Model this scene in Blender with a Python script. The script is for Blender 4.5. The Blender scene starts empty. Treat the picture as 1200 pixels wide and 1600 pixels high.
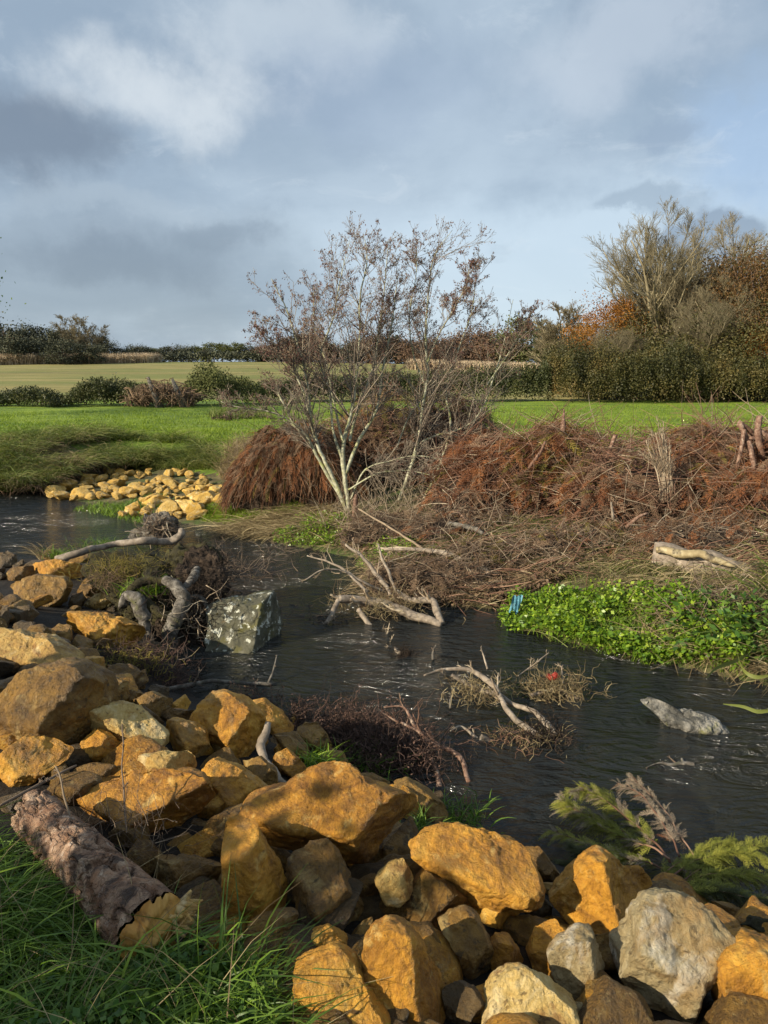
import bpy, math, random
import numpy as np
from mathutils import Vector

C = bpy.context.scene
COL = C.collection
R_ = math.radians
rng = np.random.default_rng(7)
random.seed(7)

# ------------------------------------------------------------------ camera
F = 1155.0            # focal length in photograph pixels (photo 1200 x 1600)
TH = R_(11.0)         # pitch down
EYE = 2.8             # eye height above the water
cam_d = bpy.data.cameras.new('camera')
cam = bpy.data.objects.new('camera', cam_d)
COL.objects.link(cam)
cam.location = (0, 0, EYE)
cam.rotation_euler = (R_(90) - TH, 0, 0)
cam_d.sensor_fit = 'VERTICAL'
cam_d.sensor_height = 24
cam_d.lens = 24 * F / 1600
cam_d.clip_start = 0.05
cam_d.clip_end = 5000
C.camera = cam

# ------------------------------------------------------------------ sun, sky, exposure
SUN_EL, SUN_AZ = 25.0, -121.0      # azimuth from +Y, clockwise (towards +X)
sd = Vector((math.sin(R_(SUN_AZ)) * math.cos(R_(SUN_EL)), math.cos(R_(SUN_AZ)) * math.cos(R_(SUN_EL)), math.sin(R_(SUN_EL))))
sl = bpy.data.lights.new('sun', 'SUN')
sl.energy = 5.0   # warm low sun
sl.angle = R_(0.5)
sl.color = (1.0, 0.89, 0.70)
so = bpy.data.objects.new('sun', sl)
COL.objects.link(so)
so.rotation_euler = sd.to_track_quat('Z', 'Y').to_euler()
C.view_settings.view_transform = 'Standard'
C.view_settings.look = 'None'
C.view_settings.exposure = 0.62
C.view_settings.gamma = 1.0


def px_dir(px, py):
    a = (px - 600) / F
    b = (800 - py) / F
    return np.array([a, math.cos(TH) + b * math.sin(TH), -math.sin(TH) + b * math.cos(TH)])


def azel(px, py):
    d = px_dir(px, py)
    d = d / np.linalg.norm(d)
    return math.atan2(d[0], d[1]), math.asin(d[2])


W = bpy.data.worlds.new("World")
C.world = W
W.use_nodes = True
nt = W.node_tree
nt.nodes.clear()
N, L = nt.nodes, nt.links


def nd(t, **k):
    n = N.new(t)
    for a, v in k.items():
        setattr(n, a, v)
    return n


def wmath(op, a, b=None, c=None, clamp=False):
    n = nd('ShaderNodeMath', operation=op)
    n.use_clamp = clamp
    for i, v in enumerate((a, b, c)):
        if v is None:
            continue
        if isinstance(v, (int, float)):
            n.inputs[i].default_value = v
        else:
            L.new(v, n.inputs[i])
    return n.outputs[0]


def sstep(v, lo, hi):
    n = nd('ShaderNodeMapRange', interpolation_type='SMOOTHSTEP')
    L.new(v, n.inputs[0])
    n.inputs[1].default_value = lo
    n.inputs[2].default_value = hi
    return n.outputs[0]


tc = nd('ShaderNodeTexCoord')
sx = nd('ShaderNodeSeparateXYZ')
L.new(tc.outputs['Generated'], sx.inputs[0])
az = wmath('ARCTAN2', sx.outputs[0], sx.outputs[1])
el = wmath('ARCSINE', sx.outputs[2])
# cloud sheet coordinates: flatten towards the horizon
zz = wmath('ADD', wmath('MAXIMUM', sx.outputs[2], 0.0), 0.22)
cu = wmath('DIVIDE', sx.outputs[0], zz)
cv = wmath('DIVIDE', sx.outputs[1], zz)
cx = nd('ShaderNodeCombineXYZ')
L.new(cu, cx.inputs[0]); L.new(cv, cx.inputs[1])


def wnoise(scale, detail, rough, off, vec=None, dist=0.0):
    m = nd('ShaderNodeMapping')
    m.inputs['Location'].default_value = off
    L.new(vec or cx.outputs[0], m.inputs[0])
    n = nd('ShaderNodeTexNoise')
    n.inputs['Scale'].default_value = scale
    n.inputs['Detail'].default_value = detail
    n.inputs['Roughness'].default_value = rough
    n.inputs['Distortion'].default_value = dist
    L.new(m.outputs[0], n.inputs['Vector'])
    return n.outputs['Fac']


n1 = wnoise(1.1, 7, 0.55, (3.1, 1.7, 0), dist=0.4)
n2 = wnoise(3.5, 8, 0.6, (8.1, 4.2, 0), dist=0.3)
n3 = wnoise(9.0, 6, 0.6, (0, 0, 3), vec=tc.outputs['Generated'], dist=0.2)
n4 = wnoise(4.0, 5, 0.55, (5, 2, 1), vec=tc.outputs['Generated'], dist=0.2)


def wcol(scale, detail, off):
    m_ = nd('ShaderNodeMapping'); m_.inputs['Location'].default_value = off
    L.new(tc.outputs['Generated'], m_.inputs[0])
    q = nd('ShaderNodeTexNoise'); q.inputs['Scale'].default_value = scale; q.inputs['Detail'].default_value = detail; q.inputs['Roughness'].default_value = 0.62
    L.new(m_.outputs[0], q.inputs['Vector'])
    sp = nd('ShaderNodeSeparateColor'); L.new(q.outputs['Color'], sp.inputs[0])
    return sp.outputs[0], sp.outputs[1]


wa, wb = wcol(3.2, 8, (2.2, 5.1, 0.7))
az = wmath('ADD', az, wmath('MULTIPLY', wmath('SUBTRACT', wa, 0.5), 0.34))
el = wmath('ADD', el, wmath('MULTIPLY', wmath('SUBTRACT', wb, 0.5), 0.20))


def blob(px, py, sxp, syp, amp=0.5):
    """soft mask around a direction, ragged by noise"""
    a0, e0 = azel(px, py)
    dx = wmath('DIVIDE', wmath('SUBTRACT', az, a0), sxp / F)
    dy = wmath('DIVIDE', wmath('SUBTRACT', el, e0), syp / F)
    r2 = wmath('ADD', wmath('MULTIPLY', dx, dx), wmath('MULTIPLY', dy, dy))
    g = wmath('POWER', 2.718, wmath('MULTIPLY', r2, -1.0))
    jit = wmath('MULTIPLY', wmath('SUBTRACT', wmath('MULTIPLY_ADD', n3, 0.6, wmath('MULTIPLY', n4, 0.4)), 0.5), amp * 2.6)
    return wmath('ADD', g, wmath('MULTIPLY', jit, sstep(g, 0.0, 0.35)))


def mixc(a, b, f):
    m = nd('ShaderNodeMix', data_type='RGBA')
    if isinstance(f, (int, float)):
        m.inputs[0].default_value = f
    else:
        L.new(f, m.inputs[0])
    for i, v in ((6, a), (7, b)):
        if isinstance(v, tuple):
            m.inputs[i].default_value = (*v, 1)
        else:
            L.new(v, m.inputs[i])
    return m.outputs[2]


def sc_(v, k):
    return wmath('MULTIPLY', v, k)


col = mixc((0.29, 0.375, 0.475), (0.44, 0.535, 0.63), sstep(n1, 0.36, 0.66))
col = mixc(col, (0.35, 0.435, 0.53), sc_(sstep(n2, 0.45, 0.75), 0.5))
# brighter band low on the right, heavy grey low on the left
col = mixc(col, (0.60, 0.72, 0.82), sc_(sstep(blob(900, 430, 420, 130, 0.35), 0.15, 0.8), 0.75))
col = mixc(col, (0.36, 0.52, 0.76), sc_(sstep(blob(1180, 235, 150, 85, 0.4), 0.2, 0.9), 0.5))
col = mixc(col, (0.62, 0.68, 0.75), sc_(sstep(blob(890, 95, 150, 70, 0.5), 0.2, 0.9), 0.45))
col = mixc(col, (0.74, 0.79, 0.82), sc_(sstep(blob(235, 130, 170, 85, 0.8), 0.2, 0.95), 0.7))
col = mixc(col, (0.60, 0.67, 0.73), sc_(sstep(blob(420, 40, 150, 60, 0.6), 0.2, 0.9), 0.6))
n5 = wnoise(4.5, 12, 0.68, (1.3, 7.7, 2.0), dist=0.6)
n6 = wnoise(13.0, 10, 0.7, (4.3, 0.7, 5.0), vec=tc.outputs['Generated'], dist=0.5)
col = mixc(col, (0.66, 0.73, 0.79), sc_(sstep(n5, 0.54, 0.72), 0.28))
col = mixc(col, (0.22, 0.28, 0.36), sc_(sstep(n6, 0.56, 0.74), 0.18))
col = mixc(col, (0.27, 0.335, 0.41), sc_(sstep(blob(100, 430, 350, 120, 0.4), 0.15, 0.9), 0.8))
col = mixc(col, (0.40, 0.48, 0.56), sc_(sstep(blob(150, 330, 220, 22, 0.5), 0.2, 0.9), 0.5))
col = mixc(col, (0.165, 0.21, 0.275), sc_(sstep(blob(120, 420, 160, 40, 0.6), 0.15, 0.95), 0.55))
col = mixc(col, (0.19, 0.24, 0.305), sc_(sstep(blob(310, 378, 115, 28, 0.6), 0.15, 0.95), 0.5))
col = mixc(col, (0.175, 0.220, 0.285), sc_(sstep(blob(60, 205, 175, 84, 0.55), 0.22, 0.85), 0.85))
col = mixc(col, (0.30, 0.38, 0.51), sc_(sstep(blob(560, 130, 230, 85, 0.4), 0.2, 0.95), 0.4))
col = mixc(col, (0.27, 0.35, 0.46), sc_(sstep(blob(1000, 235, 62, 24, 0.6), 0.25, 0.8), 0.6))
col = mixc(col, (0.30, 0.38, 0.47), sc_(sstep(blob(975, 328, 110, 20, 0.6), 0.25, 0.8), 0.7))
col = mixc(col, (0.21, 0.27, 0.36), sc_(sstep(blob(1110, 362, 80, 32, 0.5), 0.3, 0.7), 0.8))
col = mixc(col, (0.30, 0.38, 0.47), sc_(sstep(blob(950, 408, 30, 10, 0.5), 0.3, 0.7), 0.7))
sky = nd('ShaderNodeTexSky', sky_type='NISHITA')
sky.sun_disc = False
sky.sun_elevation = R_(SUN_EL)
sky.sun_rotation = R_(SUN_AZ)
bg1 = nd('ShaderNodeBackground'); L.new(sky.outputs[0], bg1.inputs[0]); bg1.inputs[1].default_value = 0.10
bg2 = nd('ShaderNodeBackground'); L.new(col, bg2.inputs[0]); bg2.inputs[1].default_value = 0.75
mx = nd('ShaderNodeMixShader')
mx.inputs[0].default_value = 0.88
L.new(bg1.outputs[0], mx.inputs[1]); L.new(bg2.outputs[0], mx.inputs[2])
wo = nd('ShaderNodeOutputWorld')
L.new(mx.outputs[0], wo.inputs[0])

# ------------------------------------------------------------------ helpers: rays, noise, tags
FW = np.array([0, math.cos(TH), -math.sin(TH)])
UP = np.array([0, math.sin(TH), math.cos(TH)])
RT = np.array([1.0, 0, 0])
E0 = np.array([0, 0, EYE])


def at(px, py, t):
    """the world point at depth t (metres along the view axis) in a photo direction"""
    return E0 + px_dir(px, py) * t


def onz(px, py, z=0.0):
    d = px_dir(px, py)
    return E0 + d * ((z - EYE) / d[2])


def hash3(i, j, k, s):
    n = (i * 374761393 + j * 668265263 + k * 1274126177 + s * 974634777) & 0x7fffffff
    n = ((n ^ (n >> 13)) * 1274126177) & 0x7fffffff
    n = (n ^ (n >> 16)) & 0xffff
    return n / 65535.0


def vnoise(p, s=0):
    p = np.asarray(p, float)
    i = np.floor(p).astype(np.int64)
    f = p - i
    u = f * f * (3 - 2 * f)
    r = 0
    for a in (0, 1):
        for b in (0, 1):
            for c in (0, 1):
                w = (u[:, 0] if a else 1 - u[:, 0]) * (u[:, 1] if b else 1 - u[:, 1]) * (u[:, 2] if c else 1 - u[:, 2])
                r = r + w * hash3(i[:, 0] + a, i[:, 1] + b, i[:, 2] + c, s)
    return r


def fbm(p, s=0, oct=4, rough=0.5):
    r, a, tot = 0, 1.0, 0
    p = np.asarray(p, float)
    for o in range(oct):
        r = r + a * (vnoise(p * 2 ** o + 17.3 * o, s + o) - 0.5)
        tot += a
        a *= rough
    return r / tot * 2


def ridged(p, s=0, oct=3):
    r, a, tot = 0, 1.0, 0
    for o in range(oct):
        r = r + a * (1 - np.abs(vnoise(p * 2 ** o + 9.1 * o, s + o) * 2 - 1))
        tot += a
        a *= 0.5
    return r / tot


def tag(o, label=None, cat=None, group=None, kind=None):
    if label: o['label'] = label
    if cat: o['category'] = cat
    if group: o['group'] = group
    if kind: o['kind'] = kind
    return o


def empty(name, loc):
    o = bpy.data.objects.new(name, None)
    o.empty_display_size = 0.1
    COL.objects.link(o)
    o.location = loc
    return o


def make_mesh(name, V, Q=None, T=None, rnd=None, smooth=True, mats=(), mi=None):
    me = bpy.data.meshes.new(name)
    V = np.asarray(V, np.float32)
    nq = 0 if Q is None else len(Q)
    ntr = 0 if T is None else len(T)
    me.vertices.add(len(V))
    me.vertices.foreach_set('co', V.ravel())
    idx = []
    if nq: idx.append(np.asarray(Q, np.int32).ravel())
    if ntr: idx.append(np.asarray(T, np.int32).ravel())
    idx = np.concatenate(idx)
    me.loops.add(len(idx))
    me.loops.foreach_set('vertex_index', idx)
    me.polygons.add(nq + ntr)
    ls = np.concatenate([np.arange(nq) * 4, nq * 4 + np.arange(ntr) * 3]).astype(np.int32)
    me.polygons.foreach_set('loop_start', ls)
    if smooth:
        me.polygons.foreach_set('use_smooth', np.ones(nq + ntr, bool))
    if mi is not None:
        me.polygons.foreach_set('material_index', np.asarray(mi, np.int32))
    for m in mats:
        me.materials.append(m)
    if rnd is not None:
        a = me.attributes.new('rnd', 'FLOAT', 'POINT')
        a.data.foreach_set('value', np.asarray(rnd, np.float32))
    me.update(calc_edges=True)
    return me


class MB:
    """collects geometry for ONE mesh object"""
    def __init__(s):
        s.V, s.Q, s.T, s.A, s.n = [], [], [], [], 0

    def add(s, V, Q=None, T=None, rnd=0.5):
        V = np.asarray(V, float).reshape(-1, 3)
        if Q is not None and len(Q): s.Q.append(np.asarray(Q) + s.n)
        if T is not None and len(T): s.T.append(np.asarray(T) + s.n)
        s.V.append(V)
        s.A.append(np.full(len(V), rnd) if np.isscalar(rnd) else np.asarray(rnd))
        s.n += len(V)
        return s

    def tubes(s, P, Rd, sides=3, rnd=None):
        """P (N,K,3) centre lines, Rd (N,K) radii"""
        P = np.asarray(P, float); Rd = np.asarray(Rd, float)
        if P.ndim == 2: P = P[None]; Rd = Rd[None]
        n, K, _ = P.shape
        if n == 0: return s
        tg = np.gradient(P, axis=1)
        tg /= np.linalg.norm(tg, axis=2, keepdims=True) + 1e-9
        mt = P[:, -1] - P[:, 0]
        mt /= np.linalg.norm(mt, axis=1, keepdims=True) + 1e-9
        ref = np.where(np.abs(mt[:, 2:3]) < 0.8, np.array([[0, 0, 1.0]]), np.array([[1.0, 0.2, 0]]))
        ref = np.repeat(ref[:, None], K, 1)
        a = np.cross(tg, ref); a /= np.linalg.norm(a, axis=2, keepdims=True) + 1e-9
        b = np.cross(tg, a)
        an = np.arange(sides) / sides * 2 * np.pi
        V = P[:, :, None] + Rd[:, :, None, None] * (np.cos(an)[None, None, :, None] * a[:, :, None] + np.sin(an)[None, None, :, None] * b[:, :, None])
        if sides >= 7:      # knots and dents on thick wood
            fl = V.reshape(-1, 3)
            rr_ = np.repeat(Rd.ravel(), sides)
            cen = np.repeat(P.reshape(-1, 3), sides, 0)
            q_ = fl / np.maximum(rr_, .006)[:, None]
            k_ = 1 + 0.26 * fbm(fl * 7, 77, 3) + 0.16 * fbm(q_ * .9, 78, 3, .6)
            V = (cen + (fl - cen) * k_[:, None]).reshape(V.shape)
        base = (np.arange(n) * K * sides)[:, None, None]
        k = np.arange(K - 1)[None, :, None] * sides
        j = np.arange(sides)[None, None]
        j2 = (j + 1) % sides
        q = np.stack([base + k + j, base + k + j2, base + k + sides + j2, base + k + sides + j], -1).reshape(-1, 4)
        if rnd is None: rnd = rng.random(n)
        s.add(V.reshape(-1, 3), Q=q, rnd=np.repeat(rnd, K * sides))
        if sides > 3:      # close both ends
            off = s.n - n * K * sides
            for i in range(n):
                for e, r0 in ((0, 0), (1, (K - 1) * sides)):
                    st = off + i * K * sides + r0
                    s.V.append(P[i, 0 if e == 0 else -1][None]); s.A.append(np.array([rnd[i]]))
                    c = s.n; s.n += 1
                    jj = np.arange(sides)
                    s.T.append(np.stack([np.full(sides, c), st + (jj + 1) % sides, st + jj], 1) if e == 0 else np.stack([np.full(sides, c), st + jj, st + (jj + 1) % sides], 1))
        return s

    def blades(s, B, D, Ln, Wd, droop=0.4, seg=3, side=None):
        """grass blades: base B, direction D, bending over towards the ground"""
        n = len(B)
        B = np.asarray(B, float); D = np.asarray(D, float)
        D = D / (np.linalg.norm(D, axis=1, keepdims=True) + 1e-9)
        Ln = np.broadcast_to(Ln, n); Wd = np.broadcast_to(Wd, n); droop = np.broadcast_to(droop, n)
        hz = D.copy(); hz[:, 2] = 0
        hz += rng.normal(0, 0.15, (n, 3)) * [1, 1, 0]
        hz /= np.linalg.norm(hz, axis=1, keepdims=True) + 1e-9
        sd_ = np.cross(D, np.array([0, 0, 1.0])) if side is None else side
        sd_ = sd_ + rng.normal(0, 0.5, (n, 3))
        sd_ /= np.linalg.norm(sd_, axis=1, keepdims=True) + 1e-9
        t = np.linspace(0, 1, seg + 1)
        Pc = B[:, None] + D[:, None] * (Ln[:, None] * t[None])[:, :, None]
        bend = (droop * Ln)[:, None] * (t ** 2.2)[None]
        Pc = Pc + hz[:, None] * bend[:, :, None] * 0.6
        Pc[:, :, 2] -= bend * 0.75
        w = Wd[:, None] * (1 - t[None] ** 1.6 * 0.92) * 0.5
        V = np.stack([Pc - sd_[:, None] * w[:, :, None], Pc + sd_[:, None] * w[:, :, None]], 2)
        base = (np.arange(n) * (seg + 1) * 2)[:, None]
        k = np.arange(seg)[None] * 2
        q = np.stack([base + k, base + k + 1, base + k + 3, base + k + 2], -1).reshape(-1, 4)
        s.add(V.reshape(-1, 3), Q=q, rnd=np.repeat(rng.random(n), (seg + 1) * 2))
        return s

    def leaves(s, Cn, size, aspect=0.6, up=0.0, D=None, rnd=None):
        """small kite-shaped leaves"""
        n = len(Cn)
        if n == 0: return s
        Cn = np.asarray(Cn, float)
        size = np.broadcast_to(size, n)
        d = rng.normal(0, 1, (n, 3)) if D is None else D + rng.normal(0, 0.25, (n, 3))
        d /= np.linalg.norm(d, axis=1, keepdims=True) + 1e-9
        nn = rng.normal(0, 1, (n, 3)); nn[:, 2] += up
        w = np.cross(d, nn); w /= np.linalg.norm(w, axis=1, keepdims=True) + 1e-9
        h = size[:, None]
        V = np.stack([Cn, Cn + d * h * 0.5 + w * h * aspect * 0.5, Cn + d * h, Cn + d * h * 0.5 - w * h * aspect * 0.5], 1)
        q = np.arange(n * 4).reshape(-1, 4)
        r = rng.random(n) if rnd is None else rnd
        s.add(V.reshape(-1, 3), Q=q, rnd=np.repeat(r, 4))
        return s

    def build(s, name, mat, origin=(0, 0, 0), parent=None, smooth=True):
        V = np.concatenate(s.V) - np.asarray(origin, float)
        Q = np.concatenate(s.Q) if s.Q else None
        T = np.concatenate(s.T) if s.T else None
        me = make_mesh(name, V, Q, T, np.concatenate(s.A), smooth, (mat,))
        o = bpy.data.objects.new(name, me)
        COL.objects.link(o)
        if parent is not None:
            o.parent = parent
        else:
            o.location = origin
        return o


# ------------------------------------------------------------------ materials
def mat(name, cols, scale=4.0, detail=8, rough=0.7, nrough=0.6, bump=0.3, bdist=0.02, bscale=None, attr=0.0, objrnd=0.0,
        trans=0.0, stretch=(1, 1, 1), spec=0.4, coord='Object', cracks=0.0, cscale=6.0, layers=(), dist=0.3, rot=(0, 0, 0), ndscale=None):
    m = bpy.data.materials.new(name)
    m.use_nodes = True
    t = m.node_tree
    t.nodes.clear()
    n_ = lambda ty, **k: _mk(t, ty, k)
    out = n_('ShaderNodeOutputMaterial')
    b = n_('ShaderNodeBsdfPrincipled')
    b.inputs['Roughness'].default_value = rough
    b.inputs['Specular IOR Level'].default_value = spec
    tcn = n_('ShaderNodeTexCoord')
    vec = tcn.outputs[coord]
    oi = n_('ShaderNodeObjectInfo')
    if objrnd >= 0:
        va = n_('ShaderNodeVectorMath', operation='MULTIPLY_ADD')
        t.links.new(oi.outputs['Random'], va.inputs[0])
        va.inputs[1].default_value = (37, 53, 71) if objrnd > 0 else (0, 0, 0)
        t.links.new(vec, va.inputs[2])
        vec = va.outputs[0]
    mp = n_('ShaderNodeMapping')
    mp.inputs['Scale'].default_value = stretch
    mp.inputs['Rotation'].default_value = rot
    t.links.new(vec, mp.inputs[0])
    vec = mp.outputs[0]

    def noise(sc, dt, rg, ds=0.0, v=None):
        q = n_('ShaderNodeTexNoise')
        q.inputs['Scale'].default_value = sc
        q.inputs['Detail'].default_value = dt
        q.inputs['Roughness'].default_value = rg
        q.inputs['Distortion'].default_value = ds
        t.links.new(v or vec, q.inputs['Vector'])
        return q.outputs['Fac']

    def mth(op, a, b2, c=None, clamp=False):
        q = n_('ShaderNodeMath', operation=op)
        q.use_clamp = clamp
        for i, v in enumerate((a, b2, c)):
            if v is None: continue
            if isinstance(v, (int, float)): q.inputs[i].default_value = v
            else: t.links.new(v, q.inputs[i])
        return q.outputs[0]
    f = noise(scale, detail, nrough, dist)
    f = mth('MULTIPLY_ADD', mth('SUBTRACT', f, 0.5), 1.7, 0.5)
    if attr:
        at_ = n_('ShaderNodeAttribute', attribute_name='rnd')
        f = mth('ADD', mth('MULTIPLY', f, 1 - attr), mth('MULTIPLY', at_.outputs['Fac'], attr))
    if objrnd > 0:
        f = mth('ADD', f, mth('MULTIPLY', mth('SUBTRACT', oi.outputs['Random'], 0.5), objrnd))
    r = n_('ShaderNodeValToRGB')
    el_ = r.color_ramp.elements
    while len(el_) > 1: el_.remove(el_[-1])
    for i, (p, c) in enumerate(cols):
        e = el_[0] if i == 0 else el_.new(p)
        e.position = p
        e.color = (*c, 1)
    t.links.new(f, r.inputs[0])
    colr = r.outputs[0]
    for (lc, ls, lo, hi, amt) in layers:          # stains, lichen, moss with shapes of their own
        ln = noise(ls, 7, 0.65, 0.5)
        mr = n_('ShaderNodeMapRange')
        t.links.new(ln, mr.inputs[0])
        mr.inputs[1].default_value = lo; mr.inputs[2].default_value = hi; mr.inputs[4].default_value = amt
        mxn = n_('ShaderNodeMix', data_type='RGBA')
        t.links.new(mr.outputs[0], mxn.inputs[0]); t.links.new(colr, mxn.inputs[6]); mxn.inputs[7].default_value = (*lc, 1)
        colr = mxn.outputs[2]
    t.links.new(colr, b.inputs['Base Color'])
    if bump:
        hgt = noise(bscale or scale * 2.5, 10, 0.68, 0.2)
        if cracks:
            vo = n_('ShaderNodeTexVoronoi', feature='DISTANCE_TO_EDGE')
            vo.inputs['Scale'].default_value = cscale
            wv = n_('ShaderNodeVectorMath', operation='MULTIPLY_ADD')
            nn = n_('ShaderNodeTexNoise'); nn.inputs['Scale'].default_value = cscale * 1.3; nn.inputs['Detail'].default_value = 4
            t.links.new(vec, nn.inputs['Vector'])
            t.links.new(nn.outputs['Color'], wv.inputs[0]); wv.inputs[1].default_value = (0.35, 0.35, 0.35); t.links.new(vec, wv.inputs[2])
            t.links.new(wv.outputs[0], vo.inputs['Vector'])
            ck = mth('MINIMUM', mth('MULTIPLY', vo.outputs['Distance'], 6.0), 1.0)
            hgt = mth('ADD', hgt, mth('MULTIPLY', ck, cracks))
        bp = n_('ShaderNodeBump')
        bp.inputs['Strength'].default_value = bump
        bp.inputs['Distance'].default_value = bdist
        t.links.new(hgt, bp.inputs['Height'])
        t.links.new(bp.outputs[0], b.inputs['Normal'])
    if trans:
        tr = n_('ShaderNodeBsdfTranslucent')
        t.links.new(colr, tr.inputs[0])
        ms = n_('ShaderNodeMixShader')
        ms.inputs[0].default_value = trans
        t.links.new(b.outputs[0], ms.inputs[1]); t.links.new(tr.outputs[0], ms.inputs[2])
        t.links.new(ms.outputs[0], out.inputs[0])
    else:
        t.links.new(b.outputs[0], out.inputs[0])
    return m


def _mk(t, ty, k):
    n = t.nodes.new(ty)
    for a, v in k.items():
        setattr(n, a, v)
    return n


M = {}
RK = dict(detail=12, nrough=0.80, rough=0.5, objrnd=0.22, bump=1.0, bdist=0.045, bscale=20, cracks=0.10, cscale=4, spec=0.5, dist=0.9)
M['ochre'] = mat('ochre_sandstone', [(0.12, (0.12, 0.045, 0.005)), (0.34, (0.30, 0.13, 0.012)), (0.54, (0.53, 0.245, 0.022)), (0.74, (0.65, 0.36, 0.052)), (0.95, (0.75, 0.53, 0.20))],
                 scale=5.0, layers=[((0.76, 0.54, 0.18), 12, 0.58, 0.68, 0.5), ((0.17, 0.075, 0.010), 3.5, 0.52, 0.66, 0.7), ((0.10, 0.045, 0.010), 26, 0.59, 0.67, 0.6), ((0.30, 0.24, 0.13), 1.6, 0.58, 0.68, 0.6)], **RK)
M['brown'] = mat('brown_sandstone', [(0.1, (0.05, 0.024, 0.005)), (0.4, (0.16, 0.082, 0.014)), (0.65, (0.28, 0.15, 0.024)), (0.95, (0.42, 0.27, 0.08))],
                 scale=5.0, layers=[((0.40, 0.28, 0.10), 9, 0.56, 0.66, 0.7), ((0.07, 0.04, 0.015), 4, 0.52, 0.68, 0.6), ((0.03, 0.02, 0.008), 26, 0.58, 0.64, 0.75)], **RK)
M['pale'] = mat('pale_veined_stone', [(0.1, (0.18, 0.09, 0.018)), (0.4, (0.42, 0.25, 0.06)), (0.6, (0.58, 0.40, 0.13)), (0.9, (0.72, 0.58, 0.32))],
                scale=5.0, layers=[((0.78, 0.64, 0.36), 7, 0.54, 0.64, 0.55), ((0.22, 0.10, 0.02), 6, 0.54, 0.62, 0.8), ((0.08, 0.04, 0.012), 26, 0.58, 0.64, 0.7)], **RK)
M['grey'] = mat('grey_limestone', [(0.1, (0.13, 0.09, 0.035)), (0.4, (0.27, 0.195, 0.085)), (0.6, (0.37, 0.29, 0.15)), (0.9, (0.50, 0.43, 0.28))],
                scale=5.0, layers=[((0.60, 0.55, 0.44), 6, 0.55, 0.64, 0.7), ((0.27, 0.14, 0.03), 3, 0.52, 0.66, 0.7), ((0.08, 0.05, 0.02), 26, 0.58, 0.64, 0.7)], **RK)
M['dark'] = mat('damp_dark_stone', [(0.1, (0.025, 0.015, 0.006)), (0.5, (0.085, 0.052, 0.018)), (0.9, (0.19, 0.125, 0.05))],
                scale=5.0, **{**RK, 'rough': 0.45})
M['bar'] = mat('yellow_gravel_stone', [(0.1, (0.30, 0.16, 0.03)), (0.45, (0.55, 0.32, 0.05)), (0.8, (0.72, 0.50, 0.15))], scale=3.0,
               layers=[((0.74, 0.66, 0.42), 4, 0.54, 0.68, 0.7), ((0.10, 0.07, 0.03), 3, 0.56, 0.7, 0.5)], **RK)
M['lichen'] = mat('lichen_block', [(0.1, (0.035, 0.035, 0.022)), (0.5, (0.085, 0.08, 0.05)), (0.9, (0.17, 0.16, 0.12))], scale=7, rough=0.85, bump=0.8, bdist=0.02, bscale=14,
                  layers=[((0.10, 0.09, 0.02), 4, 0.50, 0.62, 0.8), ((0.50, 0.50, 0.41), 13, 0.565, 0.61, 0.95), ((0.16, 0.10, 0.04), 9, 0.60, 0.68, 0.6)])
M['island'] = mat('grey_river_rock', [(0.1, (0.02, 0.02, 0.017)), (0.42, (0.07, 0.066, 0.055)), (0.6, (0.20, 0.185, 0.155)), (0.9, (0.36, 0.33, 0.27))], scale=8, rough=0.7, bump=0.9, bdist=0.02, bscale=12,
                  layers=[((0.14, 0.14, 0.02), 5, 0.56, 0.66, 0.8)], cracks=0.3, cscale=9)
M['moss'] = mat('mossy_soil', [(0.1, (0.012, 0.010, 0.004)), (0.5, (0.034, 0.028, 0.009)), (0.9, (0.085, 0.075, 0.018))], scale=9, rough=0.95, bump=1, bdist=0.03, bscale=30)
M['rootbark'] = mat('weathered_root', [(0.1, (0.02, 0.017, 0.012)), (0.45, (0.085, 0.073, 0.058)), (0.9, (0.28, 0.25, 0.21))], scale=14, rough=0.85, bump=0.9, bdist=0.012, bscale=40,
                    layers=[((0.09, 0.09, 0.02), 7, 0.56, 0.68, 0.7)])
M['alder'] = mat('alder_bark', [(0.1, (0.13, 0.125, 0.08)), (0.5, (0.34, 0.33, 0.22)), (0.9, (0.58, 0.56, 0.42))], scale=16, rough=0.85, bump=0.5, bdist=0.01, bscale=30,
                 layers=[((0.26, 0.27, 0.06), 8, 0.52, 0.64, 0.75), ((0.10, 0.08, 0.055), 11, 0.58, 0.68, 0.8)])
M['twig'] = mat('grey_brown_twig', [(0.0, (0.045, 0.030, 0.020)), (0.5, (0.135, 0.090, 0.060)), (1.0, (0.28, 0.21, 0.14))], scale=3, attr=0.7, bump=0, rough=0.8)
M['aldtwig'] = mat('alder_twig', [(0.0, (0.10, 0.075, 0.055)), (0.5, (0.22, 0.175, 0.13)), (1.0, (0.36, 0.31, 0.22))], scale=3, attr=0.7, bump=0, rough=0.8)
M['paletwig'] = mat('bleached_twig', [(0.0, (0.13, 0.090, 0.055)), (0.5, (0.33, 0.25, 0.165)), (1.0, (0.56, 0.48, 0.35))], scale=5, attr=0.6, bump=0.3, rough=0.8, bscale=40)
M['wetwood'] = mat('grey_driftwood', [(0.1, (0.08, 0.065, 0.05)), (0.5, (0.24, 0.19, 0.14)), (0.9, (0.42, 0.35, 0.27))], scale=12, rough=0.7, bump=0.6, bdist=0.008, bscale=50, layers=[((0.07, 0.05, 0.03), 6, 0.52, 0.66, 0.6)])
M['aldleaf'] = mat('withered_alder_leaf', [(0.0, (0.07, 0.028, 0.026)), (0.5, (0.17, 0.075, 0.060)), (0.8, (0.20, 0.14, 0.08)), (1.0, (0.24, 0.25, 0.09))], scale=1.5, attr=0.6, bump=0, rough=0.6, trans=0.25)
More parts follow.
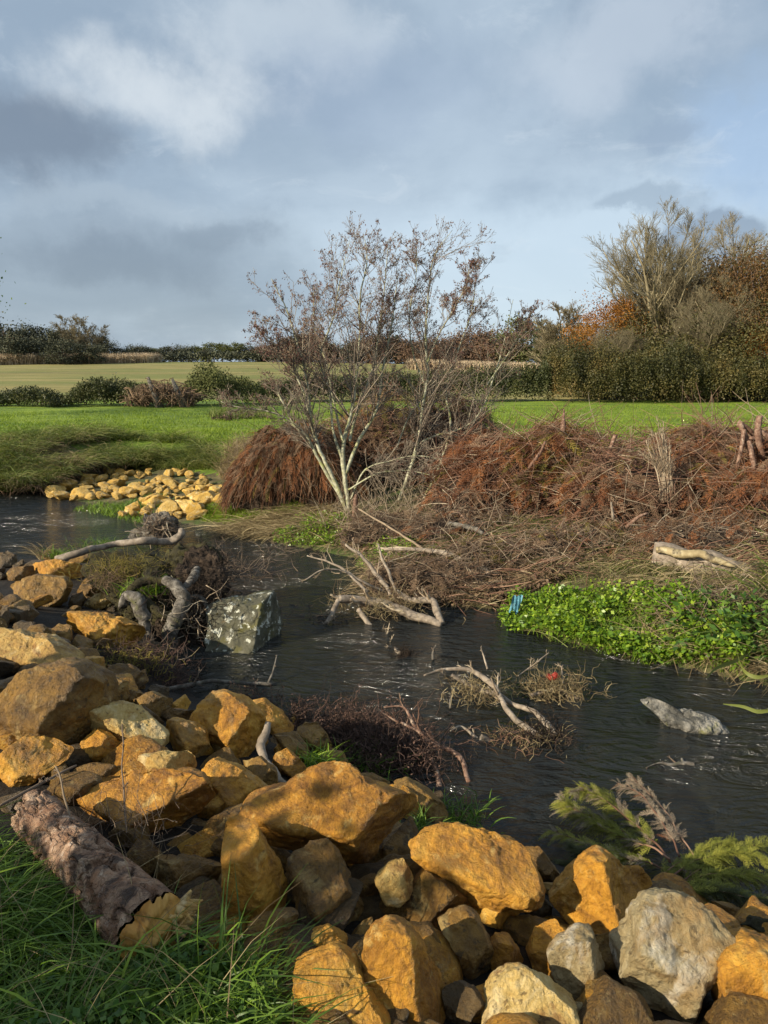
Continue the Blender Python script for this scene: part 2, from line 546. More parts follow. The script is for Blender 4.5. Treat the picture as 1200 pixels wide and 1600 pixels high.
M['russet'] = mat('russet_dead_foliage', [(0.0, (0.06, 0.022, 0.010)), (0.4, (0.17, 0.060, 0.022)), (0.7, (0.30, 0.12, 0.040)), (1.0, (0.42, 0.22, 0.09))], scale=0.9, attr=0.6, bump=0, rough=0.8, trans=0.15)
M['domebrown'] = mat('brown_drooping_foliage', [(0.0, (0.045, 0.020, 0.010)), (0.5, (0.135, 0.058, 0.026)), (0.85, (0.24, 0.115, 0.050)), (1.0, (0.33, 0.20, 0.10))], scale=1.0, attr=0.6, bump=0, rough=0.85, trans=0.1)
M['drybrown'] = mat('dry_brown_foliage', [(0.0, (0.05, 0.032, 0.018)), (0.5, (0.17, 0.105, 0.060)), (1.0, (0.36, 0.25, 0.16))], scale=1.1, attr=0.6, bump=0, rough=0.85, trans=0.1)
M['olive'] = mat('fading_olive_foliage', [(0.0, (0.06, 0.05, 0.01)), (0.5, (0.17, 0.14, 0.025)), (1.0, (0.38, 0.28, 0.05))], scale=1.1, attr=0.6, bump=0, rough=0.8, trans=0.15)
M['cypress'] = mat('green_cypress_foliage', [(0.0, (0.06, 0.07, 0.010)), (0.45, (0.19, 0.20, 0.025)), (1.0, (0.48, 0.43, 0.07))], scale=1.6, attr=0.55, bump=0, rough=0.7, trans=0.15)
M['redstick'] = mat('reddish_stick', [(0.0, (0.07, 0.034, 0.020)), (0.5, (0.165, 0.080, 0.048)), (1.0, (0.36, 0.225, 0.145))], scale=2, attr=0.75, bump=0.2, rough=0.8, bscale=30)
M['redwood'] = mat('reddish_peeling_wood', [(0.1, (0.05, 0.028, 0.018)), (0.45, (0.16, 0.085, 0.055)), (0.9, (0.36, 0.25, 0.18))], scale=22, rough=0.8, bump=0.9, bdist=0.01, bscale=60, layers=[((0.42, 0.33, 0.25), 9, 0.58, 0.66, 0.8)])
M['straw'] = mat('dead_reed_straw', [(0.0, (0.07, 0.045, 0.022)), (0.35, (0.19, 0.135, 0.065)), (0.7, (0.36, 0.28, 0.14)), (0.9, (0.54, 0.45, 0.26)), (1.0, (0.28, 0.30, 0.09))], scale=1.1, attr=0.6, bump=0, rough=0.75, trans=0.2)
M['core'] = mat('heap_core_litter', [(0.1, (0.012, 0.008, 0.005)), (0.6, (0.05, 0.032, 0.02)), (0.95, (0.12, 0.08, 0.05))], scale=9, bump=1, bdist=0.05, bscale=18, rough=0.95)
M['grass'] = mat('long_green_grass', [(0.0, (0.035, 0.075, 0.010)), (0.45, (0.095, 0.17, 0.018)), (0.8, (0.19, 0.29, 0.035)), (1.0, (0.46, 0.42, 0.18))], scale=1.2, attr=0.65, bump=0, rough=0.45, trans=0.35)
M['meadowblade'] = mat('meadow_grass_blade', [(0.0, (0.085, 0.14, 0.008)), (0.5, (0.18, 0.26, 0.014)), (0.9, (0.29, 0.36, 0.03)), (1.0, (0.42, 0.38, 0.12))], scale=0.25, attr=0.5, bump=0, rough=0.6, trans=0.35)
M['bankgrass'] = mat('rough_bank_grass', [(0.0, (0.035, 0.055, 0.010)), (0.4, (0.11, 0.15, 0.022)), (0.7, (0.20, 0.21, 0.05)), (1.0, (0.44, 0.36, 0.16))], scale=0.9, attr=0.6, bump=0, rough=0.6, trans=0.3)
M['cress'] = mat('bright_watercress_leaf', [(0.0, (0.045, 0.11, 0.010)), (0.45, (0.13, 0.23, 0.016)), (0.8, (0.27, 0.37, 0.03)), (1.0, (0.50, 0.45, 0.12))], scale=2.0, attr=0.6, bump=0, rough=0.4, trans=0.3)
M['nettle'] = mat('dark_herb_leaf', [(0.0, (0.025, 0.06, 0.010)), (0.5, (0.07, 0.15, 0.022)), (1.0, (0.20, 0.27, 0.04))], scale=2.5, attr=0.7, bump=0, rough=0.45, trans=0.3)
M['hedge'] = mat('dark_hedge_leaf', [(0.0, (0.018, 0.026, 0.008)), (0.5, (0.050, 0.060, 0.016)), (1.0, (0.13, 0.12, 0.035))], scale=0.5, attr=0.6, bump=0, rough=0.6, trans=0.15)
M['hedge2'] = mat('mixed_hedge_leaf', [(0.0, (0.018, 0.022, 0.007)), (0.45, (0.060, 0.060, 0.016)), (0.72, (0.13, 0.105, 0.030)), (1.0, (0.25, 0.14, 0.045))], scale=0.35, attr=0.5, bump=0, rough=0.6, trans=0.2)
M['farleaf'] = mat('distant_dark_foliage', [(0.0, (0.022, 0.028, 0.018)), (0.5, (0.050, 0.056, 0.032)), (1.0, (0.11, 0.105, 0.05))], scale=0.12, attr=0.5, bump=0, rough=0.8)
M['fargreen'] = mat('distant_green_foliage', [(0.0, (0.035, 0.045, 0.015)), (0.5, (0.085, 0.095, 0.022)), (1.0, (0.18, 0.17, 0.05))], scale=0.15, attr=0.5, bump=0, rough=0.8)
M['farrust'] = mat('distant_rusty_foliage', [(0.0, (0.05, 0.03, 0.018)), (0.5, (0.12, 0.070, 0.04)), (1.0, (0.22, 0.13, 0.06))], scale=0.15, attr=0.5, bump=0, rough=0.8)
M['autumn'] = mat('orange_autumn_leaf', [(0.0, (0.11, 0.040, 0.010)), (0.5, (0.28, 0.115, 0.018)), (1.0, (0.46, 0.24, 0.04))], scale=0.4, attr=0.6, bump=0, rough=0.6, trans=0.3)
M['copper'] = mat('copper_brown_leaf', [(0.0, (0.05, 0.026, 0.010)), (0.5, (0.13, 0.068, 0.022)), (1.0, (0.25, 0.14, 0.04))], scale=0.4, attr=0.6, bump=0, rough=0.6, trans=0.3)
M['fartwig'] = mat('pale_bare_twig', [(0.0, (0.09, 0.075, 0.042)), (0.5, (0.19, 0.155, 0.088)), (1.0, (0.33, 0.28, 0.17))], scale=0.5, attr=0.7, bump=0, rough=0.85)
M['corn'] = mat('dry_maize_stand', [(0.0, (0.25, 0.18, 0.11)), (0.5, (0.48, 0.37, 0.24)), (1.0, (0.66, 0.55, 0.39))], scale=0.3, attr=0.7, bump=0, rough=0.8, trans=0.2)
M['bark'] = mat('flaking_conifer_bark', [(0.1, (0.05, 0.026, 0.014)), (0.38, (0.17, 0.090, 0.050)), (0.6, (0.33, 0.205, 0.125)), (0.95, (0.52, 0.40, 0.28))], scale=11, rough=0.7, bump=0.9, bdist=0.02, bscale=24,
                stretch=(1, 1, 1), layers=[((0.035, 0.018, 0.010), 13, 0.53, 0.60, 0.85), ((0.50, 0.40, 0.31), 20, 0.58, 0.66, 0.6), ((0.24, 0.10, 0.035), 5, 0.52, 0.62, 0.6)], cracks=0.5, cscale=11)
M['cutwood'] = mat('sawn_orange_wood', [(0.1, (0.16, 0.06, 0.010)), (0.4, (0.40, 0.18, 0.03)), (0.7, (0.58, 0.34, 0.09)), (0.95, (0.70, 0.52, 0.26))], scale=6, rough=0.6, bump=0.6, bdist=0.01, bscale=20,
                   stretch=(1, 1, 1), layers=[((0.06, 0.025, 0.010), 5, 0.54, 0.62, 0.8)])
M['paleswood'] = mat('pale_split_wood', [(0.1, (0.20, 0.09, 0.02)), (0.5, (0.52, 0.32, 0.09)), (0.9, (0.72, 0.62, 0.40))], scale=7, rough=0.6, bump=0.5, bdist=0.01, bscale=20,
                     layers=[((0.12, 0.08, 0.04), 5, 0.56, 0.64, 0.85)])
M['logbare'] = mat('weathered_bare_wood', [(0.1, (0.12, 0.085, 0.04)), (0.5, (0.32, 0.25, 0.13)), (0.9, (0.55, 0.48, 0.30))], scale=7, rough=0.7, bump=0.6, bdist=0.01, bscale=20, layers=[((0.07, 0.05, 0.03), 6, 0.50, 0.60, 0.9)])
M['withered'] = mat('withered_tan_foliage', [(0.0, (0.09, 0.065, 0.045)), (0.5, (0.27, 0.205, 0.14)), (1.0, (0.48, 0.40, 0.28))], scale=2, attr=0.6, bump=0, rough=0.8, trans=0.1)
M['blue'] = mat('faded_blue_plastic', [(0.1, (0.04, 0.15, 0.22)), (0.6, (0.12, 0.33, 0.42)), (0.95, (0.35, 0.52, 0.56))], scale=9, rough=0.5, bump=0.5, bscale=30, stretch=(1, 1, 4))
M['redplastic'] = mat('torn_red_plastic', [(0.1, (0.10, 0.012, 0.008)), (0.6, (0.30, 0.03, 0.015)), (0.95, (0.45, 0.10, 0.05))], scale=9, rough=0.5, bump=0.4, bscale=30)
M['heather'] = mat('dead_heather', [(0.0, (0.020, 0.012, 0.009)), (0.5, (0.060, 0.034, 0.024)), (1.0, (0.19, 0.105, 0.075))], scale=3, attr=0.7, bump=0, rough=0.85)
M['mud'] = mat('dark_bank_mud', [(0.1, (0.004, 0.003, 0.002)), (0.5, (0.012, 0.008, 0.004)), (0.9, (0.034, 0.022, 0.011))], scale=6, rough=0.85, bump=1, bdist=0.05, bscale=16, coord='Object')
M['farbank'] = mat('littered_bank_soil', [(0.1, (0.035, 0.030, 0.012)), (0.5, (0.10, 0.085, 0.035)), (0.9, (0.20, 0.165, 0.08))], scale=5, rough=0.9, bump=1, bdist=0.05, bscale=22,
                     layers=[((0.06, 0.10, 0.015), 1.2, 0.50, 0.60, 0.8)])
M['meadow'] = mat('green_pasture', [(0.1, (0.07, 0.11, 0.008)), (0.45, (0.14, 0.21, 0.012)), (0.7, (0.21, 0.29, 0.018)), (0.95, (0.32, 0.33, 0.06))], scale=0.8, rough=0.85, bump=1, bdist=0.08, bscale=9,
                    layers=[((0.07, 0.13, 0.012), 0.22, 0.50, 0.64, 0.7), ((0.25, 0.27, 0.06), 0.5, 0.56, 0.70, 0.5)], stretch=(0.6, 1.4, 1))
M['field'] = mat('stubble_field', [(0.1, (0.125, 0.115, 0.028)), (0.45, (0.215, 0.185, 0.052)), (0.7, (0.29, 0.24, 0.08)), (0.95, (0.40, 0.31, 0.14))], scale=0.22, rough=0.9, bump=0.8, bdist=0.15, bscale=2.2,
                   layers=[((0.13, 0.155, 0.028), 0.05, 0.46, 0.56, 0.7), ((0.07, 0.08, 0.02), 0.09, 0.60, 0.66, 0.6), ((0.33, 0.27, 0.14), 0.6, 0.56, 0.68, 0.6)], stretch=(0.35, 2.2, 1), rot=(0, 0, 0.12))

# ------------------------------------------------------------------ the land
NEAR = [(60, -20), (14, -1.5), (5.0, 2.4), (2.34, 3.38), (1.4, 3.6), (0.95, 3.9), (0.6, 4.15), (0.42, 4.36), (-0.3, 5.15), (-0.94, 5.7), (-1.55, 6.1), (-1.9, 7.0), (-2.1, 8.0), (-2.5, 9.8),
        (-3.4, 10.9), (-4.84, 10.85), (-5.85, 10.93), (-9, 11.6), (-20, 15), (-60, 30)]
FAR = [(-60, 44), (-20, 21.5), (-12, 17.6), (-8.89, 16.89), (-7.77, 16.71), (-6.2, 15.2), (-4.87, 13.9), (-3.09, 12.91), (-1.66, 11.68), (-0.39, 10.7), (-0.3, 9.4), (0.0, 8.75), (0.77, 8.54),
       (1.43, 8.3), (1.75, 7.4), (2.55, 6.8), (3.43, 6.2), (6.5, 4.6), (16, 2.0), (60, -14)]


def pl_dist(X, Y, line):
    best = np.full(X.shape, 1e9)
    for (x0, y0), (x1, y1) in zip(line[:-1], line[1:]):
        dx, dy = x1 - x0, y1 - y0
        t = np.clip(((X - x0) * dx + (Y - y0) * dy) / (dx * dx + dy * dy), 0, 1)
        best = np.minimum(best, np.hypot(X - x0 - t * dx, Y - y0 - t * dy))
    return best


def in_poly(X, Y, poly):
    ins = np.zeros(X.shape, bool)
    n = len(poly)
    j = n - 1
    for i in range(n):
        xi, yi = poly[i]; xj, yj = poly[j]
        c = ((yi > Y) != (yj > Y)) & (X < (xj - xi) * (Y - yi) / ((yj - yi) if yj != yi else 1e-9) + xi)
        ins ^= c
        j = i
    return ins


def ss(x, a, b):
    t = np.clip((x - a) / (b - a), 0, 1)
    return t * t * (3 - 2 * t)


def height(X, Y):
    X = np.asarray(X, float); Y = np.asarray(Y, float)
    sh = X.shape
    X = np.atleast_1d(X).ravel(); Y = np.atleast_1d(Y).ravel()
    dn = pl_dist(X, Y, NEAR); df = pl_dist(X, Y, FAR)
    riv = in_poly(X, Y, NEAR + FAR)
    near_side = (~riv) & (dn < df)
    P2 = np.stack([X, Y, X * 0], 1)
    nz = fbm(P2 * 0.9, 3, 4)
    hn = 1.12 * (1 - np.exp(-dn / 1.75)) * (1 - 0.62 * ss(Y, 6.0, 8.5)) - 0.05 + 0.10 * nz
    hn = hn + 0.14 * ss(-X, 1.5, 4) * ss(6 - Y, 0, 3)
    rise = 1 - np.exp(-df / 2.3)
    bar = ss(X, -9.2, -7.4) * (1 - ss(X, -3.6, -2.2))
    steep = ss(-X, 7.6, 9.0)
    hf = 0.80 * rise * (1 - bar) + bar * (0.05 * np.minimum(df, 3.2) + 0.64 * ss(df, 2.6, 5.2))
    hf = hf * (1 - steep) + steep * 0.85 * (1 - np.exp(-df / 0.8))
    hf = hf + 0.06 * nz * np.minimum(df, 1)
    hf = hf + 0.05 * fbm(P2 * 0.25, 9, 3) * ss(df, 2, 6)
    far = np.maximum(Y - 47, 0)
    hill = 0.030 * far * (1 - np.exp(-far / 30)) * (1 - 0.55 * ss(X, -30, 90)) * (1 - ss(Y, 150, 260) * 0.75)
    hf = hf + hill
    hr = -0.75 * (1 - np.exp(-np.minimum(dn, df) / 0.9))
    h = np.where(riv, hr, np.where(near_side, hn, hf))
    return h.reshape(sh) if sh else float(h[0])


def region(X, Y):
    """0 mud/near bank, 1 far bank litter, 2 meadow, 3 field"""
    dn = pl_dist(X, Y, NEAR); df = pl_dist(X, Y, FAR)
    riv = in_poly(X, Y, NEAR + FAR)
    r = np.where(riv | (dn < df), 0, 2)
    r = np.where((r == 2) & (df < 0.9), 1, r)
    r = np.where((r == 2) & (X > -9.2) & (X < -2.2) & (df < 3.3), 1, r)
    r = np.where((r == 2) & (X > -1.9) & (df < 6.2 - 0.1 * X), 1, r)
    r = np.where((r == 2) & (Y > 47), 3, r)
    return r


def warp(a, b, n, c, k):
    """n coordinates from a to b, dense around c"""
    ta, tb = math.asinh((a - c) / k), math.asinh((b - c) / k)
    return c + k * np.sinh(np.linspace(ta, tb, n))


gx = warp(-900, 900, 420, 0, 4.0)
gy = warp(-60, 1600, 480, 8.0, 4.5)
GX, GY = np.meshgrid(gx, gy)
GZ = height(GX, GY)
V = np.stack([GX.ravel(), GY.ravel(), GZ.ravel()], 1)
nx, ny = len(gx), len(gy)
i, j = np.meshgrid(np.arange(nx - 1), np.arange(ny - 1))
a = (j * nx + i).ravel()
Q = np.stack([a, a + 1, a + nx + 1, a + nx], 1)
mid = V[Q].mean(1)
reg = region(mid[:, 0], mid[:, 1])
me = make_mesh('ground', V, Q, mats=(M['mud'], M['farbank'], M['meadow'], M['field']), mi=reg)
g = bpy.data.objects.new('ground', me)
COL.objects.link(g)
tag(g, 'river banks, green meadow and the fields rising behind', 'ground', kind='structure')

# water
m = bpy.data.materials.new('river_water')
m.use_nodes = True
t = m.node_tree
t.nodes.clear()
o_ = t.nodes.new('ShaderNodeOutputMaterial')
b = t.nodes.new('ShaderNodeBsdfPrincipled')
b.inputs['Roughness'].default_value = 0.10
b.inputs['IOR'].default_value = 1.33
b.inputs['Specular IOR Level'].default_value = 0.85
tcn = t.nodes.new('ShaderNodeTexCoord')
mp = t.nodes.new('ShaderNodeMapping'); mp.inputs['Rotation'].default_value = (0, 0, R_(55)); mp.inputs['Scale'].default_value = (0.6, 1.35, 1)
t.links.new(tcn.outputs['Object'], mp.inputs[0])


def wn(scale, det, ro, ds, vec):
    q = t.nodes.new('ShaderNodeTexNoise')
    q.inputs['Scale'].default_value = scale; q.inputs['Detail'].default_value = det
    q.inputs['Roughness'].default_value = ro; q.inputs['Distortion'].default_value = ds
    t.links.new(vec, q.inputs['Vector'])
    return q.outputs['Fac']


w1 = wn(2.8, 4, 0.55, 2.6, mp.outputs[0])
w2 = wn(8.0, 5, 0.6, 1.0, mp.outputs[0])
w3 = wn(0.45, 3, 0.5, 0.5, tcn.outputs['Object'])
w4 = wn(22.0, 3, 0.6, 0.6, mp.outputs[0])
ad = t.nodes.new('ShaderNodeMath'); ad.operation = 'MULTIPLY_ADD'
t.links.new(w2, ad.inputs[0]); ad.inputs[1].default_value = 0.42
ad2 = t.nodes.new('ShaderNodeMath'); ad2.operation = 'MULTIPLY_ADD'
t.links.new(w4, ad2.inputs[0]); ad2.inputs[1].default_value = 0.07; t.links.new(w1, ad2.inputs[2]); t.links.new(ad2.outputs[0], ad.inputs[2])
st = t.nodes.new('ShaderNodeMapRange'); t.links.new(w3, st.inputs[0])
st.inputs[1].default_value = 0.3; st.inputs[2].default_value = 0.7; st.inputs[3].default_value = 0.4; st.inputs[4].default_value = 1.0
bp = t.nodes.new('ShaderNodeBump'); bp.inputs['Distance'].default_value = 0.42
t.links.new(st.outputs[0], bp.inputs['Strength']); t.links.new(ad.outputs[0], bp.inputs['Height']); t.links.new(bp.outputs[0], b.inputs['Normal'])
cr = t.nodes.new('ShaderNodeValToRGB')
cr.color_ramp.elements[0].color = (0.008, 0.010, 0.010, 1); cr.color_ramp.elements[0].position = 0.3
cr.color_ramp.elements[1].color = (0.026, 0.026, 0.020, 1); cr.color_ramp.elements[1].position = 0.75
t.links.new(w3, cr.inputs[0]); t.links.new(cr.outputs[0], b.inputs['Base Color'])
t.links.new(b.outputs[0], o_.inputs[0])
M['water'] = m
wx = warp(-70, 70, 120, -1, 5); wy = warp(-25, 50, 120, 8, 5)
WX, WY = np.meshgrid(wx, wy)
V = np.stack([WX.ravel(), WY.ravel(), 0.006 * fbm(np.stack([WX.ravel() * 1.2, WY.ravel() * 1.2, WX.ravel() * 0], 1), 5, 3)], 1)
i, j = np.meshgrid(np.arange(119), np.arange(119))
a = (j * 120 + i).ravel()
me = make_mesh('river_water', V, np.stack([a, a + 1, a + 121, a + 120], 1), mats=(M['water'],))
w = bpy.data.objects.new('river_water', me)
COL.objects.link(w)
tag(w, 'dark rippled river water flowing past the rocks', 'water', kind='structure')


def hit(px, py, lift=0.0):
    """march a photo ray until it meets the land (raised by lift)"""
    d = px_dir(px, py)
    ts = np.concatenate([np.linspace(1.2, 20, 900), np.linspace(20.1, 160, 900)])
    P_ = E0[None] + d[None] * ts[:, None]
    hh = np.maximum(height(P_[:, 0], P_[:, 1]), 0) + lift
    k = np.argmax(P_[:, 2] <= hh)
    return ts[k]


# ------------------------------------------------------------------ rocks
def icosphere(sub):
    t_ = (1 + 5 ** 0.5) / 2
    v = [(-1, t_, 0), (1, t_, 0), (-1, -t_, 0), (1, -t_, 0), (0, -1, t_), (0, 1, t_), (0, -1, -t_), (0, 1, -t_), (t_, 0, -1), (t_, 0, 1), (-t_, 0, -1), (-t_, 0, 1)]
    f = [(0, 11, 5), (0, 5, 1), (0, 1, 7), (0, 7, 10), (0, 10, 11), (1, 5, 9), (5, 11, 4), (11, 10, 2), (10, 7, 6), (7, 1, 8), (3, 9, 4), (3, 4, 2), (3, 2, 6), (3, 6, 8), (3, 8, 9), (4, 9, 5), (2, 4, 11), (6, 2, 10), (8, 6, 7), (9, 8, 1)]
    v = np.array(v, float); v /= np.linalg.norm(v, axis=1, keepdims=True)
    f = np.array(f)
    for _ in range(sub):
        e = np.concatenate([f[:, [0, 1]], f[:, [1, 2]], f[:, [2, 0]]])
        es = np.sort(e, 1)
        u, inv = np.unique(es, axis=0, return_inverse=True)
        inv = inv.reshape(-1)
        mids = v[u].mean(1); mids /= np.linalg.norm(mids, axis=1, keepdims=True)
        off = len(v)
        v = np.concatenate([v, mids])
        n = len(f)
        ab, bc, ca = inv[:n] + off, inv[n:2 * n] + off, inv[2 * n:] + off
        f = np.concatenate([np.stack([f[:, 0], ab, ca], 1), np.stack([f[:, 1], bc, ab], 1), np.stack([f[:, 2], ca, bc], 1), np.stack([ab, bc, ca], 1)])
    return v, f


ICO = {k: icosphere(k) for k in (2, 3, 4, 5)}


def poly_radius(poly, ang):
    """distance from the origin to the outline along each angle"""
    r = np.zeros(len(ang))
    d = np.stack([np.cos(ang), np.sin(ang)], 1)
    n = len(poly)
    for i in range(n):
        p = poly[i]; q = poly[(i + 1) % n]
        e = q - p
        den = d[:, 0] * e[1] - d[:, 1] * e[0]
        den = np.where(np.abs(den) < 1e-9, 1e-9, den)
        tt = (p[0] * e[1] - p[1] * e[0]) / den
        uu = (p[0] * d[:, 1] - p[1] * d[:, 0]) / den
        ok = (tt > 0) & (uu >= -1e-6) & (uu <= 1 + 1e-6)
        r = np.where(ok & (tt > r), tt, r)
    return np.maximum(r, 1e-3)


def rock(name, poly, label, material='ochre', lift=None, thick=1.0, cuts=None, seed=None, sub=None, rough=1.0, cat='boulder', t=None, group=None, edge=3.2, soft=0.10):
    poly = np.array(poly, float)
    if cat == 'boulder': poly = poly.mean(0) + (poly - poly.mean(0)) * 1.05
    x, y = poly[:, 0], poly[:, 1]
    x2, y2 = np.roll(x, -1), np.roll(y, -1)
    cr_ = x * y2 - x2 * y
    A = cr_.sum() / 2
    cx_, cy_ = ((x + x2) * cr_).sum() / (6 * A), ((y + y2) * cr_).sum() / (6 * A)
    if seed is None: seed = int(cx_ * 7 + cy_ * 13)
    rr = np.random.default_rng(seed)
    wpx, hpx = x.max() - x.min(), y.max() - y.min()
    if t is None:
        t = hit(cx_, cy_)
        lf = 0.30 * hpx / F * t if lift is None else lift
        t = hit(cx_, cy_, lf)
    P0 = at(cx_, cy_, t)
    pl = np.stack([(x - cx_) / F * t, (cy_ - y) / F * t], 1)
    size = math.sqrt(abs(A)) / F * t            # characteristic size in metres
    T_ = 0.60 * min(wpx, hpx) / F * t * thick
    if sub is None: sub = 5 if abs(A) > 4500 else 4
    v, f = ICO[sub]
    th = np.arctan2(v[:, 1], v[:, 0])
    ta = np.linspace(-np.pi, np.pi, 361)[:-1]
    tr = poly_radius(pl, ta)
    tr = (np.roll(tr, 1) + np.roll(tr, -1) + 2 * tr + np.roll(tr, 2) + np.roll(tr, -2)) / 6
    tr = np.convolve(np.concatenate([tr[-6:], tr, tr[:6]]), np.ones(5) / 5, 'same')[6:-6]
    rad = np.interp(th, np.append(ta, np.pi), np.append(tr, tr[0]))
    rho = np.hypot(v[:, 0], v[:, 1])
    X = np.cos(th) * rad * rho; Y = np.sin(th) * rad * rho
    edgez = T_ * np.clip(1 - rho ** edge, 0, 1) ** (1 / edge)
    # facets: planes given in units of the rock's size, smooth minimum with the rounded body
    if cuts is None:
        cuts = []
        s_ = rr.uniform(-0.35, 0.35)
        cuts.append((s_, rr.uniform(0.55, 0.95), rr.uniform(0.5, 0.8), rr.uniform(0.22, 0.34)))
        cuts.append((-rr.uniform(0.5, 0.9), rr.uniform(-0.5, 0.2), rr.uniform(0.5, 0.9), rr.uniform(0.26, 0.38)))
        cuts.append((rr.uniform(0.5, 0.9), rr.uniform(-0.5, 0.3), rr.uniform(0.5, 0.9), rr.uniform(0.26, 0.38)))
        if rr.random() < 0.7:
            cuts.append((rr.uniform(-0.4, 0.4), -rr.uniform(0.4, 0.9), rr.uniform(0.5, 0.9), rr.uniform(0.26, 0.38)))
    zf = [edgez]
    for (a_, b_, c_, k_) in cuts:
        ln = math.sqrt(a_ * a_ + b_ * b_ + c_ * c_)
        a_, b_, c_ = a_ / ln, b_ / ln, max(c_ / ln, 0.15)
        zf.append((k_ * size - a_ * X - b_ * Y) / c_)
    zf = np.array(zf)
    sk = soft * size * 0.35 + 1e-4
    zs = -sk * np.log(np.exp(-np.clip((zf - zf.min(0)) / sk, 0, 60)).sum(0)) + zf.min(0)
    zs = np.maximum(zs, -0.85 * T_)
    Z = np.where(v[:, 2] >= 0, zs, np.minimum(-edgez, zs))
    L_ = np.stack([X, Y, Z], 1)
    # surface roughness
    q = L_ / size
    nrm = v / np.linalg.norm(v, axis=1, keepdims=True)
    so_ = seed % 977
    d = 0.10 * fbm(q * 1.7 + so_, so_, 3) + 0.055 * fbm(q * 5 + so_, so_ + 5, 4, 0.6) - 0.05 * np.maximum(ridged(q * 2.6 + so_, so_ + 3) - 0.62, 0) * 2
    d = d + 0.024 * fbm(q * 15 + so_, so_ + 8, 3, 0.7)
    L_ = L_ + nrm * (d * size * rough * 0.9)[:, None]
    Wv = L_[:, 0:1] * RT[None] + L_[:, 1:2] * UP[None] - L_[:, 2:3] * FW[None]
    me = make_mesh(name, Wv, None, f, mats=(M[material],))
    o = bpy.data.objects.new(name, me)
    COL.objects.link(o)
    o.location = P0
    tag(o, label, cat, group)
    return o


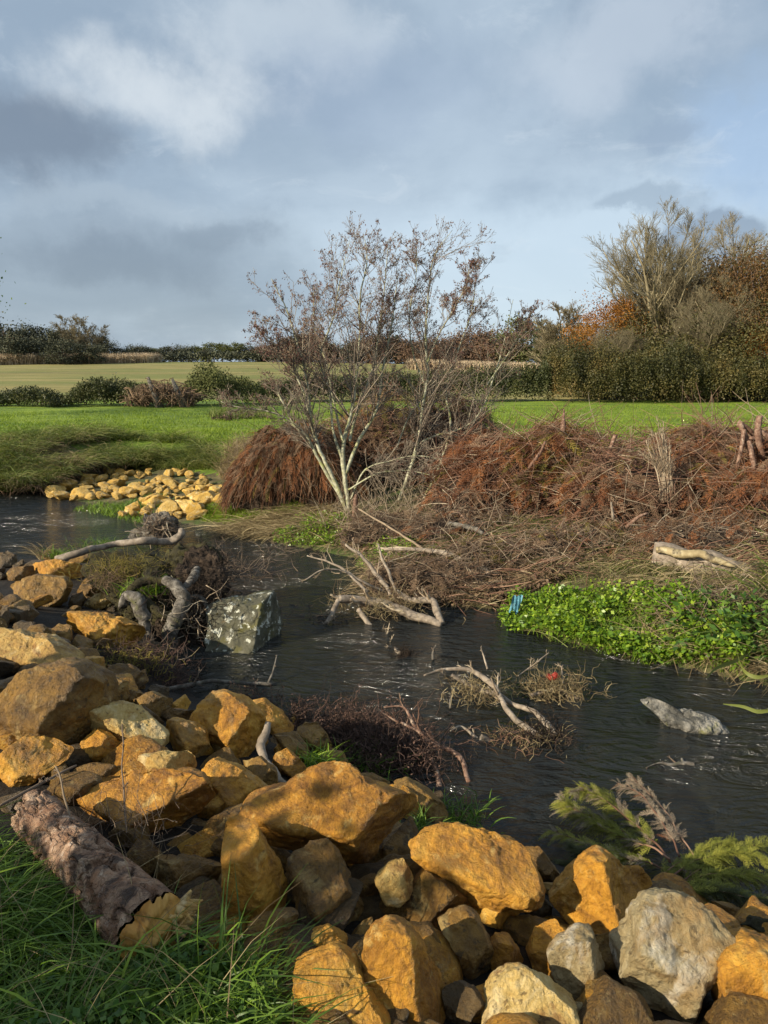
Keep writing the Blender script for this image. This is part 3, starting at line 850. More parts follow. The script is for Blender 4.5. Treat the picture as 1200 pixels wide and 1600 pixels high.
ROCKS = [
 # outline in photograph pixels, label, material, options
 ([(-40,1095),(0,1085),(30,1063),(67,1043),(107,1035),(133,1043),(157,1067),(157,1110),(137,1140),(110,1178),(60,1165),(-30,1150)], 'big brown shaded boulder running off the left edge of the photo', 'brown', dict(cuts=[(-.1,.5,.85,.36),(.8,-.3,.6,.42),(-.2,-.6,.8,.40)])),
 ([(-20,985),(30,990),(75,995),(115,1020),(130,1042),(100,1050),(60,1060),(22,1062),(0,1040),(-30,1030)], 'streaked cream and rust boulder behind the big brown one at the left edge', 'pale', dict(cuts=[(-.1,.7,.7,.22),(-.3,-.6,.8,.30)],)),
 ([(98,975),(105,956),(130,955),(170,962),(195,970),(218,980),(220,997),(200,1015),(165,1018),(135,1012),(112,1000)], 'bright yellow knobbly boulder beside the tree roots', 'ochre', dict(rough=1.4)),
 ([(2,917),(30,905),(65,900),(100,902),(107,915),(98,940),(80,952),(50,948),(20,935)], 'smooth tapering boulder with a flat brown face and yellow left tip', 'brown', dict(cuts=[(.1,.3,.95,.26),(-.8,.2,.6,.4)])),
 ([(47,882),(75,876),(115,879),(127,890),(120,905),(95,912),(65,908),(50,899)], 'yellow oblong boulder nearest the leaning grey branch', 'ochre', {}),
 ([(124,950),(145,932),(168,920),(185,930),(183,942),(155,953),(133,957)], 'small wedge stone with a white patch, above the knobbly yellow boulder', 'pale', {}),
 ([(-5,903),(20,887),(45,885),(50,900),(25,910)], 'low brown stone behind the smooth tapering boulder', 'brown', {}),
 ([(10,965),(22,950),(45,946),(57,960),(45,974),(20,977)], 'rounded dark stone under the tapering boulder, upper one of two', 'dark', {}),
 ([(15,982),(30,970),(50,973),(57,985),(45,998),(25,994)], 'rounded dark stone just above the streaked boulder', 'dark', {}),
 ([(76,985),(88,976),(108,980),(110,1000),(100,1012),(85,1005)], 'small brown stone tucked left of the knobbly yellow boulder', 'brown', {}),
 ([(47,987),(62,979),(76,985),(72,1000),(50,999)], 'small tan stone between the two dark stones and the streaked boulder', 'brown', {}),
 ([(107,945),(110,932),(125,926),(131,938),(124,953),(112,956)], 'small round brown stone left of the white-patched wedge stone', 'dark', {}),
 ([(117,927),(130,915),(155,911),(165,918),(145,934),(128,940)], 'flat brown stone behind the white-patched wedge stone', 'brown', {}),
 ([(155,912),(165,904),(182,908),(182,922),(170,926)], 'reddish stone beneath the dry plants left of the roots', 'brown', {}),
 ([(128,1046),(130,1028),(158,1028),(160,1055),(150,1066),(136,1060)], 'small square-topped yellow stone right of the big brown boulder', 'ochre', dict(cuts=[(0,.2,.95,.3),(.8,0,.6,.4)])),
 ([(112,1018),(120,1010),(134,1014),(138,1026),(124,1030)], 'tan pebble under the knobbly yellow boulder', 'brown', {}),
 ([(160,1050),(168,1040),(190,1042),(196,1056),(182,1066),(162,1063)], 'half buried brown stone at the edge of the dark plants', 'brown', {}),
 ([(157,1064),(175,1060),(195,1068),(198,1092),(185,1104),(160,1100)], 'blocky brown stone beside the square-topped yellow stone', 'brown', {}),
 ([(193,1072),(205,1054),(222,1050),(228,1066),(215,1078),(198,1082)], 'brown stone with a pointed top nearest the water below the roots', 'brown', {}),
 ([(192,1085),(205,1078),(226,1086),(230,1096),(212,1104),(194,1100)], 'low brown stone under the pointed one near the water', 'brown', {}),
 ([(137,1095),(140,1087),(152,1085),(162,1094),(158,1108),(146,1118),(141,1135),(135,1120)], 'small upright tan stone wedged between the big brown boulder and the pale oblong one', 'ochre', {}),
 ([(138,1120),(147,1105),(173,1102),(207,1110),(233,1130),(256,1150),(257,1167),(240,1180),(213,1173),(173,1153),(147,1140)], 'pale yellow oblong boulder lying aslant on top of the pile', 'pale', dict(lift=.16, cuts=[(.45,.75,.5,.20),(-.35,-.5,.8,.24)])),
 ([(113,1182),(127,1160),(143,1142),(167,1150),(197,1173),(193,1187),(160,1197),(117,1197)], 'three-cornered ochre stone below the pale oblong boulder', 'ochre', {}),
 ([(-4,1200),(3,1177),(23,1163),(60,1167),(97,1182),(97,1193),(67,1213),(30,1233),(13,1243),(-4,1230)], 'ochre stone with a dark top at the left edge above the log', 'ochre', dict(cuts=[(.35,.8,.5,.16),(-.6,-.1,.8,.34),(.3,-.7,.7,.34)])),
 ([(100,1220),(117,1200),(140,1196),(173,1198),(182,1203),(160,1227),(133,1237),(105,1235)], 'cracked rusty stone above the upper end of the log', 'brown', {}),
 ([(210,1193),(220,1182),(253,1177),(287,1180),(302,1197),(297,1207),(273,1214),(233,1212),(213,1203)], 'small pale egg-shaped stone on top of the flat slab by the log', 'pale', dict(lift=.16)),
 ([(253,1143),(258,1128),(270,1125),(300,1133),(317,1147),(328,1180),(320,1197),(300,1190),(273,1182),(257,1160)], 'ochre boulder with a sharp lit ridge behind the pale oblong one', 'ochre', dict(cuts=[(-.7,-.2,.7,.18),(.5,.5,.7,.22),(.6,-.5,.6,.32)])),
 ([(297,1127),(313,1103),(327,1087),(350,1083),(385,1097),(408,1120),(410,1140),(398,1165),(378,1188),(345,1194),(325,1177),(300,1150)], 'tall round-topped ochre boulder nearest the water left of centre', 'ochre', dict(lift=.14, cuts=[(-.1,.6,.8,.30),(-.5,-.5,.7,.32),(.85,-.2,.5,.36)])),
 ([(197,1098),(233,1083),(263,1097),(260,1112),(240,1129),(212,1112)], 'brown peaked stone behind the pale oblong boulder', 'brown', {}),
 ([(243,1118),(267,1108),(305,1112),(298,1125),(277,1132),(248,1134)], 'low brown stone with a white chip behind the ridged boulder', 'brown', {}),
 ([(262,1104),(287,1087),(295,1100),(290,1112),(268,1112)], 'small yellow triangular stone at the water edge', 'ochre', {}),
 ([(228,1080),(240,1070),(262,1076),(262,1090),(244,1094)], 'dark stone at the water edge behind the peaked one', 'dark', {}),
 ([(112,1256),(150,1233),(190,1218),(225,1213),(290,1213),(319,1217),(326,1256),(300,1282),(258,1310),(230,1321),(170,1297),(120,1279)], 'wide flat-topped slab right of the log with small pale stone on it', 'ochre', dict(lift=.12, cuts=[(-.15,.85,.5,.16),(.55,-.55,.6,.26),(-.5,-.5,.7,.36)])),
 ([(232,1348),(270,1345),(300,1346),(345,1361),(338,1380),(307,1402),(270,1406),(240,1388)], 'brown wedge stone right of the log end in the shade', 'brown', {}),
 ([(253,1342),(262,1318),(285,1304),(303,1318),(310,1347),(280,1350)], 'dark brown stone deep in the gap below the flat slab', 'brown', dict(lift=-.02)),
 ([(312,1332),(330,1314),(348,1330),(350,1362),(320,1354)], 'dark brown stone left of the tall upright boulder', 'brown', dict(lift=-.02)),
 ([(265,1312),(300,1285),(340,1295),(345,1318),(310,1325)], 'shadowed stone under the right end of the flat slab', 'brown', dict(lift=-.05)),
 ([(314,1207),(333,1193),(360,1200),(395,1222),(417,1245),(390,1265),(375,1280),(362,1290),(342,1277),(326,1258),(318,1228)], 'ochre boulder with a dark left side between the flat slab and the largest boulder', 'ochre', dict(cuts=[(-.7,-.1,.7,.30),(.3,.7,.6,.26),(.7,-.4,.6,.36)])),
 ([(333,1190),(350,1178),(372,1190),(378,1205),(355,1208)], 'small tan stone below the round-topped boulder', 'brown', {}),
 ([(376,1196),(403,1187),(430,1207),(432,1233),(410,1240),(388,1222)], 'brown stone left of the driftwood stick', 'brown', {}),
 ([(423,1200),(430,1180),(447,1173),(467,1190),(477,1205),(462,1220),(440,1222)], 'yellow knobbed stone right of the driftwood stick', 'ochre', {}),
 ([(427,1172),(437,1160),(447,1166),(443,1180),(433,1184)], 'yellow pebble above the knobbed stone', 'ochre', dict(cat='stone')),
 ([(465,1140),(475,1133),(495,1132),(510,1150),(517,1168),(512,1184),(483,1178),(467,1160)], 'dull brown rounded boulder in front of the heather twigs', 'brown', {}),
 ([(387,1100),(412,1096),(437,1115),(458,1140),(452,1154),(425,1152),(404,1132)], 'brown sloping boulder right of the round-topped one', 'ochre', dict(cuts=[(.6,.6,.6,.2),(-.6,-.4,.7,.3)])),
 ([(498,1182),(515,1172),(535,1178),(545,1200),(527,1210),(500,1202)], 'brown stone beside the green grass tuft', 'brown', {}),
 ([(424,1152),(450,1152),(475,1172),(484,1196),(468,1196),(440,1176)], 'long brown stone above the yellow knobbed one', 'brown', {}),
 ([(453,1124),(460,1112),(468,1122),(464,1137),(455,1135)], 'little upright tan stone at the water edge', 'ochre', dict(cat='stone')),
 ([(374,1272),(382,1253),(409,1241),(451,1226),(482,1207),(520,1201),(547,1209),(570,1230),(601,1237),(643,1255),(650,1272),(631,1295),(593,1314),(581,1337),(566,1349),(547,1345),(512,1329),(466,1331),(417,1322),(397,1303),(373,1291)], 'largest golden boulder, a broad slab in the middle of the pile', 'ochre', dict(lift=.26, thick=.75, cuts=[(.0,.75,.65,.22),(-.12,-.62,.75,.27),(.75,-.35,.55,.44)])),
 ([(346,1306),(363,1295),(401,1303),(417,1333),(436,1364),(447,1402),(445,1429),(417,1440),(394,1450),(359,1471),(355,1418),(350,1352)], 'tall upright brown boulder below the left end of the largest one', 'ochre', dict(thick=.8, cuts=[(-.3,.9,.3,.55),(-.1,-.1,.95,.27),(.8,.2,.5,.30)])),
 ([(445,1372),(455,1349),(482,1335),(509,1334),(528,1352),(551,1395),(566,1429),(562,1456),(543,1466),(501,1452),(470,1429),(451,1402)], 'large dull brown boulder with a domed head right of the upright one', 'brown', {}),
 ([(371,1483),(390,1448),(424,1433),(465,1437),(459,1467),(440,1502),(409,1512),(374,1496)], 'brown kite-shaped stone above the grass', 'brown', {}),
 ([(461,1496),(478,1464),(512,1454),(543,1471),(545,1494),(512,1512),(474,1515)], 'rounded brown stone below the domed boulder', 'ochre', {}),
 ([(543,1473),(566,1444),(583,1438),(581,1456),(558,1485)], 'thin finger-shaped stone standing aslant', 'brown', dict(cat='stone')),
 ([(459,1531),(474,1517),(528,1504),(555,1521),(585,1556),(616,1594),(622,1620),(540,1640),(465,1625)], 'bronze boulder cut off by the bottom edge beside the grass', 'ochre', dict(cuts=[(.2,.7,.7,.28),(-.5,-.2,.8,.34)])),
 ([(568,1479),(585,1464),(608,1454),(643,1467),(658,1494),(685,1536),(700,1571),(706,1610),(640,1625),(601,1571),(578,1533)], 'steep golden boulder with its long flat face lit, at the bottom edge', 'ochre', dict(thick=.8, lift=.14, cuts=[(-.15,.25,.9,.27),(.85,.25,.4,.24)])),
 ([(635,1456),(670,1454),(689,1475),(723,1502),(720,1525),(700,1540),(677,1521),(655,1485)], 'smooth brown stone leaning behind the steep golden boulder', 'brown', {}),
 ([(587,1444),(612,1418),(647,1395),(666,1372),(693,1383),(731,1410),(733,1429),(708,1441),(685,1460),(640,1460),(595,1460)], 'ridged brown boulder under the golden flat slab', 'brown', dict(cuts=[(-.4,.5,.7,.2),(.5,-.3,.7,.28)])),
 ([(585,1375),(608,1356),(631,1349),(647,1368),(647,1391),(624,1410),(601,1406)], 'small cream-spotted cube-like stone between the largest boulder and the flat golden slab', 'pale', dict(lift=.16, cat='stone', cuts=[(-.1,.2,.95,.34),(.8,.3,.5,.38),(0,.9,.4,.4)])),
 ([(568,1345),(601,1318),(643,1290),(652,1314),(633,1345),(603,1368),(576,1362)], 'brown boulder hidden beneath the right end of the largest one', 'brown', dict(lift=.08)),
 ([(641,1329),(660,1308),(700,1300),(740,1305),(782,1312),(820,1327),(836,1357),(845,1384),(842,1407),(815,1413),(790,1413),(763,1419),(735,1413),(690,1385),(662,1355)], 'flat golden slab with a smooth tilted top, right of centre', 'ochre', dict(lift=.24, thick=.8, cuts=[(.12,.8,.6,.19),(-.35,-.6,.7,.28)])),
 ([(733,1416),(775,1412),(809,1410),(818,1434),(809,1443),(790,1446),(750,1442)], 'yellow stone propping up the flat golden slab', 'ochre', dict(lift=.08)),
 ([(815,1413),(843,1403),(866,1420),(861,1443),(832,1440)], 'dark grey rounded stone left of the big orange boulder', 'dark', {}),
 ([(868,1419),(893,1392),(912,1373),(928,1352),(947,1346),(966,1352),(989,1376),(1031,1403),(1039,1419),(1016,1434),(1004,1453),(1001,1468),(970,1480),(955,1474),(909,1467),(893,1442)], 'big orange boulder with a peaked top and shaded right side', 'ochre', dict(lift=.14, cuts=[(-.55,.25,.75,.24),(.75,.35,.5,.17)])),
 ([(974,1526),(978,1495),(997,1476),(1004,1453),(1024,1424),(1054,1422),(1093,1428),(1123,1453),(1146,1480),(1139,1499),(1123,1511),(1118,1537),(1127,1572),(1119,1591),(1066,1587),(1031,1576),(993,1564),(978,1541)], 'large greyish-white veined boulder at the lower right', 'grey', dict(lift=.16, cuts=[(.1,.7,.7,.27),(-.5,-.3,.8,.33),(.75,-.4,.5,.36)], rough=1.2)),
 ([(1118,1534),(1123,1503),(1146,1490),(1181,1482),(1225,1485),(1245,1540),(1230,1620),(1160,1625),(1131,1590)], 'orange boulder cut off by the right edge at the bottom corner', 'ochre', dict(cuts=[(-.2,.1,.95,.34)])),
 ([(863,1503),(878,1484),(909,1465),(932,1468),(947,1511),(958,1549),(955,1583),(932,1578),(893,1549),(866,1526)], 'sharp-edged cream and brown boulder narrowing downwards, left of the white one', 'grey', dict(lift=.12, cuts=[(-.3,.1,.9,.24),(.85,.1,.4,.2)])),
 ([(930,1468),(958,1466),(968,1495),(966,1536),(952,1545),(938,1510)], 'dark-sided stone squeezed against the sharp-edged boulder', 'brown', {}),
 ([(761,1488),(778,1470),(797,1472),(813,1495),(822,1514),(801,1528),(786,1534),(767,1513)], 'small squarish golden stone in the lower middle of the pile', 'ochre', dict(cuts=[(-.3,.1,.9,.28),(.8,0,.5,.3)])),
 ([(828,1495),(840,1465),(874,1451),(893,1465),(897,1480),(872,1492),(863,1510),(868,1530),(840,1534)], 'golden stone with a notched right side above the sharp-edged boulder', 'ochre', {}),
 ([(782,1459),(797,1442),(832,1437),(866,1449),(850,1464),(832,1484),(801,1474)], 'low brown stone below the yellow prop stone', 'brown', {}),
 ([(752,1587),(771,1549),(797,1530),(824,1528),(866,1545),(901,1572),(886,1592),(880,1625),(760,1635)], 'pale tan dome-shaped boulder at the bottom edge', 'pale', dict(cuts=[(-.1,.7,.7,.3),(-.3,-.3,.9,.33)])),
 ([(687,1456),(708,1441),(731,1435),(754,1448),(765,1475),(781,1525),(769,1542),(746,1538),(723,1519),(719,1487)], 'ribbed brown boulder between two golden stones', 'brown', {}),
 ([(693,1558),(716,1546),(742,1550),(760,1571),(757,1612),(700,1610)], 'dull grey-brown stone in the shade at the bottom edge', 'dark', {}),
 ([(880,1587),(905,1574),(928,1581),(942,1602),(920,1630),(888,1620)], 'small pale stone at the bottom edge below the sharp-edged boulder', 'grey', {}),
 ([(953,1582),(970,1560),(1001,1568),(1022,1587),(1024,1620),(975,1625)], 'brown stone at the bottom edge under the white boulder', 'brown', {}),
 ([(822,1331),(847,1332),(870,1359),(884,1382),(862,1388),(842,1370)], 'brown stone at the water edge behind the flat golden slab', 'brown', {}),
 ([(845,1383),(870,1384),(892,1392),(877,1409),(855,1399)], 'flat reddish stone between the golden slab and the orange boulder', 'brown', {}),
 ([(1016,1393),(1047,1388),(1062,1403),(1056,1423),(1030,1417)], 'brown stone under the green cypress fronds, largest there', 'brown', {}),
 ([(1056,1423),(1070,1413),(1084,1428),(1070,1437)], 'tiny tan stone above the white boulder', 'brown', dict(cat='stone')),
 ([(1117,1413),(1146,1417),(1183,1434),(1179,1444),(1142,1442),(1121,1432)], 'long brown stone under the cypress fronds near the right edge', 'brown', {}),
 ([(1108,1441),(1131,1434),(1140,1447),(1127,1462)], 'round brown stone right above the white boulder', 'brown', dict(cat='stone')),
 ([(1129,1461),(1162,1455),(1199,1476),(1182,1486),(1146,1484)], 'flat brown stone above the boulder at the right edge', 'brown', {}),
 ([(1152,1452),(1177,1436),(1207,1438),(1209,1464),(1172,1464)], 'mossy stone at the right edge under the fronds', 'moss', {}),
 ([(615,1229),(637,1222),(670,1240),(697,1262),(699,1282),(675,1290),(645,1272)], 'damp olive-brown boulder sloping into the water', 'brown', {}),
 ([(668,1242),(690,1237),(700,1258),(687,1266)], 'small dark stone at the water beside the sloping damp boulder', 'dark', dict(cat='stone')),
 ([(548,1214),(580,1210),(609,1225),(604,1242),(575,1232)], 'rust-brown flat stone behind the largest boulder', 'brown', {}),
 ([(658,1297),(690,1288),(722,1300),(705,1314),(665,1312)], 'tan stone peeping out behind the flat golden slab', 'brown', {}),
 ([(405,1533),(432,1513),(459,1509),(480,1517),(461,1542),(430,1550)], 'brown stone half hidden by grass above the bronze boulder', 'brown', {}),
 ([(-5,878),(8,860),(20,866),(22,882),(8,890)], 'dark stone at the left edge by the water, upper one', 'dark', {}),
 ([(12,890),(34,874),(36,886),(24,894)], 'dark flat stone at the water left of the yellow oblong boulder', 'dark', {}),
 ([(-8,1250),(30,1240),(50,1258),(20,1275),(-8,1272)], 'rock in the shade just above the log at the left edge', 'dark', {}),
 ([(-6,950),(8,948),(14,965),(8,985),(-6,985)], 'dark stone on the left edge beside the rounded dark ones', 'dark', {}),
]
for poly, label, mt, op in ROCKS:
    op = dict(op)
    rock('boulder' if op.get('cat', 'boulder') == 'boulder' else 'stone', poly, label, mt, **op)


def generic_rock(seed, sub=3):
    rr = np.random.default_rng(seed)
    v, f = ICO[sub]
    v = v.copy()
    sc = rr.uniform(0.7, 1.25, 3) * [1.15, 1, 0.75]
    p = v * (1 + 0.28 * fbm(v * 1.2 + seed, seed, 2)[:, None])
    for _ in range(9):
        n = rr.normal(0, 1, 3); n /= np.linalg.norm(n)
        c = rr.uniform(0.55, 0.85)
        dd = p @ n - c
        p = p - np.maximum(dd, 0)[:, None] * n * 0.9
    p = p * (1 + 0.10 * fbm(p * 3 + seed, seed + 3, 3)[:, None])
    return p * sc * 0.5, f


GEN = []
for k in range(8):
    p, f = generic_rock(40 + k, 4 if k < 4 else 3)
    GEN.append((p, f))
GMESH = {}


def small_rock(kind, k, loc, size, label, group, name='stone', cat='stone'):
    key = (kind, k)
    if key not in GMESH:
        GMESH[key] = make_mesh(name, GEN[k][0], None, GEN[k][1], mats=(M[kind],))
    o = bpy.data.objects.new(name, GMESH[key])
    COL.objects.link(o)
    o.location = loc
    o.scale = (size * random.uniform(.85, 1.2), size * random.uniform(.85, 1.2), size * random.uniform(.75, 1.1))
    o.rotation_euler = (random.uniform(-.5, .5), random.uniform(-.5, .5), random.uniform(0, 6.28))
    tag(o, label, cat, group)
    return o


# rubble filling the gaps of the near pile
cnt = 0
tries = 0
while cnt < 78 and tries < 6000:
    tries += 1
    px, py = random.uniform(-80, 1280), random.uniform(860, 1680)
    # only where the stone pile is
    if px < 460 and py > 1290 + 0.35 * (px) and py > 1250 and px < 330: continue
    t0 = hit(px, py, 0.02)
    p = at(px, py, t0)
    if p[2] < 0.0 or p[1] > 11 or in_poly(p[0:1], p[1:2], NEAR + FAR)[0]: continue
    dn = float(pl_dist(np.array([p[0]]), np.array([p[1]]), NEAR)[0])
    if dn < 0.12 or (p[0] > -2.6 and p[1] > 5.9) or (p[1] > 8.5 and px > 130): continue
    if p[0] < -0.9 and p[1] < 3.2 : continue
    s_ = random.uniform(0.18, 0.34)
    small_rock(random.choice(['brown', 'brown', 'ochre', 'ochre', 'dark']), random.randrange(8), (p[0], p[1], p[2] + random.uniform(-.04, .03)), s_,
               'small brown stone lying in the dark gaps between the big ochre boulders', 'small stones filling the gaps of the rock pile')
    cnt += 1

for px, py, sz, mt_ in [(215, 1350, .20, 'brown'), (205, 1312, .18, 'brown'), (330, 1425, .22, 'brown'), (345, 1475, .20, 'brown'), (300, 1405, .16, 'dark'), (425, 1505, .16, 'brown'), (600, 1345, .2, 'brown'),
                     (350, 1300, .2, 'brown'), (445, 1345, .18, 'brown'), (560, 1400, .2, 'brown'), (580, 1380, .18, 'dark'), (610, 1425, .16, 'brown'), (560, 1500, .2, 'brown'), (395, 1160, .18, 'ochre'), (345, 1200, .2, 'brown'), (230, 1130, .2, 'brown'), (90, 1215, .2, 'brown')]:
    p = at(px, py, hit(px, py, 0.02))
    small_rock(mt_, random.randrange(8), (p[0], p[1], p[2] + .01), sz, 'small brown stone lying in the dark gaps between the big ochre boulders', 'small stones filling the gaps of the rock pile')
cnt = 0
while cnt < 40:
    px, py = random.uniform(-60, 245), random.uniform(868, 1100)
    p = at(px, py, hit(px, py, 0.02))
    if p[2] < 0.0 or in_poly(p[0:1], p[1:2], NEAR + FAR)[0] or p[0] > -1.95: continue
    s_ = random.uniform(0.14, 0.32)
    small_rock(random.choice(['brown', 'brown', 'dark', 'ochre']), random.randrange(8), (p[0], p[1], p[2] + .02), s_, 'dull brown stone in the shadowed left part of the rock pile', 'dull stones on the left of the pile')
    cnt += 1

# yellow stones on the far gravel bar
BARP = [(68, 768), (82, 745), (130, 738), (200, 736), (300, 735), (316, 742), (330, 760), (372, 768), (366, 790), (345, 790), (318, 782), (308, 812), (268, 808), (190, 806), (200, 790), (240, 778), (170, 778), (100, 782)]
bp_ = np.array(BARP, float)
placed = []
k = 0
tries = 0
while len(placed) < 158 and tries < 9000:
    tries += 1
    px, py = random.uniform(66, 374), random.uniform(734, 812)
    if not in_poly(np.array([px]), np.array([py]), BARP)[0]: continue
    s_ = random.choice([0.12, 0.16, 0.2, 0.26, 0.34]) * (1.0 if py < 775 else 1.2)
    t0 = hit(px, py, 0.04)
    p = at(px, py, t0)
    if any((p[0] - q[0]) ** 2 + (p[1] - q[1]) ** 2 < (0.31 * (s_ + q[2])) ** 2 for q in placed): continue
    placed.append((p[0], p[1], s_))
    small_rock('bar', random.randrange(8), (p[0], p[1], p[2] + s_ * 0.12), s_,
               'yellow stone among the many on the gravel bar across the river', 'yellow stones on the far gravel bar')
for (poly, lab) in [
    ([(190,802),(196,792),(212,782),(216,790),(214,805),(200,808)], 'pale triangular stone at the river end of the far gravel bar'),
    ([(216,795),(222,778),(250,772),(262,780),(252,792),(230,798)], 'yellow blocky stone beside the pale triangular one on the far bar'),
    ([(262,796),(270,782),(300,780),(312,790),(314,808),(296,812),(280,802)], 'largest rounded yellow stone at the near end of the far bar'),
    ([(280,776),(300,772),(322,776),(322,782),(296,786)], 'long flat yellow stone lying across the far bar'),
    ([(282,766),(300,760),(312,772),(296,778)], 'leaning yellow stone with a dark side on the far bar'),
    ([(302,768),(306,758),(322,758),(326,768),(316,776)], 'square tan stone in the middle right of the far bar'),
    ([(322,774),(326,760),(344,756),(350,768),(340,776)], 'yellow stone with a dark stripe right of the square tan one'),
    ([(82,764),(100,748),(118,750),(120,760),(100,768)], 'long yellow stone at the left tip of the far bar')]:
    rock('stone', poly, lab, 'bar', lift=0.08, cat='stone', sub=4)

# ------------------------------------------------------------------ stone block and rock island in the river
tb = (0.12 - EYE) / px_dir(380, 985)[2]
rock('lichen_block', [(326,944),(350,934),(410,928),(424,930),(431,960),(432,1005),(424,1018),(400,1019),(360,1016),(328,1012)], 'squared grey block spotted with white lichen standing in the river', 'lichen',
     t=tb, cuts=[(-.12, .35, .92, .30), (.95, .0, .3, .40), (.0, .9, .35, .42)], edge=7, thick=1.0, rough=1.0, cat='stone block', soft=0.05, seed=5)
ti = -EYE / px_dir(1075, 1135)[2]
ISL = rock('river_rock', [(1003,1094),(1030,1093),(1055,1102),(1066,1110),(1082,1108),(1120,1118),(1140,1142),(1138,1156),(1100,1160),(1070,1150),(1048,1138),(1030,1118)], 'cracked grey rock breaking the surface on the right of the river', 'island',
     t=ti, cuts=[(-.1, .75, .65, .22), (-.4, -.5, .8, .26)], thick=.8, rough=1.6, seed=12, cat='rock')
ISL.location.z -= 0.02


# ------------------------------------------------------------------ wood and twig tools
def spl(pts, n):
    """Catmull-Rom through rows of any width"""
    p = np.asarray(pts, float)
    k = len(p)
    if k == 2:
        return p[0] + (p[1] - p[0]) * np.linspace(0, 1, n)[:, None]
    q = np.concatenate([2 * p[:1] - p[1:2], p, 2 * p[-1:] - p[-2:-1]])
    s = np.linspace(0, k - 1 - 1e-6, n)
    i = s.astype(int)
    f = (s - i)[:, None]
    a, b, c, d = q[i], q[i + 1], q[i + 2], q[i + 3]
    return 0.5 * ((2 * b) + (c - a) * f + (2 * a - 5 * b + 4 * c - d) * f ** 2 + (3 * b - a - 3 * c + d) * f ** 3)


RS = [0.85]


def traced(pts, n=None, wob=0.0):
    """rows (px, py, depth, radius in px) -> world centre line and radii"""
    s = spl(pts, n or max(8, len(pts) * 8))
    P = np.array([at(a[0], a[1], a[2]) for a in s])
    if wob: P = P + fbm(P * 6, 4, 2)[:, None] * wob * np.array([1, .6, 1])
    return P, np.maximum(s[:, 3], 0.25) * RS[0] / F * s[:, 2]


def rot_about(v, ax, ang):
    c, s = np.cos(ang)[:, None], np.sin(ang)[:, None]
    return v * c + np.cross(ax, v) * s + ax * (ax * v).sum(1, keepdims=True) * (1 - c)


def unit(v):
    return v / (np.linalg.norm(v, axis=-1, keepdims=True) + 1e-9)


def branch(P, Rd, nch, ang=(0.4, 0.9), ln=(0.3, 0.6), t0=0.25, t1=0.98, up=0.25, jit=0.12, K=5, rr=0.55, taper=0.35, absl=None, shorten=0.55):
    """children of N parent lines: P (N,K,3); returns (M,K,3), (M,K)"""
    n, k, _ = P.shape
    L_ = np.linalg.norm(P[:, 1:] - P[:, :-1], axis=2).sum(1)
    pi = np.repeat(np.arange(n), nch)
    m = len(pi)
    tt = rng.uniform(t0, t1, m)
    f = tt * (k - 1)
    i = np.minimum(f.astype(int), k - 2)
    fr = (f - i)[:, None]
    B = P[pi, i] * (1 - fr) + P[pi, i + 1] * fr
    r0 = (Rd[pi, i] * (1 - fr[:, 0]) + Rd[pi, i + 1] * fr[:, 0]) * rr
    tg = unit(P[pi, i + 1] - P[pi, i])
    ax = unit(np.cross(tg, rng.normal(0, 1, (m, 3))))
    d = rot_about(tg, ax, rng.uniform(ang[0], ang[1], m))
    d[:, 2] += up
    d = unit(d)
    le = (L_[pi] if absl is None else absl) * rng.uniform(ln[0], ln[1], m) * (1 - shorten * tt)
    pts = [B]
    for s in range(1, K):
        d = unit(d + rng.normal(0, jit, (m, 3)) + np.array([0, 0, up * 0.25]))
        pts.append(pts[-1] + d * (le / (K - 1))[:, None])
    C_ = np.stack(pts, 1)
    rad = r0[:, None] * np.linspace(1, taper, K)[None]
    return C_, rad


def frond_template(seed, n1=16, n2=5, width=0.32):
    """a flat spray of scale foliage: stem along +X of length 1, as thin leaf strips"""
    rr = np.random.default_rng(seed)
    segs = []   # (p0, p1, w0)
    x = np.linspace(0.06, 0.98, n1)
    for i, xx in enumerate(x):
        for s in (-1, 1):
            l1 = width * (1 - xx) ** 0.6 * rr.uniform(0.7, 1.15) + 0.04
            a = rr.uniform(0.55, 0.85)
            p0 = np.array([xx, 0, -0.10 * xx ** 2]); d = np.array([math.cos(a), s * math.sin(a), rr.normal(0, 0.12)])
            p1 = p0 + d * l1
            segs.append((p0, p1, 0.022))
            for j in range(n2):
                u = (j + 1) / (n2 + 0.5)
                q0 = p0 + d * l1 * u
                for s2 in (-1, 1):
                    a2 = s * a + s2 * rr.uniform(0.5, 0.8)
                    l2 = l1 * 0.36 * (1.1 - u)
                    d2 = np.array([math.cos(a2), math.sin(a2), rr.normal(0, 0.15)])
                    segs.append((q0, q0 + d2 * l2, 0.017))
    segs = [(np.zeros(3), np.array([0.5, 0, -0.025]), 0.016), (np.array([0.5, 0, -0.025]), np.array([1, 0, -0.10]), 0.010)] + segs
    A = np.array([s[0] for s in segs]); B = np.array([s[1] for s in segs]); Wd = np.array([s[2] for s in segs])
    d = unit(B - A)
    n = np.cross(d, np.array([0, 0, 1.0]) + rr.normal(0, 0.4, A.shape)); n = unit(n)
    V = np.stack([A - n * Wd[:, None] * .5, A + n * Wd[:, None] * .5, B + n * Wd[:, None] * .2, B - n * Wd[:, None] * .2], 1).reshape(-1, 3)
    return V, np.arange(len(V)).reshape(-1, 4)


FR = [frond_template(k, 9, 3, 0.30) for k in range(3)]
FR = [(V_ * [1, 1, 1], Q_) for V_, Q_ in FR]
FRL = [frond_template(10 + k, 11, 3, 0.30) for k in range(3)]


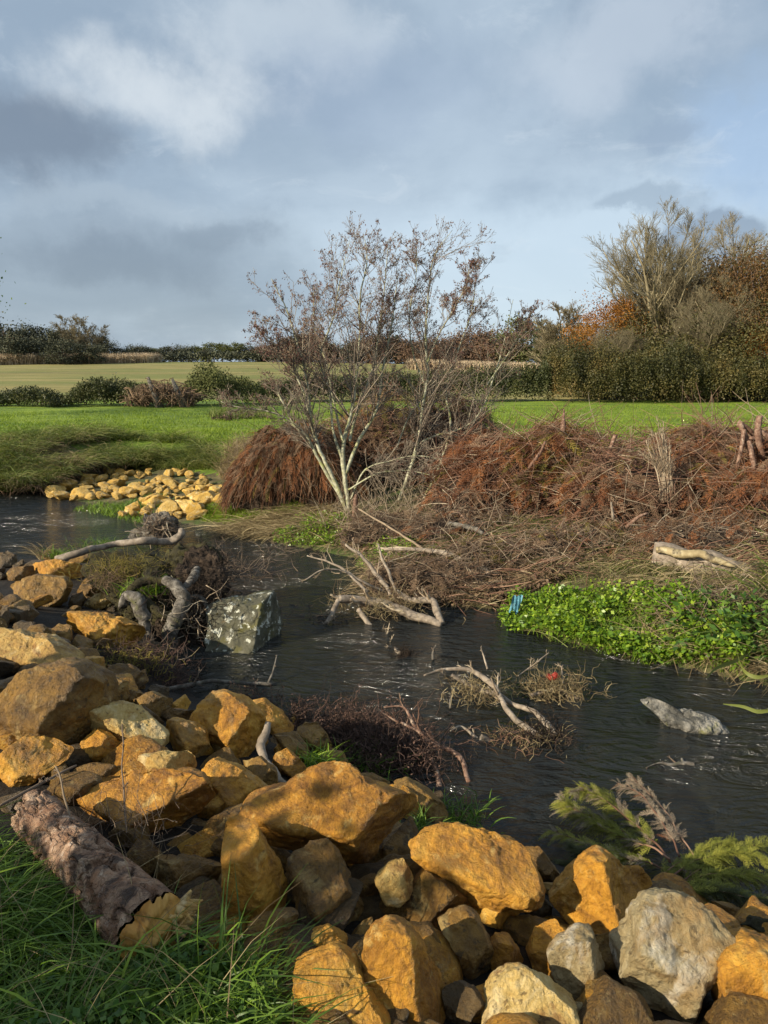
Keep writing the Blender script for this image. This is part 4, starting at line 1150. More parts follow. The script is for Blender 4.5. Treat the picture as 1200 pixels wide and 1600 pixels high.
def add_fronds(mb, base, direc, length, tmpl=FRL, curl=0.35, rnd=None, wide=1.0):
    """instances of the spray merged into mb; base (N,3), direc (N,3)"""
    n = len(base)
    length = np.broadcast_to(length, n)
    X = unit(np.asarray(direc, float))
    up = np.array([0, 0, 1.0]) + rng.normal(0, 0.45, (n, 3))
    Yv = unit(np.cross(up, X)); Zv = np.cross(X, Yv)
    which = rng.integers(0, len(tmpl), n)
    for k, (V, Q) in enumerate(tmpl):
        ids = np.where(which == k)[0]
        if not len(ids): continue
        Vl = V[None] * length[ids][:, None, None]
        W_ = base[ids][:, None] + Vl[..., 0:1] * X[ids][:, None] + Vl[..., 1:2] * Yv[ids][:, None] * wide + Vl[..., 2:3] * Zv[ids][:, None]
        W_[..., 2] -= curl * V[None, :, 0] ** 2 * length[ids][:, None]
        q = (Q[None] + (np.arange(len(ids)) * len(V))[:, None, None]).reshape(-1, 4)
        r = rng.random(len(ids)) if rnd is None else rnd[ids]
        mb.add(W_.reshape(-1, 3), Q=q, rnd=np.repeat(r, len(V)) * 0.7 + 0.3 * rng.random(len(ids) * len(V)))
    return mb


def curly(cn, spread, n, ln, rad, K=6, jit=0.55, flat=1.0, up=0.0):
    """random curling rootlets / twigs around a point"""
    B = np.asarray(cn)[None] + rng.normal(0, 1, (n, 3)) * np.asarray(spread)
    d = unit(rng.normal(0, 1, (n, 3)) * [1, 1, flat] + [0, 0, up])
    le = ln * rng.uniform(0.4, 1.2, n)
    pts = [B]
    for s in range(1, K):
        d = unit(d + rng.normal(0, jit, (n, 3)) * [1, 1, flat])
        pts.append(pts[-1] + d * (le / (K - 1))[:, None])
    P = np.stack(pts, 1)
    return P, rad * rng.uniform(0.5, 1.3, n)[:, None] * np.linspace(1, 0.35, K)[None]


def resample(P, K):
    s = np.linspace(0, len(P) - 1, K)
    i = np.minimum(s.astype(int), len(P) - 2)
    f = (s - i)[:, None]
    return P[i] * (1 - f) + P[i + 1] * f


#MARK2
# ------------------------------------------------------------------ background: trees, hedges, maize
def gz(x, y):
    return float(height(np.array([x]), np.array([y]))[0])


def crown_points(n, rx, ry, rz, nclump, seed, fill=0.5):
    """leaf positions in clumps spread through an uneven ellipsoid"""
    rr = np.random.default_rng(seed)
    d = unit(rr.normal(0, 1, (nclump, 3)))
    r = rr.uniform(0.25, 1.0, nclump) ** fill
    c = d * r[:, None] * np.array([rx, ry, rz])
    i = rr.integers(0, nclump, n)
    cs = rr.uniform(0.10, 0.26, nclump)
    return c[i] + rr.normal(0, 1, (n, 3)) * cs[i][:, None] * np.array([rx, ry, rz * 0.8]), np.clip(rr.random(nclump)[i] * 0.6 + rr.random(n) * 0.4, 0, 1)


def tree_woody(h, r0, seed, n1=10, n2=7, n3=5, spread=(0.4, 0.9), trunk_t=0.3, up=0.3, stems=1, lean=0.0, l1=(0.45, 0.7)):
    st = []
    for k in range(stems):
        a = rng.uniform(0, 6.28); l = rng.uniform(0.05, 0.28) if stems > 1 else lean
        pts = [np.array([0.0, 0, -0.3])]
        for s in range(1, 8):
            f = s / 7
            pts.append(np.array([math.cos(a) * l * h * f + rng.normal(0, .015) * h, math.sin(a) * l * h * f + rng.normal(0, .015) * h, h * f * rng.uniform(.97, 1.0)]))
        st.append(np.array(pts))
    P0 = np.array(st)
    R0 = np.repeat((r0 * np.linspace(1, 0.12, 8))[None], stems, 0)
    P1, R1 = branch(P0, R0, n1, spread, l1, trunk_t, 0.97, up, 0.10, 6, 0.6)
    P2, R2 = branch(P1, R1, n2, (0.3, 0.8), (0.4, 0.7), 0.2, 1.0, up * 0.7, 0.14, 5, 0.6)
    P3, R3 = branch(P2, R2, n3, (0.3, 0.8), (0.4, 0.8), 0.15, 1.0, up * 0.5, 0.16, 4, 0.6) if n3 else (P2[:0], R2[:0])
    return (P0, R0), (P1, R1), (P2, R2), (P3, R3)


def make_tree(name, kind, h, wid, leafmat, twigmat='twig', seed=1, nleaf=5000, leaf=0.3, nclump=60, bare=False, cz=0.6, rz=0.42, minr=0.02, stems=1, crown_part='crown', n=(9, 6, 4), ivy=False):
    """returns an Empty with trunk and crown children at the origin"""
    e = empty(name, (0, 0, 0))
    L0, L1, L2, L3 = tree_woody(h * 0.93, h * 0.022, seed, *n, stems=stems)
    mb = MB()
    mb.tubes(L0[0], L0[1], 6)
    mb.tubes(L1[0], L1[1], 4)
    mb.build('trunk', M[twigmat], parent=e)
    cb = MB()
    if bare:
        cb.tubes(L2[0], np.maximum(L2[1], minr), 3)
        cb.tubes(L3[0], np.maximum(L3[1], minr * 0.7), 3)
        P4, R4 = branch(L3[0], L3[1], 4, (0.25, 0.7), (0.6, 1.0), 0.2, 1, 0.10, 0.10, 3)
        cb.tubes(P4, np.maximum(R4, minr * 0.5), 3)
        cb.build(crown_part, M[twigmat], parent=e)
        if nleaf:
            cb = MB()
            idx = rng.integers(0, len(P4), nleaf)
            cb.leaves(P4[idx, -1] + rng.normal(0, .15, (nleaf, 3)), rng.uniform(.6, 1.3, nleaf) * leaf, 0.7)
            cb.build('leaves', M[leafmat], parent=e)
    else:
        c, rn = crown_points(nleaf, wid / 2, wid / 2, h * rz, nclump, seed)
        c = c + [0, 0, h * cz]
        c[:, 2] = np.maximum(c[:, 2], 0.1)
        cb.leaves(c, rng.uniform(.6, 1.4, nleaf) * leaf, 0.75, rnd=rn)
        cb.build(crown_part, M[leafmat], parent=e)
    return e


def copy_tree(src, loc, rz=0, sc=1.0, label=None, cat=None, group=None):
    r = src.copy(); COL.objects.link(r)
    r.location = loc; r.rotation_euler = (0, 0, rz); r.scale = (sc, sc, sc) if np.isscalar(sc) else sc
    for ch in list(src.children):
        c = ch.copy(); COL.objects.link(c); c.parent = r
    tag(r, label, cat, group)
    return r


def place(proto, used, px, Y, h_px_top, h0, label, cat='tree', group=None, widen=1.0, sink=0.2):
    """stand a tree at the world distance Y under photo column px so that its top reaches a photo row"""
    d = px_dir(px, 575)
    x = d[0] / d[1] * Y
    z = gz(x, Y)
    dt = px_dir(px, h_px_top)
    ztop = EYE + dt[2] / dt[1] * Y
    s = max((ztop - z + sink) / h0, 0.2)
    loc = (x, Y, z - sink)
    if proto.name not in used:
        used.add(proto.name)
        proto.location = loc; proto.rotation_euler = (0, 0, rng.uniform(0, 6.28)); proto.scale = (s * widen, s * widen, s)
        tag(proto, label, cat, group)
        return proto
    return copy_tree(proto, loc, rng.uniform(0, 6.28), (s * widen, s * widen, s), label, cat, group)


used = set()
pd = [make_tree('woodland_tree', 'dark', 10, 9, 'farleaf', 'twig', 60 + k, 3600, 0.42, 50, n=(7, 4, 0), cz=.48, rz=.50) for k in range(3)]
pg = make_tree('woodland_tree', 'green', 10, 9, 'fargreen', 'twig', 70, 3200, 0.42, 45, n=(7, 4, 0))
pr = make_tree('woodland_tree', 'rust', 10, 10, 'farrust', 'twig', 71, 3400, 0.42, 45, n=(7, 4, 0), cz=.48, rz=.50)
pb = make_tree('bare_tree', 'bare', 10, 9, 'farleaf', 'fartwig', 72, 0, 0.4, bare=True, minr=0.028, stems=3, n=(10, 7, 5))
GW = 'dark trees of the distant wood on the left'
for px, top, Y, w_ in [(-60, 498, 150, 1.2), (-25, 492, 148, 1.2), (8, 502, 146, 1.2), (35, 508, 150, 1.1), (60, 506, 152, 1.2), (88, 514, 148, 1.1), (112, 512, 156, 1.2), (150, 518, 156, 1.1), (170, 532, 150, 1.2), (190, 540, 152, 1.4), (20, 520, 140, 1.4), (52, 524, 142, 1.4), (100, 528, 140, 1.5), (140, 534, 142, 1.5)]:
    place(pd[int(rng.integers(3))], used, px, Y, top, 10.2, 'dark tree in the distant wood beyond the maize at the far left', 'tree', GW, w_)
place(pb, used, 122, 150, 505, 10, 'pale bare rounded tree standing up from the distant dark wood on the left', 'bare tree', None, 1.6)
place(pb, used, 150, 151, 516, 10, 'smaller pale bare tree right of the bigger one in the distant wood', 'bare tree', None, 1.4)
GH = 'trees along the far hedge line at the top of the field'
for px in range(205, 420, 13):
    place([pd[0], pd[1], pd[2], pg][int(rng.integers(4))], used, px, 168 + rng.uniform(-4, 4), 541 + rng.uniform(-6, 5), 10.2, 'low tree in the dark hedge line at the top of the left field', 'tree', GH, 1.5)
place(pr, used, 410, 165, 533, 10.2, 'small rust-orange tree in the far hedge line left of the alder', 'tree', None, 1.1)
for px in range(425, 700, 15):
    place([pr, pd[0], pd[1], pr][int(rng.integers(4))], used, px, 165 + rng.uniform(-5, 5), 528 + 9 * math.sin(px * .05) + rng.uniform(-6, 6), 10.2, 'rusty brown tree of the far line seen through the alder branches', 'tree', 'rusty trees behind the alder', 1.4)
for px, top, Y, w_ in [(700, 522, 125, 1.2), (722, 512, 128, 1.1), (745, 508, 126, 1.1), (766, 506, 130, 1.2), (780, 516, 120, 1.3), (650, 524, 130, 1.3), (675, 520, 132, 1.3)]:
    place(pr, used, px, Y, top, 10.2, 'reddish brown tree in the clump behind the right side of the alder', 'tree', 'reddish tree clump behind the alder', w_)
place(pg, used, 812, 118, 498, 10.2, 'tall green round-headed tree right of the reddish clump', 'tree', None, 1.05)
place(pg, used, 842, 124, 514, 10.2, 'green tree behind the pale bushy willow', 'tree', None, 1.2)
place(pg, used, 790, 122, 522, 10.2, 'low green tree in front of the reddish clump', 'tree', None, 1.2)
place(pd[1], used, 862, 130, 520, 10.2, 'dark tree between the green tree and the hedge corner', 'tree', None, 1.2)
place(pb, used, 885, 60, 498, 10, 'pale bushy bare willow at the left end of the tall hedge', 'bare tree', None, 1.4)
place(pb, used, 862, 62, 520, 10, 'low greyish bare bush left of the willow by the tall hedge', 'bush', None, 1.8)
place(pb, used, 910, 58, 520, 10, 'bare grey bush under the orange tree, left side', 'bush', None, 1.8)

# the big trees over the right-hand hedge
tb_ = make_tree('bare_tree', 'big', 12, 9, 'hedge2', 'fartwig', 80, 0, 0.14, bare=True, minr=0.011, stems=2, n=(14, 10, 7))
place(tb_, used, 1050, 52, 352, 12, 'tall pale grey almost bare tree, tallest at the right', 'bare tree', None, 1.15)
place(tb_, used, 1018, 55, 402, 12, 'bare grey tree left of the tallest one', 'bare tree', None, 1.15)
place(tb_, used, 1105, 57, 372, 12, 'bare grey tree right of the tallest one, behind the copper tree', 'bare tree', None, 1.2)
place(tb_, used, 990, 54, 450, 12, 'low bare tree beside the orange tree', 'bare tree', None, 1.2)
to = make_tree('autumn_tree', 'orange', 8, 6, 'autumn', 'twig', 81, 12000, 0.12, 55, n=(8, 6, 0), rz=0.34, cz=0.66)
place(to, used, 938, 53, 468, 8.0, 'bright orange autumn tree rising over the hedge', 'autumn tree', None, 1.0)
place(to, used, 985, 55, 492, 8.0, 'darker orange tree just right of the bright orange one', 'autumn tree', None, 0.6)
tcop = make_tree('autumn_tree', 'copper', 12, 9, 'copper', 'twig', 82, 17000, 0.13, 70, n=(9, 6, 0), rz=0.36, cz=0.62)
place(tcop, used, 1165, 50, 392, 12, 'tall copper brown tree at the right edge', 'autumn tree', None, 1.05)
place(tcop, used, 1110, 54, 405, 12, 'copper brown tree behind the pale bare tree', 'autumn tree', None, 0.8)
place(tcop, used, 1225, 48, 396, 12, 'copper tree cut by the right edge', 'autumn tree', None, 0.9)
tgr = make_tree('thicket_tree', 'green', 8, 7, 'hedge2', 'twig', 83, 14000, 0.13, 70, n=(8, 6, 0), rz=0.48, cz=0.5)
for px, top, Y, w_, lab in [(1075, 432, 56, .9, 'tall olive tree behind the pale bare trunks'), (1128, 412, 57, .9, 'tall brownish olive tree behind the copper one'), (1180, 405, 54, 1., 'tall olive brown tree at the right edge'),
                       (1030, 455, 56, .8, 'olive tree filling behind the left bare tree'), (975, 505, 54, 1., 'low olive tree behind the orange tree'), (1000, 500, 50, .9, 'ivy-dark tree low beneath the pale bare tree'), (1045, 470, 52, .7, 'ivy-green tree behind the pale trunk'), (1100, 495, 50, 1., 'green thicket tree right of the pale trunk'),
                       (1150, 470, 49, .9, 'olive thicket tree below the copper one'), (1200, 480, 47, 1., 'olive thicket tree at the right edge above the hedge'), (955, 530, 50, 1.1, 'low green tree beneath the orange one'), (915, 548, 52, 1.1, 'low green bush at the hedge left of the orange tree')]:
    place(tgr, used, px, Y, top, 7.8, lab, 'tree', None, w_ * 1.35)
place(to, used, 1190, 46.5, 520, 8.0, 'orange-tinged bush at the right edge above the hedge', 'autumn tree', None, 0.8)
place(tb_, used, 1135, 49, 455, 12, 'fine brown bare bush in front of the thicket', 'bush', None, 1.3)
place(tb_, used, 1082, 49, 480, 12, 'fine bare bush right beside the pale trunk', 'bush', None, 1.3)
place(tb_, used, 945, 49, 520, 12, 'brown bare bush under the orange tree', 'bush', None, 1.4)


def hedge(name, pts, wid, mat_, leaf, dens, label, cat='hedge', seed=1, shape=0.35, brown=0.0):
    """pts rows (px, Y, top row): leafy bank along the line"""
    s = spl(pts, 60)
    cn = []
    rn = []
    for a_, b_ in zip(s[:-1], s[1:]):
        xa = px_dir(a_[0], 575)[0] / px_dir(a_[0], 575)[1] * a_[1]
        xb = px_dir(b_[0], 575)[0] / px_dir(b_[0], 575)[1] * b_[1]
        z0 = gz(xa, a_[1])
        dt = px_dir(a_[0], a_[2])
        zt = EYE + dt[2] / dt[1] * a_[1]
        H_ = max(zt - z0, 0.3) * 1.12
        seg = math.hypot(xb - xa, b_[1] - a_[1])
        k = int(dens * seg * (H_ + wid * 0.5))
        u = rng.random(k)
        an = rng.uniform(0, np.pi, k)
        rr_ = rng.uniform(0.75, 1.05, k) * (1 + 0.0 * an)
        x = xa + (xb - xa) * u; y = a_[1] + (b_[1] - a_[1]) * u
        q = np.stack([x * 0.8, y * 0.8, an * 1.2], 1)
        lump = 1 + shape * fbm(q, seed, 4, 0.7)
        yy = y - np.cos(an) * wid * 0.5 * rr_ * lump
        zc = z0 + np.sin(an) ** 0.45 * H_ * rr_ * lump * rng.uniform(0.15, 1, k) ** 0.25
        cn.append(np.stack([x, yy, np.maximum(zc, z0)], 1))
        rn.append(np.clip(0.5 + 0.8 * fbm(q * 1.7, seed + 3, 3) + rng.normal(0, 0.2, k), 0, 1))
    cn = np.concatenate(cn); rn = np.concatenate(rn)
    mb = MB().leaves(cn, rng.uniform(.6, 1.4, len(cn)) * leaf, 0.75, rnd=rn)
    o = mb.build(name, M[mat_], origin=tuple(cn.mean(0) * [1, 1, 0]))
    tag(o, label, cat)
    return o


hedge('tall_hedge', [(850, 47, 568), (880, 46, 550), (930, 45.5, 556), (1000, 45, 560), (1080, 45, 556), (1150, 45, 562), (1300, 45, 556)], 3.4, 'hedge2', 0.095, 1150, 'tall dense green hedge along the far side of the meadow, right side', seed=3, shape=.75)
hedge('field_hedge', [(400, 45, 602), (470, 45.5, 592), (560, 46, 590), (650, 46, 587), (740, 46, 580), (800, 46, 578), (855, 46.5, 572)], 2.4, 'hedge', 0.10, 1000, 'dark low hedge across the meadow seen through the alder', seed=5)
hedge('far_hedge', [(180, 163, 556), (260, 163, 553), (420, 163, 550), (560, 163, 548), (700, 160, 548), (860, 150, 545)], 5, 'farleaf', 0.45, 26, 'low dark hedge along the top of the far field', seed=6)
hedge('bramble_bush', [(-60, 39, 625), (0, 39, 617), (40, 39, 610), (70, 39, 613), (98, 39, 634)], 2.6, 'hedge', 0.09, 1200, 'low dark bramble bush at the left edge of the meadow', 'bush', seed=7, shape=0.7)
hedge('bramble_bush', [(98, 40, 630), (125, 40, 603), (165, 40, 592), (200, 40, 594), (222, 40, 606)], 3.0, 'hedge', 0.09, 1200, 'round dark bramble bush left of the old brush pile', 'bush', seed=8, shape=0.6)
hedge('leafy_bush', [(288, 41, 604), (300, 41, 586), (322, 41, 578), (345, 41, 582), (372, 41.5, 598), (410, 42, 606)], 2.6, 'fargreen', 0.09, 1000, 'green upright bush right of the old brush pile', 'bush', seed=9, shape=0.7)

# thin stems standing out of the hedge
# grey brush pile between the bushes with two old stakes
def xY(px, Y):
    d = px_dir(px, 575)
    return d[0] / d[1] * Y


bpile = empty('old_brush_pile', (xY(250, 39), 39, gz(xY(250, 39), 39)))
mb = MB()
n = 900
bx_ = rng.uniform(xY(205, 39), xY(302, 39), n); by_ = 39 + rng.normal(0, .7, n)
P = []
for k in range(n):
    z0 = gz(bx_[k], by_[k]) if k % 10 == 0 else z0
    a = rng.uniform(-1.2, 1.2)
    d = np.array([math.sin(a), rng.normal(0, .4), abs(math.cos(a)) * .9]); L_ = rng.uniform(.4, 1.1)
    p0 = np.array([bx_[k], by_[k], z0 + rng.uniform(0, 1.0) * (1 - abs(bx_[k] - bpile.location.x) / 2.2)])
    P.append([p0, p0 + d * L_ * .5 + [0, 0, .1], p0 + d * L_ + [0, 0, -.25 * L_]])
P = np.array(P)
mb.tubes(P, np.full((n, 3), 0.022) * rng.uniform(.5, 1.4, n)[:, None], 3)
mb.build('brushwood', M['drybrown'], origin=tuple(bpile.location), parent=bpile).location = (0, 0, 0)
tag(bpile, 'grey brown heap of old brushwood between two bushes across the meadow', 'brush pile')
for px, top, lab in [(230, 589, 'grey broken stake at the left of the old brush pile'), (268, 592, 'grey leaning stake at the right of the old brush pile')]:
    x = xY(px, 38.2); z0 = gz(x, 38.2); dt = px_dir(px, top); zt = EYE + dt[2] / dt[1] * 38.2
    P = np.array([[x + .55, 38.2, z0 - .1], [x + .3, 38.2, z0 + (zt - z0) * .4], [x, 38.2, zt]])
    o = MB().tubes(P, np.array([.22, .17, .07]), 7).build('old_stake', M['rootbark'], origin=(x, 38.2, z0))
    tag(o, lab, 'stake')

# maize strips
def maize(px0, px1, Y, rows, n, label, h=1.9, y1=None):
    x0, x1 = xY(px0, Y), xY(px1, Y if y1 is None else y1)
    u = rng.random(n)
    x = x0 + (x1 - x0) * u
    y = Y + ((y1 or Y) - Y) * u + rng.uniform(0, rows, n)
    z = height(x, y)
    B = np.stack([x, y, z], 1)
    mb = MB().blades(B, rng.normal(0, .12, (n, 3)) * [1, 1, 0] + [0, 0, 1], h * rng.uniform(.75, 1.15, n), 0.16, 0.12, 2)
    P = rng.integers(0, n, n)
    mb.blades(B[P] + np.array([0, 0, 1]) * rng.uniform(.4, h * .8, n)[:, None], unit(rng.normal(0, 1, (n, 3)) * [1, 1, .3] + [0, 0, .3]), 0.7, 0.13, 0.6, 2)
    o = mb.build('maize_stand', M['corn'], origin=(float((x0 + x1) / 2), float(Y), 0))
    tag(o, label, 'maize', kind='stuff')


maize(-70, 232, 132, 9, 9000, 'strip of dry standing maize in front of the left wood', 2.1, 150)
maize(640, 850, 120, 8, 6000, 'strip of dry pinkish maize behind the alder on the right', 1.7, 100)

# ------------------------------------------------------------------ overhanging leafy branch of a bank tree at the left edge (its trunk stands outside the picture)
def bank_tree(loc, h, wid, seed, label, nleaf=7000, cz=.6, rz=.4):
    e = make_tree('bank_tree', 'x', h, wid, 'nettle', 'twig', seed, nleaf, 0.10, 60, n=(9, 7, 0), cz=cz, rz=rz)
    e.location = loc
    tag(e, label, 'tree')
    return e


bank_tree((-18.9, 30, .7), 8.2, 6.6, 91, 'dark leafy tree just touching the left edge of the photo', 9000, .66, .30)
bank_tree((-4.56, 0.07, .9), 2.35, 1.25, 92, 'unseen bushy young tree added on the near bank, left of and behind the viewer, to shade the grass', 2600, .60, .40)  # out of view, placed and sized to throw shade on the foreground grass
bank_tree((-5.48, 2.86, .8), 1.95, 0.85, 93, 'unseen small bush added on the near bank left of the viewer to shade the big brown boulder', 1800, .62, .38)  # out of view, crown set so its shade falls on the big brown boulder

# ------------------------------------------------------------------ the alders on the far bank
def vis_tube(mb, pts, sides=7, K=None, wob=0.01):
    P, Rr = traced(pts, K, wob)
    mb.tubes(P, Rr, sides)
    return P, Rr


def alder(name, stems, label, nch, leafn, seed, extra=()):
    stems = [[(a_[0], a_[1] if a_[1] > 620 else 620 - (620 - a_[1]) * .87, a_[2], a_[3]) for a_ in st_] for st_ in stems]
    base = at(*stems[0][0][:3])
    base[2] = gz(base[0], base[1])
    e = empty(name, tuple(base))
    tr = MB()
    PP, RR = [], []
    for st_ in stems:
        P, Rr = vis_tube(tr, [(a_[0], a_[1], a_[2], a_[3] * .46) for a_ in st_], 8)
        PP.append(resample(P, 14)); RR.append(np.interp(np.linspace(0, 1, 14), np.linspace(0, 1, len(Rr)), Rr))
    tr.build('trunk', M['alder'], origin=tuple(base), parent=e)
    P0 = np.array(PP); R0 = np.array(RR)
    tw = MB()
    P1, R1 = branch(P0, R0, int(nch * 1.35), (0.55, 1.15), (0.17, 0.32), 0.25, 0.92, 0.10, 0.08, 7, 0.5, 0.3, shorten=0.45)
    tw.tubes(P1, np.maximum(R1, .0032), 4)
    P2, R2 = branch(P1, R1, 6, (0.4, 0.95), (0.35, 0.65), 0.15, 1, 0.12, 0.12, 5, 0.6)
    tw.tubes(P2, np.maximum(R2, .0024), 3)
    P3, R3 = branch(P2, R2, 4, (0.3, 0.9), (0.4, 0.8), 0.2, 1, 0.10, 0.15, 4, 0.7)
    tw.tubes(P3, np.maximum(R3, .0018), 3)
    Pt, Rt = branch(P0, R0, 16, (0.35, 0.9), (0.05, 0.11), 0.55, 0.99, 0.12, 0.1, 5, 0.6, 0.4)
    tw.tubes(Pt, np.maximum(Rt, .0026), 3)
    Pu, Ru = branch(Pt, Rt, 5, (0.3, 0.9), (0.3, 0.6), 0.2, 1.0, 0.15, 0.1, 4, 0.6, 0.4)
    tw.tubes(Pu, np.maximum(Ru, .0018), 3)
    tw.build('twigs', M['aldtwig'], origin=tuple(base), parent=e)['kind'] = 'stuff'
    lf = MB()
    allP = np.concatenate([P3[:, 1:].reshape(-1, 3), P2[:, 2:].reshape(-1, 3), Pu[:, 1:].reshape(-1, 3), Pt[:, 1:].reshape(-1, 3)])
    hgt = allP[:, 2]
    keep = rng.random(len(allP)) < ss(hgt, 1.9, 3.6) * 1.0 + 0.06
    allP = allP[keep]
    idx = rng.integers(0, len(allP), leafn)
    lf.leaves(allP[idx] + rng.normal(0, .012, (leafn, 3)), rng.uniform(.5, 1.35, leafn) * .030, .55, D=np.array([[0, 0, -1.0]]) + rng.normal(0, .45, (leafn, 3)))
    lf.build('leaves', M['aldleaf'], origin=tuple(base), parent=e)['kind'] = 'stuff'
    tag(e, label, 'tree')
    return e


D0 = 12.7
S = []
def st(pts, dz=0.0, d1=0.0):
    n_ = len(pts)
    return [(p[0], p[1], D0 + dz + d1 * i / (n_ - 1), p[2]) for i, p in enumerate(pts)]


alder('alder', [
    st([(546,803,11.5),(540,760,10),(536,700,9),(548,650,7.5),(556,590,6.5),(562,520,5),(563,440,3.5),(574,375,2),(568,330,.8)]),
    st([(543,800,10),(520,745,8),(498,700,7),(485,650,6),(480,590,5),(466,530,4),(448,465,2.6),(424,408,.8)], 0, -.6),
    st([(540,790,8),(500,720,6.5),(478,680,6),(455,655,5),(436,615,4),(425,590,2)], 0, -.5),
    st([(478,682,5),(448,655,4.2),(415,642,3.4),(375,637,2.4),(345,628,1)], -.2, -.3),
    st([(540,740,8),(560,690,7),(588,640,5.5),(598,570,4.5),(612,490,3),(622,400,1)], 0, .5),
    st([(536,720,7),(520,670,5),(515,610,4.5),(500,550,3.6),(520,480,3),(530,420,2),(546,338,.8)], 0, -.4),
    st([(546,690,6.5),(556,650,5.5),(585,560,4.5),(592,500,3.4),(600,430,2.2),(606,350,.8)], .3, .5),
    st([(536,690,6),(520,620,4),(510,560,3.2),(492,500,2.4),(490,420,.8)], .2, .6),
    st([(485,650,5),(470,600,3.5),(452,560,2.8),(425,520,2),(392,488,.8)], -.3, -.5),
    st([(548,780,4),(570,735,3.5),(610,720,3),(650,712,2),(690,718,1)], -.3, -.7),
    st([(545,765,4),(590,740,3),(640,735,2.4),(672,742,1.2)], -.4, -.4),
    ], 'many-stemmed alder with pale lichened bark, its stems fanning from one foot', 27, 17000, 1)
alder('alder', [
    st([(617,803,5.5),(628,770,7),(645,720,7.5),(655,680,7),(660,640,6.5),(668,580,5.5),(665,520,4.5),(668,450,3.2),(678,370,2),(707,320,.7)], .5, .0),
    st([(640,812,5),(662,780,6),(684,735,6.5),(698,700,5.5),(730,672,4.5),(752,640,4),(770,590,3.2),(788,520,2.2),(802,445,.8)], .4, .4),
    st([(660,690,4),(682,680,3.6),(715,672,3.2),(745,655,2)], .4, 0),
    st([(696,704,4.5),(704,660,4),(697,610,3.6),(715,540,2.8),(738,460,2),(744,375,.8)], .5, .5),
    st([(668,560,4),(685,510,3),(705,470,2.2),(728,420,1.5),(735,380,.7)], .5, -.4),
    st([(664,600,4),(645,540,3),(640,470,2.2),(650,400,1.4),(652,335,.7)], .5, .5),
    st([(620,700,3),(640,650,2.6),(675,600,2),(690,540,1.4)], .8, .5),
    st([(760,600,3),(790,550,2.2),(815,500,1.4),(834,462,.6)], .6, .4),
    ], 'second alder with two crossing pale stems rising right of the many-stemmed one', 26, 13000, 2)
P, Rr = traced([(554, 812, D0 - .3, 6), (555, 790, D0 - .3, 5.5), (556, 768, D0 - .3, 3)], 6)
o = MB().tubes(P, Rr, 7).build('broken_stump', M['redwood'], origin=tuple(P[0]))
tag(o, 'short brown broken stem standing at the foot of the alder', 'stump')

# whippy undergrowth round the alder feet
n = 190
px_ = rng.uniform(500, 735, n); py_ = rng.uniform(775, 835, n)
Bp = np.array([at(a, b, D0 + rng.uniform(-.9, .6)) for a, b in zip(px_, py_)]); Bp[:, 2] = height(Bp[:, 0], Bp[:, 1])
d = unit(rng.normal(0, .55, (n, 3)) * [1, .6, 0] + [0, 0, 1])
L_ = rng.uniform(.25, .85, n)
P = np.stack([Bp, Bp + d * (L_ * .5)[:, None], Bp + d * L_[:, None] + rng.normal(0, .12, (n, 3))], 1)
mb = MB().tubes(P, np.repeat(rng.uniform(.003, .008, n)[:, None], 3, 1) * [1, .8, .4], 3)
P2, R2 = branch(P, np.full((n, 3), .005), 3, (.3, .9), (.3, .6), .3, 1, .1, .15, 3)
mb.tubes(P2, np.maximum(R2, .002), 3)
o = mb.build('dead_undergrowth', M['paletwig'], origin=(0, 0, 0))
tag(o, 'thicket of pale dead whips around the feet of the alders', 'undergrowth', kind='stuff')

# ------------------------------------------------------------------ the brushwood heaps of the far bank
def heap_surface(u, v, cx, cy, rx, ry, hz, seed, z0):
    """u along, v 0..1 over the top from the river side to the meadow side"""
    lump = 1 + 0.42 * fbm(np.stack([cx + u * rx, v * 3, u * 0 + seed], 1) * 1.4, seed, 4, 0.65)
    prof = np.sqrt(np.clip(1 - np.abs(u) ** 2.5, 0, 1))
    an = v * np.pi
    return np.stack([cx + u * rx, cy - np.cos(an) * ry * (0.5 + 0.5 * prof), z0 + np.sin(an) ** 0.8 * hz * prof * lump], 1)


def heap_core(name, cx, cy, rx, ry, hz, seed, z0, parent):
    U, V_ = np.meshgrid(np.linspace(-1, 1, 120), np.linspace(0, 1, 50))
    P = heap_surface(U.ravel(), V_.ravel(), cx, cy, rx * .96, ry * .9, hz * .88, seed, z0 - .05)
    P = P + 0.10 * fbm(P * 3.2, seed + 4, 4, .7)[:, None]
    i, j = np.meshgrid(np.arange(119), np.arange(49))
    a = (j * 120 + i).ravel()
    mb = MB().add(P, Q=np.stack([a, a + 1, a + 121, a + 120], 1))
    return mb.build(name, M['core'], origin=tuple(parent.location), parent=parent)


